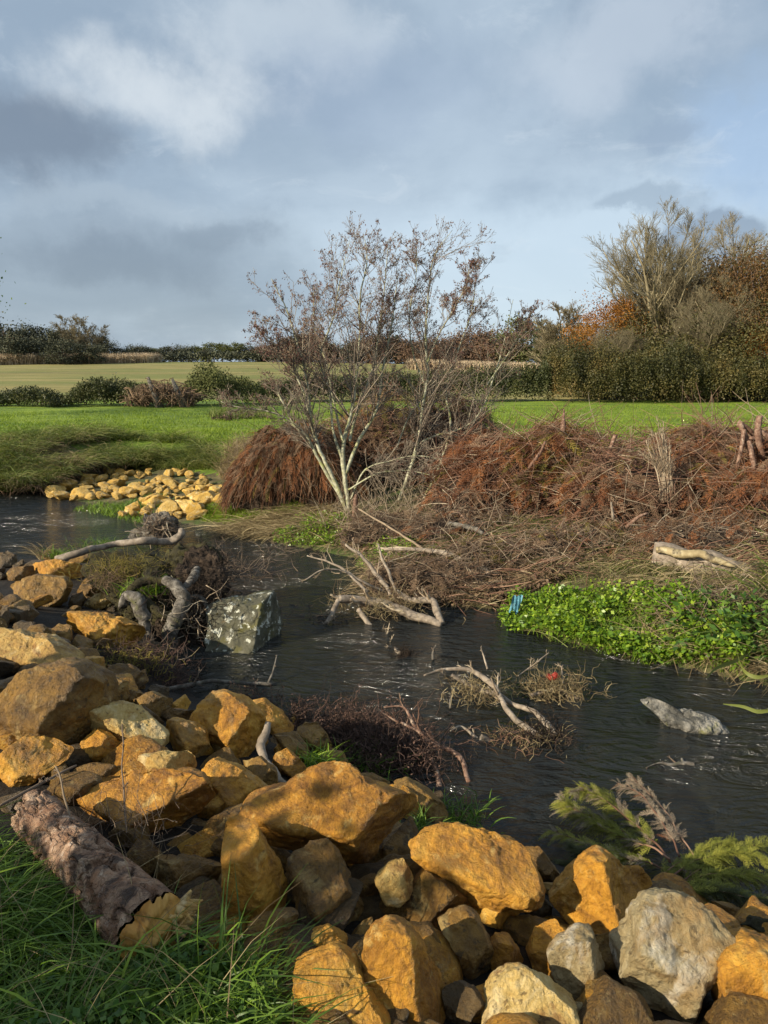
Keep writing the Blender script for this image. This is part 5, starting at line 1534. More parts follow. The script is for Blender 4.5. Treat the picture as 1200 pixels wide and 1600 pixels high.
def sticks_on(mb, n, cx, cy, rx, ry, hz, seed, z0, ln=(.3, 1.2), rad=(.004, .012), vr=(.02, .62), ur=(-.97, .97), lift=.04, dirx=1.0, out=0.18):
    u = rng.uniform(*ur, n); v = rng.uniform(*vr, n)
    P = heap_surface(u, v, cx, cy, rx, ry, hz, seed, z0)
    Pu = heap_surface(u + .01, v, cx, cy, rx, ry, hz, seed, z0) - P
    Pv = heap_surface(u, v + .01, cx, cy, rx, ry, hz, seed, z0) - P
    nr = unit(np.cross(unit(Pu), unit(Pv)))
    d = unit(unit(Pu) * rng.normal(0, dirx, n)[:, None] + unit(Pv) * rng.normal(0, .6, n)[:, None] + nr * np.abs(rng.normal(0, out, n))[:, None])
    L_ = rng.uniform(*ln, n)
    p0 = P + nr * rng.uniform(-.02, lift, n)[:, None]
    K = 5
    pts = [p0]
    for s in range(1, K):
        d = unit(d + rng.normal(0, .13, (n, 3)) + [0, 0, -.05])
        pts.append(pts[-1] + d * (L_ / (K - 1))[:, None])
    P = np.stack(pts, 1)
    mb.tubes(P, rng.uniform(*rad, n)[:, None] * np.linspace(1, .45, K)[None], 3)
    return P


# left dome: russet strands hanging down like a thatch
hx, hy = at(455, 760, 14.2)[0], 14.1
E1 = empty('brushwood_dome', (hx, hy, gz(hx, hy)))
z1 = gz(hx, hy - .6)
heap_core('litter', hx + .15, hy, 1.28, 1.1, 1.28, 21, z1 - .05, E1)
mb = MB()
n = 5200
u = rng.uniform(-1, .98, n); v = rng.uniform(0.06, .75, n)
P = heap_surface(u, v, hx + .15, hy, 1.28, 1.15, 1.28, 21, z1)
top = np.array([hx + .35, hy, z1 + 1.7])
d = unit(unit(P - top) * [1, 1, 1] + [0, 0, -.5] + rng.normal(0, .30, (n, 3)))
L_ = rng.uniform(.12, .42, n)
Ps = np.stack([P, P + d * (L_ * .5)[:, None] + rng.normal(0, .015, (n, 3)), P + d * L_[:, None] + np.array([0, 0, -.06])], 1)
mb.tubes(Ps, rng.uniform(.003, .008, n)[:, None] * [.7, 1, .35], 3)
mb.build('russet_strands', M['domebrown'], origin=tuple(E1.location), parent=E1)['kind'] = 'stuff'
mb = MB()
sticks_on(mb, 420, hx + .15, hy, 1.28, 1.15, 1.28, 21, z1, (.2, .8), (.003, .007))
mb.build('loose_sticks', M['twig'], origin=tuple(E1.location), parent=E1)['kind'] = 'stuff'
for mt_, cn_ in (('russet', 900), ('drybrown', 1100), ('olive', 160)):
    u = rng.uniform(-.95, .98, cn_); v = rng.uniform(.08, .8, cn_)
    P = heap_surface(u, v, hx + .15, hy, 1.28, 1.15, 1.28, 21, z1)
    d = unit(unit(P - top) + [0, -.2, -.6] + rng.normal(0, .6, (cn_, 3)))
    m_ = MB(); add_fronds(m_, P + [0, -.02, .03], d, rng.uniform(.10, .34, cn_), FRL, .3)
    m_.build('dry_fronds', M[mt_], origin=tuple(E1.location), parent=E1)['kind'] = 'stuff'
tag(E1, 'rounded heap of russet drooping brushwood left of the alder, like a thatched dome', 'brush heap')

HEAPS = [
    # name, px centre, depth y, rx, ry, hz, seed, mix of (foliage, count, len), label
    ('brushwood_heap', 635, 15.1, 2.1, 1.2, 1.50, 31, [('drybrown', 420, .5), ('russet', 160, .45), ('olive', 120, .4)], 900, 'dark brown brushwood heap behind the alder stems'),
    ('brushwood_heap', 850, 12.6, 1.9, 1.5, 1.12, 32, [('russet', 520, .5), ('olive', 260, .5), ('drybrown', 220, .5)], 1500, 'wide red-brown and olive brushwood heap right of the alders'),
    ('brushwood_heap', 1075, 11.6, 2.0, 1.6, 1.10, 33, [('russet', 380, .45), ('drybrown', 420, .5), ('olive', 90, .5)], 1700, 'tangled heap of reddish branches in the middle of the far right bank'),
    ('brushwood_heap', 1290, 10.9, 2.0, 1.6, 1.16, 34, [('russet', 420, .5), ('drybrown', 320, .5), ('olive', 60, .4)], 1200, 'reddish branch heap at the right edge around the forked roots'),
]
for (nm, px, Y, rx, ry, hz, seed, mixs, nst, lab) in HEAPS:
    cx_ = xY(px, Y); z0 = gz(cx_, Y - ry * .6) - .02
    e = empty(nm, (cx_, Y, z0))
    heap_core('litter', cx_, Y, rx, ry, hz, seed, z0, e)
    for (mt, cnt_, ln_) in mixs:
        cnt_ = int(cnt_ * 2.6)
        u = rng.uniform(-.97, .97, cnt_); v = rng.uniform(.05, .85, cnt_)
        # patches of one colour
        q = fbm(np.stack([u * rx + cx_, v * 2, u * 0 + 3], 1) * 1.3, {'russet': 51, 'olive': 67, 'drybrown': 83}[mt], 2)
        k = q > np.quantile(q, .45)
        u, v = u[k], v[k]
        P = heap_surface(u, v, cx_, Y, rx, ry, hz * 1.0, seed, z0)
        d = unit(rng.normal(0, 1, (len(u), 3)) * [1, .5, .35] + [0, -.5, -.15])
        mb = MB()
        add_fronds(mb, P + [0, -.02, .05], d, rng.uniform(.5, 1.2, len(u)) * ln_ * .8, FRL, .3)
        mb.build({'russet': 'russet_fronds', 'olive': 'olive_fronds', 'drybrown': 'dry_fronds'}[mt], M[mt], origin=tuple(e.location), parent=e)['kind'] = 'stuff'
    mb = MB()
    sticks_on(mb, int(nst * .8), cx_, Y, rx, ry, hz, seed, z0, (.2, .9), (.003, .009), lift=.08)
    mb.build('reddish_sticks', M['redstick'], origin=tuple(e.location), parent=e)['kind'] = 'stuff'
    mb = MB()
    sticks_on(mb, nst // 7, cx_, Y, rx, ry, hz, seed, z0, (.25, .9), (.003, .008), lift=.14, out=.4)
    mb.build('pale_sticks', M['paletwig'], origin=tuple(e.location), parent=e)['kind'] = 'stuff'
    tag(e, lab, 'brush heap')


def wood(name, pts, material, label, cat, tw=None, K=None, sides=8, wob=.012, parent=None, origin=None, twr=(.2, 1), twl=(.2, .5), extra_parts=()):
    material = 'redwood' if material == 'redstick' else material
    P, Rr = traced(pts, K, wob)
    mb = MB().tubes(P, Rr, sides)
    org = tuple(P[0]) if origin is None else origin
    if parent is not None:
        return mb.build(name, M[material], origin=tuple(parent.location), parent=parent), P, Rr
    o = mb.build(name, M[material], origin=org)
    tag(o, label, cat)
    return o, P, Rr


# pieces that stick out of the heaps
wood('broken_stick', [(880, 690, 11.9, 6), (880, 665, 11.9, 5), (881, 640, 11.9, 1.5)], 'redstick', 'splintered stick pointing up from the crest of the wide heap', 'stick', K=8)
wood('sawn_branch', [(945, 722, 11.3, 4), (958, 690, 11.3, 4), (962, 680, 11.3, 4)], 'redstick', 'short sawn branch end near the crest between two heaps', 'branch', K=8)
wood('sawn_branch', [(826, 732, 11.2, 3), (845, 706, 11.1, 3), (852, 690, 11.0, 3)], 'redstick', 'pale thin branch leaning on the left slope of the wide heap', 'branch', K=8)
wood('dead_stake', [(958, 812, 9.9, 3), (957, 795, 9.9, 2.6), (955, 784, 9.9, 1.5)], 'wetwood', 'short grey upright stake low on the bank, left of the log', 'stake', K=6)
wood('dead_stake', [(978, 824, 9.9, 3.4), (998, 808, 9.8, 3.0), (1012, 802, 9.8, 2.2)], 'redstick', 'short slanting orange-ended stake beside the grey upright one', 'stake', K=6)
wood('crooked_stick', [(994, 770, 10.6, 4), (1008, 763, 10.5, 4), (1028, 760, 10.5, 3)], 'paletwig', 'pale bent stick on the face of the middle heap', 'stick', K=8)
fk = empty('forked_root', tuple(at(1185, 740, 10.4)))
for pts in ([(1190, 755, 10.4, 6), (1172, 700, 10.3, 6), (1155, 662, 10.2, 5)], [(1196, 700, 10.4, 6), (1175, 676, 10.3, 5), (1154, 660, 10.2, 4)], [(1192, 720, 10.3, 6), (1184, 680, 10.2, 6), (1187, 650, 10.2, 5)],
            [(1215, 720, 10.4, 7), (1190, 690, 10.3, 6), (1172, 684, 10.2, 3)], [(1150, 740, 10.2, 3), (1158, 700, 10.2, 4), (1162, 672, 10.2, 4)], [(1180, 742, 10.1, 4), (1176, 715, 10.1, 5), (1170, 690, 10.2, 4)], [(1215, 690, 10.2, 5), (1200, 682, 10.2, 5), (1186, 672, 10.2, 4)]):
    wood('root_limb', pts, 'redstick', '', '', K=10, parent=fk)
tag(fk, 'forked reddish roots standing up on the heap at the right edge', 'root')
ub = empty('dead_shrub', tuple(at(1040, 778, 10.2)))
mbs = MB()
Pl, Rl = [], []
for k in range(16):
    x0 = 1040 + rng.uniform(-10, 10); x1 = 1025 + rng.uniform(-22, 26)
    P, Rr = traced([(x0, 782, 10.2, 1.5), (x0 * .6 + x1 * .4, 730, 10.15, 1.3), (x1, 650 + abs(x1 - 1030) * 1.2 + rng.uniform(0, 40), 10.1, .5)], 6, .03)
    Pl.append(P); Rl.append(Rr)
Pl = np.array(Pl); Rl = np.array(Rl)
mbs.tubes(Pl, Rl, 5)
mbs.build('stems', M['paletwig'], origin=tuple(ub.location), parent=ub)
P2, R2 = branch(Pl, Rl, 12, (.2, .8), (.12, .3), .3, 1, .15, .12, 5, .6)
P3, R3 = branch(P2, R2, 3, (.3, .8), (.4, .8), .3, 1, .1, .12, 3, .6)
MB().tubes(P2, np.maximum(R2, .0025), 3).tubes(P3, np.maximum(R3, .002), 3).build('twigs', M['paletwig'], origin=tuple(ub.location), parent=ub)['kind'] = 'stuff'
tag(ub, 'upright bleached dead shrub standing in front of the right heaps', 'dead shrub')

# the pale half-buried log on the right bank
lg = empty('fallen_log', tuple(at(1090, 880, 8.7)))
P, Rr = traced([(1018, 872, 9.0, 26), (1060, 880, 8.9, 32), (1110, 892, 8.75, 34), (1160, 908, 8.6, 31), (1205, 922, 8.5, 28)], 24, .02)
MB().tubes(P, Rr, 16).build('trunk', M['wetwood'], origin=tuple(lg.location), parent=lg)
P, Rr = traced([(1026, 858, 8.80, 6), (1060, 864, 8.66, 8), (1100, 870, 8.52, 7), (1150, 884, 8.38, 3)], 18, .03)
MB().tubes(P, Rr, 10).build('bare_wood', M['logbare'], origin=tuple(lg.location), parent=lg)
tag(lg, 'half-buried log with cream bare wood on the right bank', 'log')

# ------------------------------------------------------------------ dead reed litter on the far bank
LITP = [(330, 828), (440, 812), (520, 800), (740, 800), (900, 795), (1020, 815), (1200, 850), (1230, 1080), (1130, 1040), (900, 900), (820, 930), (760, 955), (690, 948), (600, 945), (545, 930), (560, 868), (440, 850), (340, 842)]


def scatter_px(poly, n, lift=0.0):
    p = np.array(poly, float)
    out = []
    while len(out) < n:
        x = rng.uniform(p[:, 0].min(), p[:, 0].max(), 4000); y = rng.uniform(p[:, 1].min(), p[:, 1].max(), 4000)
        k = in_poly(x, y, poly)
        x, y = x[k], y[k]
        z = np.full(len(x), 0.3)
        D = np.stack([(x - 600) / F, math.cos(TH) + (800 - y) / F * math.sin(TH), -math.sin(TH) + (800 - y) / F * math.cos(TH)], 1)
        for _ in range(14):
            tt = (z - EYE) / np.minimum(D[:, 2], -1e-3)
            X, Y = D[:, 0] * tt, D[:, 1] * tt
            z = z * .4 + .6 * np.maximum(height(X, Y), 0)
        out.extend(np.stack([X, Y, z + lift], 1))
    return np.array(out[:n])


def straw_patch(name, poly, n, ln, wd, label, mat_='straw', lift=.05, up=.18, ax=None, cat='reed litter', kind='stuff', thick=.08, droop=.25):
    B = scatter_px(poly, n)
    B[:, 2] += rng.uniform(0, thick, n) + lift * rng.random(n)
    a = rng.uniform(0, 6.28, n) if ax is None else rng.normal(ax, .5, n) + np.pi * rng.integers(0, 2, n)
    D = np.stack([np.cos(a), np.sin(a), rng.normal(up * .3, up, n)], 1)
    mb = MB().blades(B, D, rng.uniform(*ln, n), rng.uniform(*wd, n), droop, 3)
    o = mb.build(name, M[mat_], origin=tuple(B.mean(0)))
    tag(o, label, cat, kind=kind)
    return o


straw_patch('dead_reeds', LITP, 12000, (.10, .42), (.005, .013), 'matted dead reeds and straw covering the far bank', ax=.3, up=.42)
straw_patch('green_reed_litter', [(600, 890), (640, 850), (740, 815), (860, 815), (960, 830), (1000, 860), (900, 885), (780, 890)], 5200, (.12, .4), (.006, .013), 'greenish flattened reeds on the middle of the far bank', 'bankgrass', ax=.4)
straw_patch('dead_leaf_litter', [(560, 870), (700, 850), (900, 850), (900, 900), (800, 945), (700, 950), (600, 940)], 5000, (.04, .12), (.02, .05), 'brown leaf litter caught along the water edge', 'drybrown', up=.5)
straw_patch('dead_reeds', [(330, 828), (380, 818), (450, 800), (540, 800), (540, 830), (440, 842), (340, 840)], 2500, (.2, .7), (.006, .014), 'pale straw lying by the water below the russet dome', ax=.1, up=.3)
mb = MB()
B = scatter_px([(540, 860), (700, 800), (900, 795), (1200, 850), (1200, 900), (1000, 880), (860, 900), (780, 945), (620, 940)], 1300)
a = rng.normal(.1, .9, 1300)
D = unit(np.stack([np.cos(a), np.sin(a), rng.normal(.1, .25, 1300)], 1))
L_ = rng.uniform(.15, .8, 1300)
P = np.stack([B + [0, 0, .06], B + D * (L_ * .5)[:, None] + rng.normal(0, .03, (1300, 3)) + [0, 0, .08], B + D * L_[:, None] + [0, 0, .05]], 1)
mb.tubes(P, rng.uniform(.003, .010, 1300)[:, None] * [1, .9, .5], 3)
o = mb.build('scattered_sticks', M['redstick'], origin=(0, 0, 0))
tag(o, 'thin reddish sticks scattered over the dead reeds of the bank', 'sticks', kind='stuff')
# ragged hummocks of flood debris between the heaps and the water
for (px, py, rx, ry, hz, sd2, mixs, lab) in [
    (690, 915, .95, .55, .34, 61, [('drybrown', 260)], 'ragged hummock of twigs and dead leaves at the water edge behind the forked bough'),
    (800, 880, .9, .6, .30, 62, [('drybrown', 160), ('olive', 60)], 'low twiggy hummock on the bank left of the watercress'),
    (930, 862, 1.0, .6, .30, 63, [('drybrown', 120), ('russet', 60), ('olive', 50)], 'low hummock of dead stems in the middle of the right bank'),
    (610, 838, .8, .6, .34, 64, [('drybrown', 180)], 'hummock of dead brush at the feet of the second alder'),
    (740, 835, 1.0, .6, .36, 65, [('drybrown', 160), ('russet', 60)], 'hummock of dead brush below the wide heap'),
    (1130, 855, 1.1, .6, .34, 66, [('russet', 140), ('drybrown', 120)], 'hummock of rusty twigs above the half-buried log'),
    (1160, 965, .8, .5, .26, 67, [('drybrown', 90)], 'brown twiggy hummock at the right edge above the bent reeds')]:
    c_ = at(px, py, hit(px, py)); z0 = gz(c_[0], c_[1]) - .08
    e = empty('debris_hummock', (c_[0], c_[1] + ry * .4, z0))
    heap_core('litter', c_[0], c_[1] + ry * .4, rx, ry, hz, sd2, z0, e)
    for mt_, cn_ in mixs:
        u = rng.uniform(-.95, .95, cn_); v = rng.uniform(.05, .8, cn_)
        P = heap_surface(u, v, c_[0], c_[1] + ry * .4, rx, ry, hz, sd2, z0)
        m_ = MB(); add_fronds(m_, P + [0, 0, .02], rng.normal(0, 1, (cn_, 3)) * [1, .7, .5] + [0, -.2, .1], rng.uniform(.1, .34, cn_), FRL, .3)
        m_.build('dead_fronds', M[mt_], origin=tuple(e.location), parent=e)['kind'] = 'stuff'
    mb = MB()
    sticks_on(mb, 300, c_[0], c_[1] + ry * .4, rx, ry, hz, sd2, z0, (.1, .5), (.002, .007), lift=.05, out=.45)
    mb.build('dark_sticks', M['twig'], origin=tuple(e.location), parent=e)['kind'] = 'stuff'
    mb = MB()
    sticks_on(mb, 90, c_[0], c_[1] + ry * .4, rx, ry, hz, sd2, z0, (.1, .6), (.002, .006), lift=.08, out=.4)
    mb.build('pale_sticks', M['paletwig'], origin=tuple(e.location), parent=e)['kind'] = 'stuff'
    mb = MB()
    u = rng.uniform(-.95, .95, 500); v = rng.uniform(.05, .8, 500)
    P = heap_surface(u, v, c_[0], c_[1] + ry * .4, rx, ry, hz, sd2, z0)
    mb.leaves(P + rng.normal(0, .02, P.shape), rng.uniform(.02, .06, 500), .7)
    mb.build('dead_leaves', M['drybrown'], origin=tuple(e.location), parent=e)['kind'] = 'stuff'
    tag(e, lab, 'debris')
# long straight canes
for (pts, mt, lab) in [
    ([(560, 795, 11.6, 1.5), (650, 850, 10.2, 2.2), (720, 900, 9.4, 2.0)], 'paletwig', 'long thin pale cane running down the bank below the alder'),
    ([(715, 800, 11.0, 2), (790, 870, 10.0, 2.4), (850, 905, 9.2, 2)], 'redstick', 'long reddish cane lying down the middle of the bank'),
    ([(700, 818, 10.7, 5), (740, 826, 10.5, 5), (760, 838, 10.3, 4)], 'rootbark', 'thick grey stick end above the straw, below the second alder'),
    ([(600, 858, 9.9, 3), (680, 862, 9.7, 4), (740, 880, 9.5, 7), (764, 900, 9.2, 9)], 'wetwood', 'brown curved bough lying on the bank above the water'),
    ([(590, 856, 10.2, 2), (650, 858, 10.0, 3), (700, 862, 9.8, 3)], 'paletwig', 'straight bleached branch on top of the bank litter'),
    ([(750, 856, 10.1, 3), (790, 862, 10, 3), (830, 858, 10, 3)], 'paletwig', 'short bleached stick in the middle of the bank'),
    ([(985, 835, 9.9, 4), (1060, 850, 9.5, 5), (1105, 852, 9.3, 4)], 'redstick', 'brown bough lying just above the half-buried log')]:
    wood('fallen_branch', pts, mt, lab, 'branch')

# ------------------------------------------------------------------ leafy patches
def leaf_patch(name, poly, n, size, h, mat_, label, stems=True, cat='ground cover', up=1.2, aspect=.75):
    B = scatter_px(poly, n)
    cl = fbm(B * 2.2, 33, 3)
    keep = cl > -0.75
    B = B[keep]
    n = len(B)
    hh = h * np.clip(0.75 + 1.1 * cl[keep] + .5 * fbm(B * 7, 35, 2), .2, 1.6) * rng.uniform(.1, 1, n) ** .6
    T_ = B + np.stack([rng.normal(0, .02, n), rng.normal(0, .02, n), hh], 1)
    mb = MB().leaves(T_, rng.uniform(.6, 1.3, n) * size, aspect, up=up, D=np.stack([rng.normal(0, 1, n), rng.normal(0, 1, n), rng.normal(.1, .5, n)], 1))
    if stems:
        k = rng.choice(n, n // 8, replace=False)
        mb.blades(B[k], np.stack([rng.normal(0, .25, len(k)), rng.normal(0, .25, len(k)), np.ones(len(k))], 1), hh[k] * 1.1, .006, .1, 2)
    o = mb.build(name, M[mat_], origin=tuple(B.mean(0)))
    tag(o, label, cat, kind='stuff')
    return o


leaf_patch('watercress', [(778, 968), (800, 945), (850, 935), (920, 930), (1000, 938), (1060, 950), (1130, 962), (1175, 990), (1165, 1060), (1100, 1045), (1010, 1040), (930, 1022), (860, 1003), (790, 985)], 15500, .046, .24, 'cress', 'bright green watercress growing out over the river on the right')
leaf_patch('bank_herbs', [(1020, 985), (1080, 960), (1150, 950), (1210, 960), (1210, 1060), (1130, 1050), (1050, 1035)], 900, .10, .3, 'nettle', 'larger mid-green leaves at the right end of the watercress', aspect=.4)
leaf_patch('bank_herbs', [(425, 850), (450, 822), (500, 808), (545, 815), (545, 845), (520, 858), (470, 856)], 3800, .035, .16, 'cress', 'low green herbs at the water edge below the alder')
leaf_patch('bank_herbs', [(555, 888), (570, 850), (600, 840), (650, 850), (650, 885), (610, 892)], 2200, .035, .14, 'cress', 'small light green herb patch behind the pale twigs')


def grass_patch(name, poly, n, ln, wd, mat_, label, droop=.5, lean=(0, 0), cat='grass', spread=.35, seg=3):
    B = scatter_px(poly, n)
    cl = fbm(B * 1.3, 41, 3)
    D = np.stack([rng.normal(lean[0], spread, n), rng.normal(lean[1], spread, n), np.ones(n)], 1)
    mb = MB().blades(B, D, rng.uniform(*ln, n) * np.clip(1 + 1.1 * cl, .35, 2), rng.uniform(*wd, n), droop, seg)
    o = mb.build(name, M[mat_], origin=tuple(B.mean(0)))
    tag(o, label, cat, kind='stuff')
    return o


grass_patch('bank_grass', [(-40, 770), (-40, 690), (60, 678), (160, 672), (260, 690), (330, 700), (345, 735), (300, 735), (180, 735), (90, 745), (60, 768)], 19000, (.25, .85), (.010, .020), 'bankgrass', 'long rough grass hanging over the left far bank', .7, (.1, -.35))
grass_patch('bank_grass', [(170, 790), (240, 775), (280, 790), (260, 812), (200, 805)], 1500, (.08, .2), (.008, .015), 'grass', 'green grass growing between the stones of the far bar')
grass_patch('bank_grass', [(110, 798), (160, 786), (200, 795), (260, 815), (230, 822), (160, 806)], 900, (.06, .16), (.008, .015), 'cress', 'flat yellow-green weed at the water edge of the far bar')
grass_patch('bank_grass', [(315, 815), (330, 785), (400, 780), (470, 790), (460, 815), (400, 825)], 6500, (.10, .30), (.008, .014), 'meadowblade', 'short fresh green grass at the foot of the russet dome')
grass_patch('dry_grass_tuft', [(340, 745), (365, 700), (400, 705), (395, 740), (365, 760)], 2600, (.4, .8), (.008, .014), 'straw', 'tall pale dry grass tuft left of the russet dome', .5, (.25, -.1))
grass_patch('dry_grass_tuft', [(-30, 745), (-30, 690), (70, 690), (180, 690), (220, 720), (120, 745)], 2600, (.25, .7), (.008, .014), 'straw', 'pale seeding grass mixed through the left far bank', .8, (.2, -.4))
grass_patch('dry_grass_tuft', [(85, 715), (125, 700), (140, 720), (105, 730)], 900, (.4, .75), (.010, .016), 'straw', 'pale dry grass tuft on the left far bank', .6, (-.3, -.2))
grass_patch('meadow_grass', [(-60, 690), (-60, 645), (200, 642), (420, 642), (640, 640), (640, 700), (400, 715), (380, 700)], 30000, (.06, .17), (.014, .026), 'meadowblade', 'short green grass of the left half of the meadow', .4)
grass_patch('meadow_grass', [(720, 690), (720, 634), (1260, 632), (1260, 700), (1100, 705)], 30000, (.06, .15), (.014, .026), 'meadowblade', 'short green grass of the right half of the meadow', .4)
grass_patch('rush_tufts', [(322, 648), (420, 645), (428, 655), (330, 656)], 900, (.3, .5), (.02, .03), 'bankgrass', 'darker rush tufts at the far side of the left meadow', .3)
straw_patch('flattened_grass', [(-40, 700), (160, 690), (200, 720), (60, 745), (-40, 755)], 3200, (.3, .7), (.010, .018), 'brown flattened grass on the left far bank', 'drybrown', up=.3, ax=-1.2)

grass_patch('bank_grass', [(560, 880), (600, 830), (700, 810), (1000, 830), (1160, 900), (1160, 950), (1000, 930), (860, 910), (780, 935), (640, 900)], 5200, (.06, .24), (.005, .010), 'bankgrass', 'sparse green and yellow grass growing through the dead litter of the far bank', .6, spread=.6)
for px, py, lab in [(350, 657, 'dark dead dock plant in the meadow left of the alder twigs'), (388, 654, 'second dark dead plant in the meadow nearer the alder')]:
    c = at(px, py, hit(px, py)); c[2] += .08
    P, Rr = curly(c, (.22, .15, .04), 60, .22, .009, jit=.35, up=.5)
    mb = MB().tubes(P, Rr, 3)
    mb.leaves(P[:, 2:].reshape(-1, 3), .07, .6)
    tag(mb.build('dead_plant', M['heather'], origin=tuple(c)), lab, 'dead plant')
# right edge reeds
rd = grass_patch('green_reeds', [(1170, 1020), (1190, 850), (1230, 850), (1240, 1060)], 260, (.4, .9), (.014, .028), 'bankgrass', 'tall green reed blades at the right edge', .6, (-.3, -.3))
grass_patch('watercress_stems', [(790, 975), (820, 940), (1000, 935), (1150, 960), (1170, 1050), (1000, 1040), (860, 1005)], 700, (.15, .40), (.006, .012), 'bankgrass', 'taller thin stems and blades poking through the watercress', .6, spread=.6)
straw_patch('bent_reeds', [(1000, 985), (1060, 980), (1130, 970), (1200, 980), (1200, 1060), (1080, 1035), (985, 1010)], 700, (.2, .6), (.008, .016), 'yellow and tan bent reeds along the right water edge', 'straw', up=.5)
for pts, lab in [([(1180, 1015, 6.9, 4), (1150, 1032, 6.6, 5), (1118, 1045, 6.4, 4), (1104, 1060, 6.3, 1)], 'broad pale green reed blade dipping to the water, leftmost'),
                 ([(1150, 1012, 6.7, 3), (1160, 1045, 6.4, 5), (1180, 1058, 6.3, 5), (1205, 1055, 6.3, 3)], 'broad pale green reed blade curving right over the water'),
                 ([(1130, 1100, 6.1, 1), (1160, 1104, 6.05, 4), (1185, 1112, 6.0, 5), (1215, 1108, 6.0, 3)], 'yellow-green reed blade floating at the right edge')]:
    P, Rr = traced(pts, 12)
    V = np.concatenate([P + np.array([0, .3, 1])[None] * Rr[:, None] * .7, P - np.array([0, .3, 1])[None] * Rr[:, None] * .7, P + np.array([0, .35, -.2])[None] * .01])
    i = np.arange(11)
    o = MB().add(V, Q=np.concatenate([np.stack([i, i + 1, i + 25, i + 24], 1), np.stack([i + 24, i + 25, i + 13, i + 12], 1)]), rnd=.62).build('reed_blade', M['bankgrass'], origin=tuple(P[0]))
    tag(o, lab, 'reed')
# blue plastic scrap
tbp = at(806, 942, 8.35)
U, V_ = np.meshgrid(np.linspace(-1, 1, 9), np.linspace(-1, 1, 13))
Pp = np.stack([tbp[0] + U.ravel() * .055 + .02 * V_.ravel(), tbp[1] + .012 * np.sin(U.ravel() * 9 + V_.ravel() * 2), tbp[2] - .02 + V_.ravel() * .10 + .012 * np.sin(U.ravel() * 9) + .02 * fbm(np.stack([U.ravel() * 2, V_.ravel() * 2, U.ravel() * 0], 1), 2, 2)], 1)
Pp = np.concatenate([Pp, Pp + [0, .012, 0]])
i, j = np.meshgrid(np.arange(8), np.arange(12)); a = (j * 9 + i).ravel(); q1 = np.stack([a, a + 1, a + 10, a + 9], 1)
o = MB().add(Pp, Q=np.concatenate([q1, q1[:, ::-1] + 117])).build('plastic_scrap', M['blue'], origin=tuple(tbp))
tag(o, 'crumpled faded blue plastic scrap caught at the left tip of the watercress', 'plastic scrap')


# ------------------------------------------------------------------ debris in the river
def tw(px, py, z=0.0):
    return (z - EYE) / px_dir(px, py)[2]


def snag(name, label, cat, mains, mat_='wetwood', twigmat='paletwig', ntw=6, twl=(.15, .4), curl=None, upw=.1, twmin=.0022, extra=None):
    mat_ = 'redwood' if mat_ == 'redstick' else mat_
    b0 = at(*mains[0][0][:3])
    e = empty(name, tuple(b0))
    Pl, Rl = [], []
    for k, mpts in enumerate(mains):
        P, Rr = traced(mpts, None, .015)
        MB().tubes(P, Rr, 8).build('limb', M[mat_], origin=tuple(b0), parent=e)
        Pl.append(resample(P, 8)); Rl.append(np.interp(np.linspace(0, 1, 8), np.linspace(0, 1, len(Rr)), Rr))
    if ntw:
        P1, R1 = branch(np.array(Pl), np.array(Rl), ntw, (.4, 1.1), twl, .3, 1, upw, .16, 6, .45)
        P2, R2 = branch(P1, R1, 4, (.3, .9), (.4, .7), .2, 1, upw, .18, 5, .6)
        MB().tubes(P1, np.maximum(R1, twmin), 4).tubes(P2, np.maximum(R2, twmin * .8), 3).build('twigs', M[twigmat], origin=tuple(b0), parent=e)['kind'] = 'stuff'
    if curl:
        for (c, spr, n_, ln_, rd_, mt_, nm_) in curl:
            P, Rr = curly(at(*c), spr, n_, ln_, rd_)
            P[:, :, 2] = np.maximum(P[:, :, 2], -.03)
            mb = MB().tubes(P, Rr, 3)
            mb.build(nm_, M[mt_], origin=tuple(b0), parent=e)['kind'] = 'stuff'
    if extra: extra(e, b0)
    tag(e, label, cat)
    return e


tA = tw(600, 975)
snag('fallen_bough', 'thick grey forked bough reaching from the bank into the river, with bleached twigs', 'branch', [
    [(690, 977, tw(690, 978), 8), (650, 962, tA + .1, 9), (600, 945, tA + .25, 10), (560, 938, tA + .2, 9), (530, 934, tA + .1, 8)],
    [(690, 975, tw(690, 978), 7), (683, 955, tA + .1, 7), (676, 938, tA + .25, 7), (645, 938, tA + .4, 6), (620, 925, tA + .6, 5)],
    [(560, 952, tA + .1, 5), (585, 985, tA - .05, 5), (602, 1002, tA - .3, 4.5), (625, 1020, tw(625, 1024), 4)],
    [(530, 936, tA + .1, 5), (522, 952, tA, 5), (514, 968, tA - .1, 4), (506, 976, tA - .1, 2)],
    [(610, 930, tA + .5, 4), (590, 900, tA + .7, 4), (565, 870, tA + .8, 3), (540, 850, tA + .9, 2)],
    [(620, 925, tA + .5, 3), (600, 880, tA + .6, 2.6), (590, 850, tA + .7, 1.5)],
    [(600, 925, tA + .5, 3), (560, 905, tA + .4, 2.6), (520, 880, tA + .5, 2), (480, 868, tA + .6, 1.2)],
    [(575, 925, tA + .3, 3), (540, 895, tA + .4, 2.2), (505, 890, tA + .3, 1.6), (478, 905, tA + .2, 1)],
], ntw=6, twl=(.15, .35), curl=[((590, 945, tA + .2), (.25, .12, .05), 260, .25, .0035, 'straw', 'caught_straw'), ((625, 930, tA + .5), (.3, .2, .08), 300, .22, .004, 'drybrown', 'caught_litter')])
P, Rr = curly(at(632, 1022, tw(632, 1024)), (.05, .04, .03), 160, .12, .004)
o = MB().tubes(P, Rr, 3).build('weed_clump', M['core'], origin=tuple(at(632, 1022, tw(632, 1024))))
tag(o, 'dark weed knot on the tip of the thin branch below the bough', 'weed')
tB = tw(820, 1160)
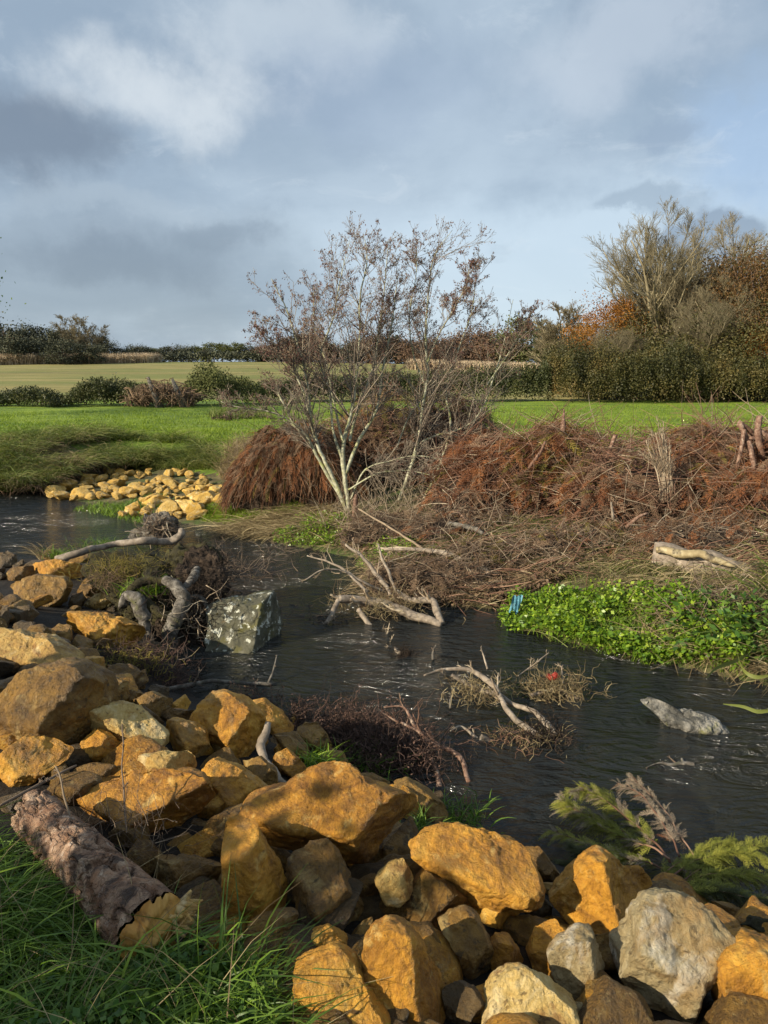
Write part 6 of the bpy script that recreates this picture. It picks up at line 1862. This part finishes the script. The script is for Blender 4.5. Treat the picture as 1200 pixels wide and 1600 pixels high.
snag('river_snag', 'tangled snag of roots with a sawn end and long pale arched branch in mid river', 'snag', [
    [(846, 1150, tB + .1, 7), (800, 1120, tB + .3, 5), (782, 1085, tB + .5, 5), (760, 1060, tB + .6, 5), (730, 1046, tB + .7, 4), (690, 1048, tB + .7, 3), (662, 1056, tB + .6, 1.5)],
    [(866, 1150, tB + .1, 9), (840, 1115, tB + .3, 5), (800, 1098, tB + .5, 5), (775, 1085, tB + .6, 5), (730, 1070, tB + .7, 4), (705, 1055, tB + .7, 3)],
    [(830, 1185, tB, 8), (790, 1172, tB + .02, 8), (765, 1160, tB + .05, 8), (750, 1153, tB + .05, 8)],
    [(770, 1172, tB, 4), (740, 1150, tB + .1, 3), (720, 1135, tB + .15, 2), (704, 1142, tB + .1, 1.2)],
    [(762, 1045, tB + .7, 2), (757, 1025, tB + .8, 1.6), (752, 1010, tB + .85, .8)],
], 'wetwood', 'paletwig', 7, (.08, .25), curl=[((820, 1172, tB + .03), (.17, .10, .05), 420, .22, .004, 'straw', 'caught_straw'), ((852, 1165, tB + .05), (.09, .09, .09), 420, .17, .005, 'core', 'root_mass'),
    ((745, 1080, tB + .6), (.13, .08, .04), 200, .18, .0035, 'straw', 'grass_bundle'), ((790, 1165, tB + .03), (.17, .10, .03), 200, .25, .0035, 'redstick', 'rootlets')])
tC = tw(870, 1090)


def red_bit(e, b0):
    c = at(866, 1058, tC + .1)
    v, f = ICO[2]
    p = v * np.array([.050, .012, .038]) * (1 + .9 * fbm(v * 2.2, 3, 2)[:, None]) + c
    MB().add(p, T=f).build('plastic_piece', M['redplastic'], origin=tuple(b0), parent=e)


snag('straw_raft', 'clump of straw and twigs in the river with a torn red scrap on top', 'debris', [
    [(830, 1085, tC, 4), (870, 1078, tC + .05, 4), (905, 1090, tC, 5)], [(915, 1094, tC, 5), (890, 1088, tC + .02, 4), (880, 1070, tC + .1, 2), (876, 1042, tC + .2, 1)],
    [(810, 1055, tC + .2, 1), (830, 1042, tC + .3, 1.6), (856, 1022, tC + .4, 1)]],
    'wetwood', 'paletwig', 6, (.15, .4), curl=[((868, 1080, tC + .05), (.16, .09, .05), 520, .24, .004, 'straw', 'straw')], extra=red_bit)
tD = tw(1062, 1195)
snag('drift_stick', 'small dark knotted stick with a thin tail drifting below the rock', 'stick', [
    [(1085, 1194, tD, 4), (1065, 1192, tD + .02, 5), (1048, 1196, tD, 4), (1030, 1192, tD, 1.5), (1005, 1202, tD - .05, .8)], [(1070, 1194, tD, 4), (1066, 1184, tD + .06, 2)]], 'rootbark', 'twig', 5, (.1, .3))
for px, py, lab in [(703, 1100, 'short dark stick poking from the water left of the snag'), (676, 1024, 'tiny forked twig poking out of the river in the middle')]:
    snag('poking_twig', lab, 'twig', [[(px, py + 8, tw(px, py + 8), 3), (px + 1, py - 6, tw(px, py + 8) + .03, 2.4), (px + 5, py - 16, tw(px, py + 8) + .05, 1)]], 'rootbark', 'twig', 3)
# weed and twigs half under water behind the block
for (px, py, n_, sp, lab) in [(470, 860, 90, .30, 'dark twiggy weed under the surface below the alder bank'), (400, 895, 110, .35, 'dark fine twigs in the current behind the grey block'), (490, 960, 50, .22, 'faint dark weed strands in mid river right of the block')]:
    c = at(px, py, tw(px, py))
    P, Rr = curly(c, (sp, sp * .8, .015), n_, .45, .004, jit=.3, flat=.35)
    P[:, :, 2] = np.clip(P[:, :, 2], -.02, .16)
    o = MB().tubes(P, Rr, 3).build('river_twigs', M['twig'], origin=tuple(c))
    tag(o, lab, 'twigs', kind='stuff')

# ------------------------------------------------------------------ root stump on the near bank
tS = tw(300, 1000)
sm = empty('root_stump', tuple(at(260, 1000, tS)))


def lump(name, poly, t_, mt, thick=.9, seed=3, parent=None, rough=2.2, cuts=None, label=None, cat=None):
    o = rock(name, poly, None, mt, t=t_, thick=thick, seed=seed, sub=5, rough=rough, cuts=cuts, cat=None)
    if parent is not None:
        o.parent = parent
        o.location = o.location - parent.location
    else:
        tag(o, label, cat)
    return o


lump('moss_mound', [(205, 1000), (196, 950), (150, 915), (112, 892), (150, 868), (220, 856), (285, 852), (318, 868), (338, 905), (343, 950), (330, 1000), (312, 1050), (270, 1064), (225, 1045)], tS + .55, 'moss', .62, 3, sm,
     cuts=[(.0, .80, .6, .24), (.9, .1, .4, .40), (-.2, -.6, .7, .30)], rough=3.2)
Bm = np.array([at(rng.uniform(135, 335), 0, 1) for _ in range(1)])
nm_ = 2600
cM = at(262, 935, tS + .30)
Bm = cM[None] + rng.normal(0, 1, (nm_, 3)) * [.34, .36, .10]
MB().leaves(Bm, rng.uniform(.01, .035, nm_), .7, up=1).build('moss_tufts', M['moss'], origin=tuple(sm.location), parent=sm)['kind'] = 'stuff'
lump('dark_side', [(288, 856), (322, 866), (348, 900), (352, 955), (338, 1008), (308, 1012), (292, 960), (282, 900)], tS + .42, 'core', 1.0, 9, sm, rough=3.5)  # near-black lump along the right side of the mound
lump('root_base', [(232, 975), (262, 955), (300, 950), (326, 1000), (322, 1042), (290, 1058), (240, 1048)], tS + .02, 'core', .9, 6, sm, rough=3.0)
for pts, mt in [
    ([(205, 940, tS - .2, 5), (222, 965, tS - .3, 5), (240, 1000, tS - .3, 5), (236, 1035, tS - .25, 4)], 'rootbark'),
    ([(290, 940, tS - .2, 5), (306, 930, tS - .1, 5), (322, 950, tS - .1, 4), (326, 985, tS - .1, 3)], 'rootbark'),
    ([(262, 912, tS - .05, 8), (240, 905, tS - .0, 9), (215, 912, tS - .05, 9), (198, 935, tS - .12, 8)], 'moss'),
    ([(284, 925, tS - .15, 8), (300, 905, tS - .0, 9), (312, 885, tS + .2, 7)], 'rootbark'),
    ([(262, 1000, tS - .3, 9), (250, 1030, tS - .3, 10), (230, 1050, tS - .25, 8), (205, 1062, tS - .2, 5)], 'rootbark'),
    ([(196, 945, tS - .25, 9), (200, 928, tS - .2, 10), (214, 932, tS - .28, 13), (218, 952, tS - .3, 14), (226, 975, tS - .3, 13), (232, 1000, tS - .28, 8)], 'rootbark'),
    ([(256, 908, tS - .1, 9), (272, 912, tS - .15, 12), (284, 930, tS - .22, 14), (280, 955, tS - .28, 15), (268, 975, tS - .3, 17), (264, 1005, tS - .25, 15), (262, 1030, tS - .2, 9)], 'rootbark'),
    ([(214, 925, tS - .2, 8), (232, 945, tS - .25, 9), (245, 965, tS - .3, 9), (262, 968, tS - .3, 9)], 'moss'),
    ([(284, 930, tS - .15, 10), (302, 960, tS - .1, 12), (312, 1000, tS - .05, 12), (310, 1040, tS, 8)], 'core'),
    ([(275, 1035, tS - .1, 10), (296, 1052, tS - .2, 12), (320, 1056, tS - .2, 10), (345, 1050, tS - .1, 6)], 'rootbark')]:
    wood('root', [(a_[0], a_[1], a_[2], a_[3] * .9) for a_ in pts], mt, '', '', sides=14, parent=sm, wob=.05, K=34)
P, Rr = curly(at(300, 960, tS - .15), (.12, .10, .16), 60, .4, .005, jit=.4)
MB().tubes(P, Rr, 4).build('rootlets', M['paletwig'], origin=tuple(sm.location), parent=sm)
P, Rr = curly(at(300, 960, tS), (.28, .2, .25), 700, .3, .0035, jit=.4)
MB().tubes(P, Rr, 3).build('fine_roots', M['core'], origin=tuple(sm.location), parent=sm)['kind'] = 'stuff'
tag(sm, 'mossy stump with thick looping grey roots beside the water', 'stump')
# back end of it: pale broken stump top
tT = tw(250, 850) - .1
stp = empty('stump_top', tuple(at(240, 840, tT)))
o = rock('broken_wood', [(190, 842), (198, 828), (222, 822), (224, 802), (236, 797), (262, 802), (276, 815), (280, 838), (250, 848), (210, 850)], None, 'rootbark', t=tT, thick=.8, seed=8, rough=2.5, cat=None, sub=5)
o.parent = stp; o.location = o.location - stp.location
P, Rr = curly(at(248, 824, tT - .12), (.13, .12, .10), 260, .26, .0045, jit=.5)
MB().tubes(P, Rr, 3).build('rootlets', M['twig'], origin=tuple(stp.location), parent=stp)
P, Rr = curly(at(246, 822, tT - .15), (.12, .1, .09), 30, .34, .008, jit=.4)
MB().tubes(P, Rr, 5).build('roots', M['paletwig'], origin=tuple(stp.location), parent=stp)
tag(stp, 'broken grey stump top with tangled roots at the back of the mossy mound', 'stump')
wood('leaning_branch', [(88, 874, tw(140, 900) - .2, 7), (130, 862, tw(140, 900) - .1, 6), (175, 851, tw(200, 890), 6), (225, 846, tw(200, 890) + .05, 7), (262, 846, tw(230, 880), 7.5), (281, 838, tw(230, 880) + .02, 7), (284, 828, tw(230, 880) + .1, 6)], 'wetwood', 'smooth grey curved branch lying across the top of the mossy mound', 'branch', sides=12, wob=.02)
# lower dead shrub mass, moss, plants
for (nm, px, py, t_, sp, n_, ln_, rd_, mt, lab) in [
    ('dry_plants', 195, 892, tS + .45, (.24, .12, .06), 420, .24, .003, 'olive', 'dry yellowish plants behind the knobbly yellow boulder'),
    ('dry_plants', 175, 905, tS + .35, (.16, .10, .05), 220, .24, .003, 'drybrown', 'brown dead plants left of the mossy mound'),
    ('dark_twigs', 205, 1030, hit(205, 1035) - .05, (.22, .14, .04), 520, .20, .003, 'heather', 'dark tangle of dead plants below the roots'),
    ('dark_twigs', 262, 1062, hit(262, 1062) - .04, (.13, .12, .03), 320, .18, .003, 'heather', 'dark tangle of dead plants at the water below the roots'),
    ('grey_twigs', 215, 1025, hit(215, 1030) - .12, (.24, .15, .05), 70, .36, .0035, 'twig', 'grey dead twigs over the dark tangle below the roots'),
    ('green_moss', 190, 1035, hit(190, 1035) - .12, (.22, .16, .04), 500, .10, .004, 'olive', 'olive mossy sprigs in the dark tangle below the yellow knobbly boulder'),
    ('side_twigs', 350, 885, tw(350, 885) - .35, (.22, .25, .05), 150, .45, .0035, 'twig', 'dark thin twigs fanning from the mound over the water'),
    ('side_twigs', 325, 905, tS + .6, (.12, .3, .14), 500, .36, .0035, 'core', 'dark dead growth on the water side of the mound')]:
    c = at(px, py, t_)
    c[2] = max(c[2], .05)
    P, Rr = curly(c, sp, n_, ln_, rd_, jit=.35, up=.35)
    o = MB().tubes(P, Rr, 3).build(nm, M[mt], origin=tuple(c))
    tag(o, lab, 'dead plants', kind='stuff')


def tuft(px, py, t_, n, ln, label, mat_='grass', spread=.06, wd=(.006, .012), droop=.5, name='grass_tuft', lean=(0, 0), sp=.45):
    c = at(px, py, t_)
    B = c[None] + rng.normal(0, 1, (n, 3)) * [spread, spread, .01]
    D = np.stack([rng.normal(lean[0], sp, n), rng.normal(lean[1], sp, n), np.ones(n)], 1)
    o = MB().blades(B, D, rng.uniform(*ln, n), rng.uniform(*wd, n), droop, 4).build(name, M[mat_], origin=tuple(c))
    tag(o, label, 'grass')
    return o


tuft(228, 925, tS + .15, 260, (.12, .28), 'bright green grass tuft growing on the root stump', 'cress', .12, droop=.4)
tuft(70, 872, tw(70, 880) - .3, 60, (.25, .5), 'yellow grass sprays on the rocks at the left water edge', 'straw', .05, lean=(-.4, 0))
tuft(90, 870, tw(90, 880) - .3, 90, (.1, .25), 'small green tuft at the lower end of the leaning branch', 'cress', .10)
tuft(150, 855, tw(150, 870) - .1, 160, (.1, .25), 'green grass growing behind the leaning branch', 'grass', .25)
tuft(495, 1200, hit(495, 1200) - .15, 130, (.10, .26), 'green grass tuft among stones above the largest boulder', 'cress', .06)
tuft(575, 1205, hit(575, 1205), 150, (.12, .30), 'grass tuft under the dark heather twigs', 'grass', .12)
tuft(715, 1285, hit(715, 1285), 220, (.08, .22), 'grass tuft at the water above the flat golden slab', 'grass', .10)
tuft(655, 1300, hit(655, 1300), 90, (.08, .2), 'small grass tuft right of the largest boulder', 'grass', .05)

# ------------------------------------------------------------------ stick across the inlet, driftwood
snag('thin_branch', 'long thin dark branch lying across the inlet below the roots', 'branch', [
    [(238, 1082, tw(330, 1085) - .35, 4), (280, 1074, tw(330, 1085) - .25, 4.5), (325, 1065, tw(330, 1085) - .1, 4), (380, 1068, tw(380, 1072) - .05, 3.5), (425, 1070, tw(425, 1072), 3)],
    [(418, 1070, tw(425, 1072), 2.6), (427, 1048, tw(425, 1072) + .1, 2), (434, 1022, tw(425, 1072) + .2, 1)]], 'rootbark', 'twig', 2, (.1, .2))
td = hit(430, 1190) - .25
snag('driftwood_stick', 'twisted grey driftwood stick wedged between the ochre boulders', 'driftwood', [
    [(420, 1128, td + .2, 5), (416, 1145, td + .15, 7), (408, 1165, td + .1, 8), (414, 1188, td, 7), (428, 1205, td - .05, 7), (436, 1222, td - .1, 7), (452, 1228, td - .1, 5), (464, 1216, td - .1, 2)]], 'wetwood', 'paletwig', 0)
snag('bleached_twig', 'thin bleached twig standing at the edge of the dark tangle', 'twig', [[(235, 1078, tS - .4, 1.8), (262, 1050, tS - .45, 2.4), (284, 1032, tS - .45, 4)]], 'paletwig', 'paletwig', 3, (.1, .3))

# heather-like dead shrubs along the near water edge
for (px, py, sp, n_, ln_, lab) in [(400, 1092, (.10, .06, .04), 160, .18, 'small reddish dead heather sprig at the water left of the bigger one'), (472, 1108, (.05, .05, .05), 130, .16, 'small dark dead heather sprig between stones and water'),
                              (540, 1135, (.22, .12, .06), 1100, .22, 'wide dark dead heather bush hanging over the water'), (620, 1170, (.18, .11, .06), 900, .22, 'lower dead heather bush at the river edge, under the pink roots')]:
    t_ = tw(px, py + 25)
    c = at(px, py + 8, t_)
    e = empty('dead_heather', tuple(c))
    P, Rr = curly(c, sp, n_, ln_, .0035, jit=.35, up=.3)
    P[:, :, 2] = np.maximum(P[:, :, 2], -.02)
    MB().tubes(P, Rr, 3).build('stems', M['heather'], origin=tuple(c), parent=e)['kind'] = 'stuff'
    lf = P[:, 3:].reshape(-1, 3)
    MB().leaves(lf + rng.normal(0, .006, lf.shape), .018 * rng.uniform(.5, 1.4, len(lf)), .5).build('dead_flowers', M['heather'], origin=tuple(c), parent=e)['kind'] = 'stuff'
    tag(e, lab, 'dead shrub')
tE = tw(660, 1210)
snag('pink_root', 'pinkish bare root arching over the heather and dipping into the river', 'root', [
    [(733, 1222, tw(733, 1222), 5), (722, 1190, tE + .1, 5), (705, 1175, tE + .15, 5), (680, 1165, tE + .15, 4.5), (655, 1145, tE + .2, 3.5), (640, 1120, tE + .3, 3), (630, 1103, tE + .35, 2), (600, 1105, tE + .35, 1.4)],
    [(686, 1232, tw(686, 1230), 5), (680, 1200, tE + .05, 5), (665, 1180, tE + .1, 4), (640, 1170, tE + .15, 3), (625, 1140, tE + .2, 2.4)],
    [(690, 1170, tE + .15, 3), (672, 1150, tE + .2, 2.2), (664, 1138, tE + .25, 1.2)], [(655, 1145, tE + .2, 2.6), (625, 1130, tE + .25, 2.2), (595, 1112, tE + .3, 1)]], 'redstick', 'redstick', 6, (.15, .35), upw=.05)

# ------------------------------------------------------------------ cypress boughs at the lower right water edge
def cyp(name, mains, label, n2, ln_, mats, seed):
    n2 = int(n2 * 9.0); ln_ = ln_ * .62
    b0 = at(*mains[0][0][:3])
    e = empty(name, tuple(b0))
    Pl = []
    mb = MB()
    for mpts in mains:
        P, Rr = traced(mpts, None, .02)
        mb.tubes(P, Rr * .55, 6)
        Pl.append(resample(P, 10))
    mb.build('stems', M['redstick'], origin=tuple(b0), parent=e)
    Pl = np.array(Pl)
    for (mt, frac, nm) in mats:
        m_ = MB()
        n_ = int(n2 * frac)
        i = rng.integers(0, len(Pl), n_); s = rng.uniform(.15, .999, n_) * 9
        j = np.minimum(s.astype(int), 8); f = (s - j)[:, None]
        B = Pl[i, j] * (1 - f) + Pl[i, j + 1] * f
        tg = unit(Pl[i, j + 1] - Pl[i, j])
        d = unit(tg + unit(np.cross(tg, rng.normal(0, 1, (n_, 3)))) * rng.uniform(.3, 1.3, n_)[:, None] + [0, 0, -.05])
        add_fronds(m_, B, d, ln_ * rng.uniform(.5, 1.15, n_) * (1.1 - .5 * s / 9), FR, .25)
        m_.build(nm, M[mt], origin=tuple(b0), parent=e)['kind'] = 'stuff'
    tag(e, label, 'conifer bough')
    return e


tF = tw(1000, 1330)
cyp('cypress_bough', [
    [(1045, 1350, tF - .35, 4), (1000, 1290, tF - .05, 3.5), (950, 1255, tF + .1, 2.5), (905, 1228, tF + .2, 1)],
    [(1045, 1345, tF - .35, 4), (980, 1310, tF - .1, 3), (920, 1285, tF + .0, 2), (872, 1262, tF + .1, 1)],
    [(1050, 1365, tF - .4, 3), (980, 1340, tF - .2, 2.5), (920, 1320, tF - .1, 2), (860, 1300, tF, 1)],
    [(1000, 1290, tF - .05, 2), (960, 1262, tF + .15, 2), (930, 1240, tF + .2, 1.5), (888, 1236, tF + .15, 1)],
    [(990, 1300, tF - .05, 2), (950, 1290, tF + .02, 2), (905, 1270, tF + .05, 1.5), (878, 1250, tF + .1, 1)],
    [(1010, 1330, tF - .15, 2), (985, 1330, tF - .12, 2), (940, 1345, tF - .15, 1.5), (900, 1350, tF - .1, 1)]],
    'yellow-green cypress bough with tan tips, reaching left over the water', 90, .20, [('cypress', .9, 'green_sprays'), ('withered', .35, 'tan_sprays')], 1)
cyp('cypress_bough', [
    [(1060, 1340, tF - .35, 3.5), (1040, 1290, tF - .1, 3), (1005, 1245, tF + .1, 2.4), (965, 1222, tF + .25, 1)],
    [(1085, 1340, tF - .35, 3), (1050, 1280, tF, 2.6), (1010, 1240, tF + .2, 1.8), (985, 1218, tF + .3, 1)]],
    'withered pinkish tan cypress bough arching behind the yellow-green one', 26, .18, [('withered', .8, 'withered_sprays'), ('russet', .06, 'rusty_sprays')], 2)
cyp('cypress_bough', [
    [(1010, 1385, tF - .5, 3), (1060, 1350, tF - .35, 2.4), (1110, 1325, tF - .25, 2), (1150, 1312, tF - .2, 1)],
    [(1020, 1400, tF - .62, 3), (1090, 1390, tF - .6, 2.4), (1150, 1395, tF - .6, 2), (1215, 1412, tF - .6, 1)],
    [(1040, 1375, tF - .55, 3.5), (1090, 1345, tF - .4, 3), (1150, 1330, tF - .35, 2), (1205, 1345, tF - .4, 1)],
    [(1035, 1390, tF - .6, 3), (1100, 1370, tF - .5, 3), (1160, 1365, tF - .5, 2), (1225, 1380, tF - .5, 1)],
    [(1060, 1380, tF - .6, 3), (1120, 1345, tF - .35, 2.4), (1180, 1320, tF - .2, 2), (1225, 1318, tF - .1, 1)]],
    'deep green cypress bough spreading to the right edge', 105, .20, [('cypress', 1.0, 'green_sprays')], 3)
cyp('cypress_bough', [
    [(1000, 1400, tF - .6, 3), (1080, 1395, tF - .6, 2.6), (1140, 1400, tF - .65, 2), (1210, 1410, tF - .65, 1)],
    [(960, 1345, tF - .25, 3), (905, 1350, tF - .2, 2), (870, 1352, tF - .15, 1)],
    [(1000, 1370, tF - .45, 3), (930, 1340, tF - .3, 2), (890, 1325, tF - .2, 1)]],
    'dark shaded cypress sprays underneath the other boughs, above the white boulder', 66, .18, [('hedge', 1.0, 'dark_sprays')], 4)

# ------------------------------------------------------------------ the bark log in the grass
tL0, tL1 = hit(70, 1290) - .12, hit(240, 1460) - .22
lgp = empty('bark_log', tuple(at(150, 1370, (tL0 + tL1) / 2)))
A0 = at(52, 1268, tL0); A1 = at(236, 1452, tL1)
ax = unit(A1 - A0)
n_l, n_a = 150, 96
s = np.linspace(0, 1, n_l); th = np.linspace(0, 2 * np.pi, n_a, endpoint=False)
S_, T2 = np.meshgrid(s, th, indexing='ij')
e1 = unit(np.cross(ax, [0, 0, 1.0])); e2 = np.cross(e1, ax)
R0 = 0.092 + 0.028 * S_.ravel()
cyl = np.stack([np.cos(T2.ravel()) * .14, np.sin(T2.ravel()) * .14, S_.ravel() * np.linalg.norm(A1 - A0)], 1)
plates = ridged(cyl * [13, 13, 6.0] + 3, 5, 3)
dsp = 0.008 * (plates - .5) + 0.008 * fbm(cyl * 5, 7, 4, .6) - 0.020 * (np.abs(fbm(cyl * [14, 14, 9] + 40, 11, 2)) < .06)
# flaked off steps
dsp += 0.007 * (fbm(cyl * [9, 9, 4] + 11, 15, 3) > .05)
Rr = R0 + dsp
Pm = A0[None] + ax[None] * (S_.ravel() * np.linalg.norm(A1 - A0))[:, None] + Rr[:, None] * (np.cos(T2.ravel())[:, None] * e1[None] + np.sin(T2.ravel())[:, None] * e2[None])
# the sawn end is cut obliquely
i, j = np.meshgrid(np.arange(n_l - 1), np.arange(n_a), indexing='ij')
a = (i * n_a + j).ravel(); b_ = (i * n_a + (j + 1) % n_a).ravel()
MB().add(Pm, Q=np.stack([a, b_, b_ + n_a, a + n_a], 1)).build('bark', M['bark'], origin=tuple(lgp.location), parent=lgp)
# cut face: slightly domed, stepped disc
rr_ = np.linspace(0, 1, 16)
last = Pm[-n_a:]
c0 = last.mean(0)
V = [c0 + (last - c0) * r * 0.985 + ax * (0.004 + 0.035 * (1 - r ** 2)) for r in rr_[1:]]
V = np.concatenate([[c0 + ax * .040]] + V)
V = V + ax[None] * (0.016 * fbm(V * 30, 9, 3) + 0.012 * (fbm(V * [9, 9, 9], 19, 2) > .1))[:, None]
T3 = [[0, 1 + k, 1 + (k + 1) % n_a] for k in range(n_a)]
Q3 = []
for r in range(14):
    o0 = 1 + r * n_a
    for k in range(n_a):
        Q3.append([o0 + k, o0 + n_a + k, o0 + n_a + (k + 1) % n_a, o0 + (k + 1) % n_a])
MB().add(V, Q=Q3, T=T3).build('cut_face', M['cutwood'], origin=tuple(lgp.location), parent=lgp)
# torn splinters at the right of the cut
n = 46
sd_ = unit(e1 * (1 if e1[0] > 0 else -1))
B = c0 + sd_[None] * rng.uniform(.07, .125, n)[:, None] + np.array([0, 0, 1])[None] * rng.uniform(-.05, .045, n)[:, None]
d = unit(ax[None] * .8 + sd_[None] * rng.uniform(.1, .9, n)[:, None] + rng.normal(0, .3, (n, 3)))
P = np.stack([B, B + d * .030, B + d * rng.uniform(.045, .085, n)[:, None] + rng.normal(0, .010, (n, 3))], 1)
MB().tubes(P, rng.uniform(.010, .022, n)[:, None] * [1, .85, .30], 4).build('splinters', M['paleswood'], origin=tuple(lgp.location), parent=lgp)
tag(lgp, 'thick log with flaking purplish bark and an orange sawn end lying in the grass', 'log')
# dead stalks around the log
for pts, lab in [([(0, 1258, hit(40, 1290) - .1, 2.5), (60, 1225, hit(40, 1290) + .1, 3), (120, 1195, hit(40, 1290) + .3, 2)], 'long dark stick leading up from the left end of the log'),
                 ([(195, 1300, tL0 - .1, 1.6), (196, 1240, tL0, 1.6), (192, 1130, tL0 + .1, 1)], 'thin upright dead stalk in front of the flat slab'),
                 ([(112, 1278, tL0 - .2, 2), (100, 1235, tL0 - .15, 1.8), (88, 1196, tL0 - .1, 1.6)], 'pale straw stem standing over the upper end of the log')]:
    snag('dead_stalk', lab, 'stalk', [pts], 'paletwig' if 'pale' in lab else 'twig', 'twig', 3, (.08, .2))
P, Rr = curly(at(200, 1300, tL0 - .1), (.12, .06, .05), 90, .22, .002, jit=.3, up=.8)
o = MB().tubes(P, Rr, 3).build('dark_stalks', M['twig'], origin=tuple(at(200, 1300, tL0)))
tag(o, 'dark thin dead stalks between the log and the flat slab', 'dead stalks', kind='stuff')
P, Rr = curly(at(30, 1185, hit(30, 1185) - .2), (.06, .05, .05), 60, .2, .002, jit=.3, up=.3)

# ------------------------------------------------------------------ foreground grass
GP = [(-120, 1700), (-120, 1400), (0, 1395), (60, 1440), (150, 1500), (300, 1530), (420, 1560), (470, 1700)]
grass_patch('foreground_grass', GP, 3600, (.16, .42), (.005, .012), 'grass', 'dense green grass in the bottom left corner', .75, (.1, -.1), spread=.55, seg=5)
grass_patch('foreground_grass', [(-120, 1450), (-120, 1330), (-30, 1300), (40, 1370), (120, 1460), (170, 1500), (60, 1500)], 1100, (.14, .36), (.004, .008), 'grass', 'grass along the left side of the bark log', .8, (.3, 0), spread=.5, seg=5)
grass_patch('dead_grass_stems', GP, 230, (.2, .6), (.0025, .005), 'straw', 'thin pale dead grass stems crossing the foreground grass', .3, (.1, .0), spread=.8)
grass_patch('foreground_grass', GP, 110, (.25, .5), (.010, .016), 'cress', 'long bright broad blades arching over the foreground grass', .7, (.25, 0), spread=.5, seg=6)
leaf_patch('foreground_herbs', GP, 5200, .028, .13, 'nettle', 'small dark green herb leaves under the foreground grass')
for px, py, ln_, lab in [(345, 1560, (.35, .55), 'tall broad grass blades standing between the log end and the stones'), (400, 1600, (.25, .42), 'broad grass blades at the bottom edge beside the bronze boulder')]:
    tuft(px, py, hit(px, py), 26, ln_, lab, 'grass', .05, (.009, .015), .45, 'grass_tuft', sp=.35)
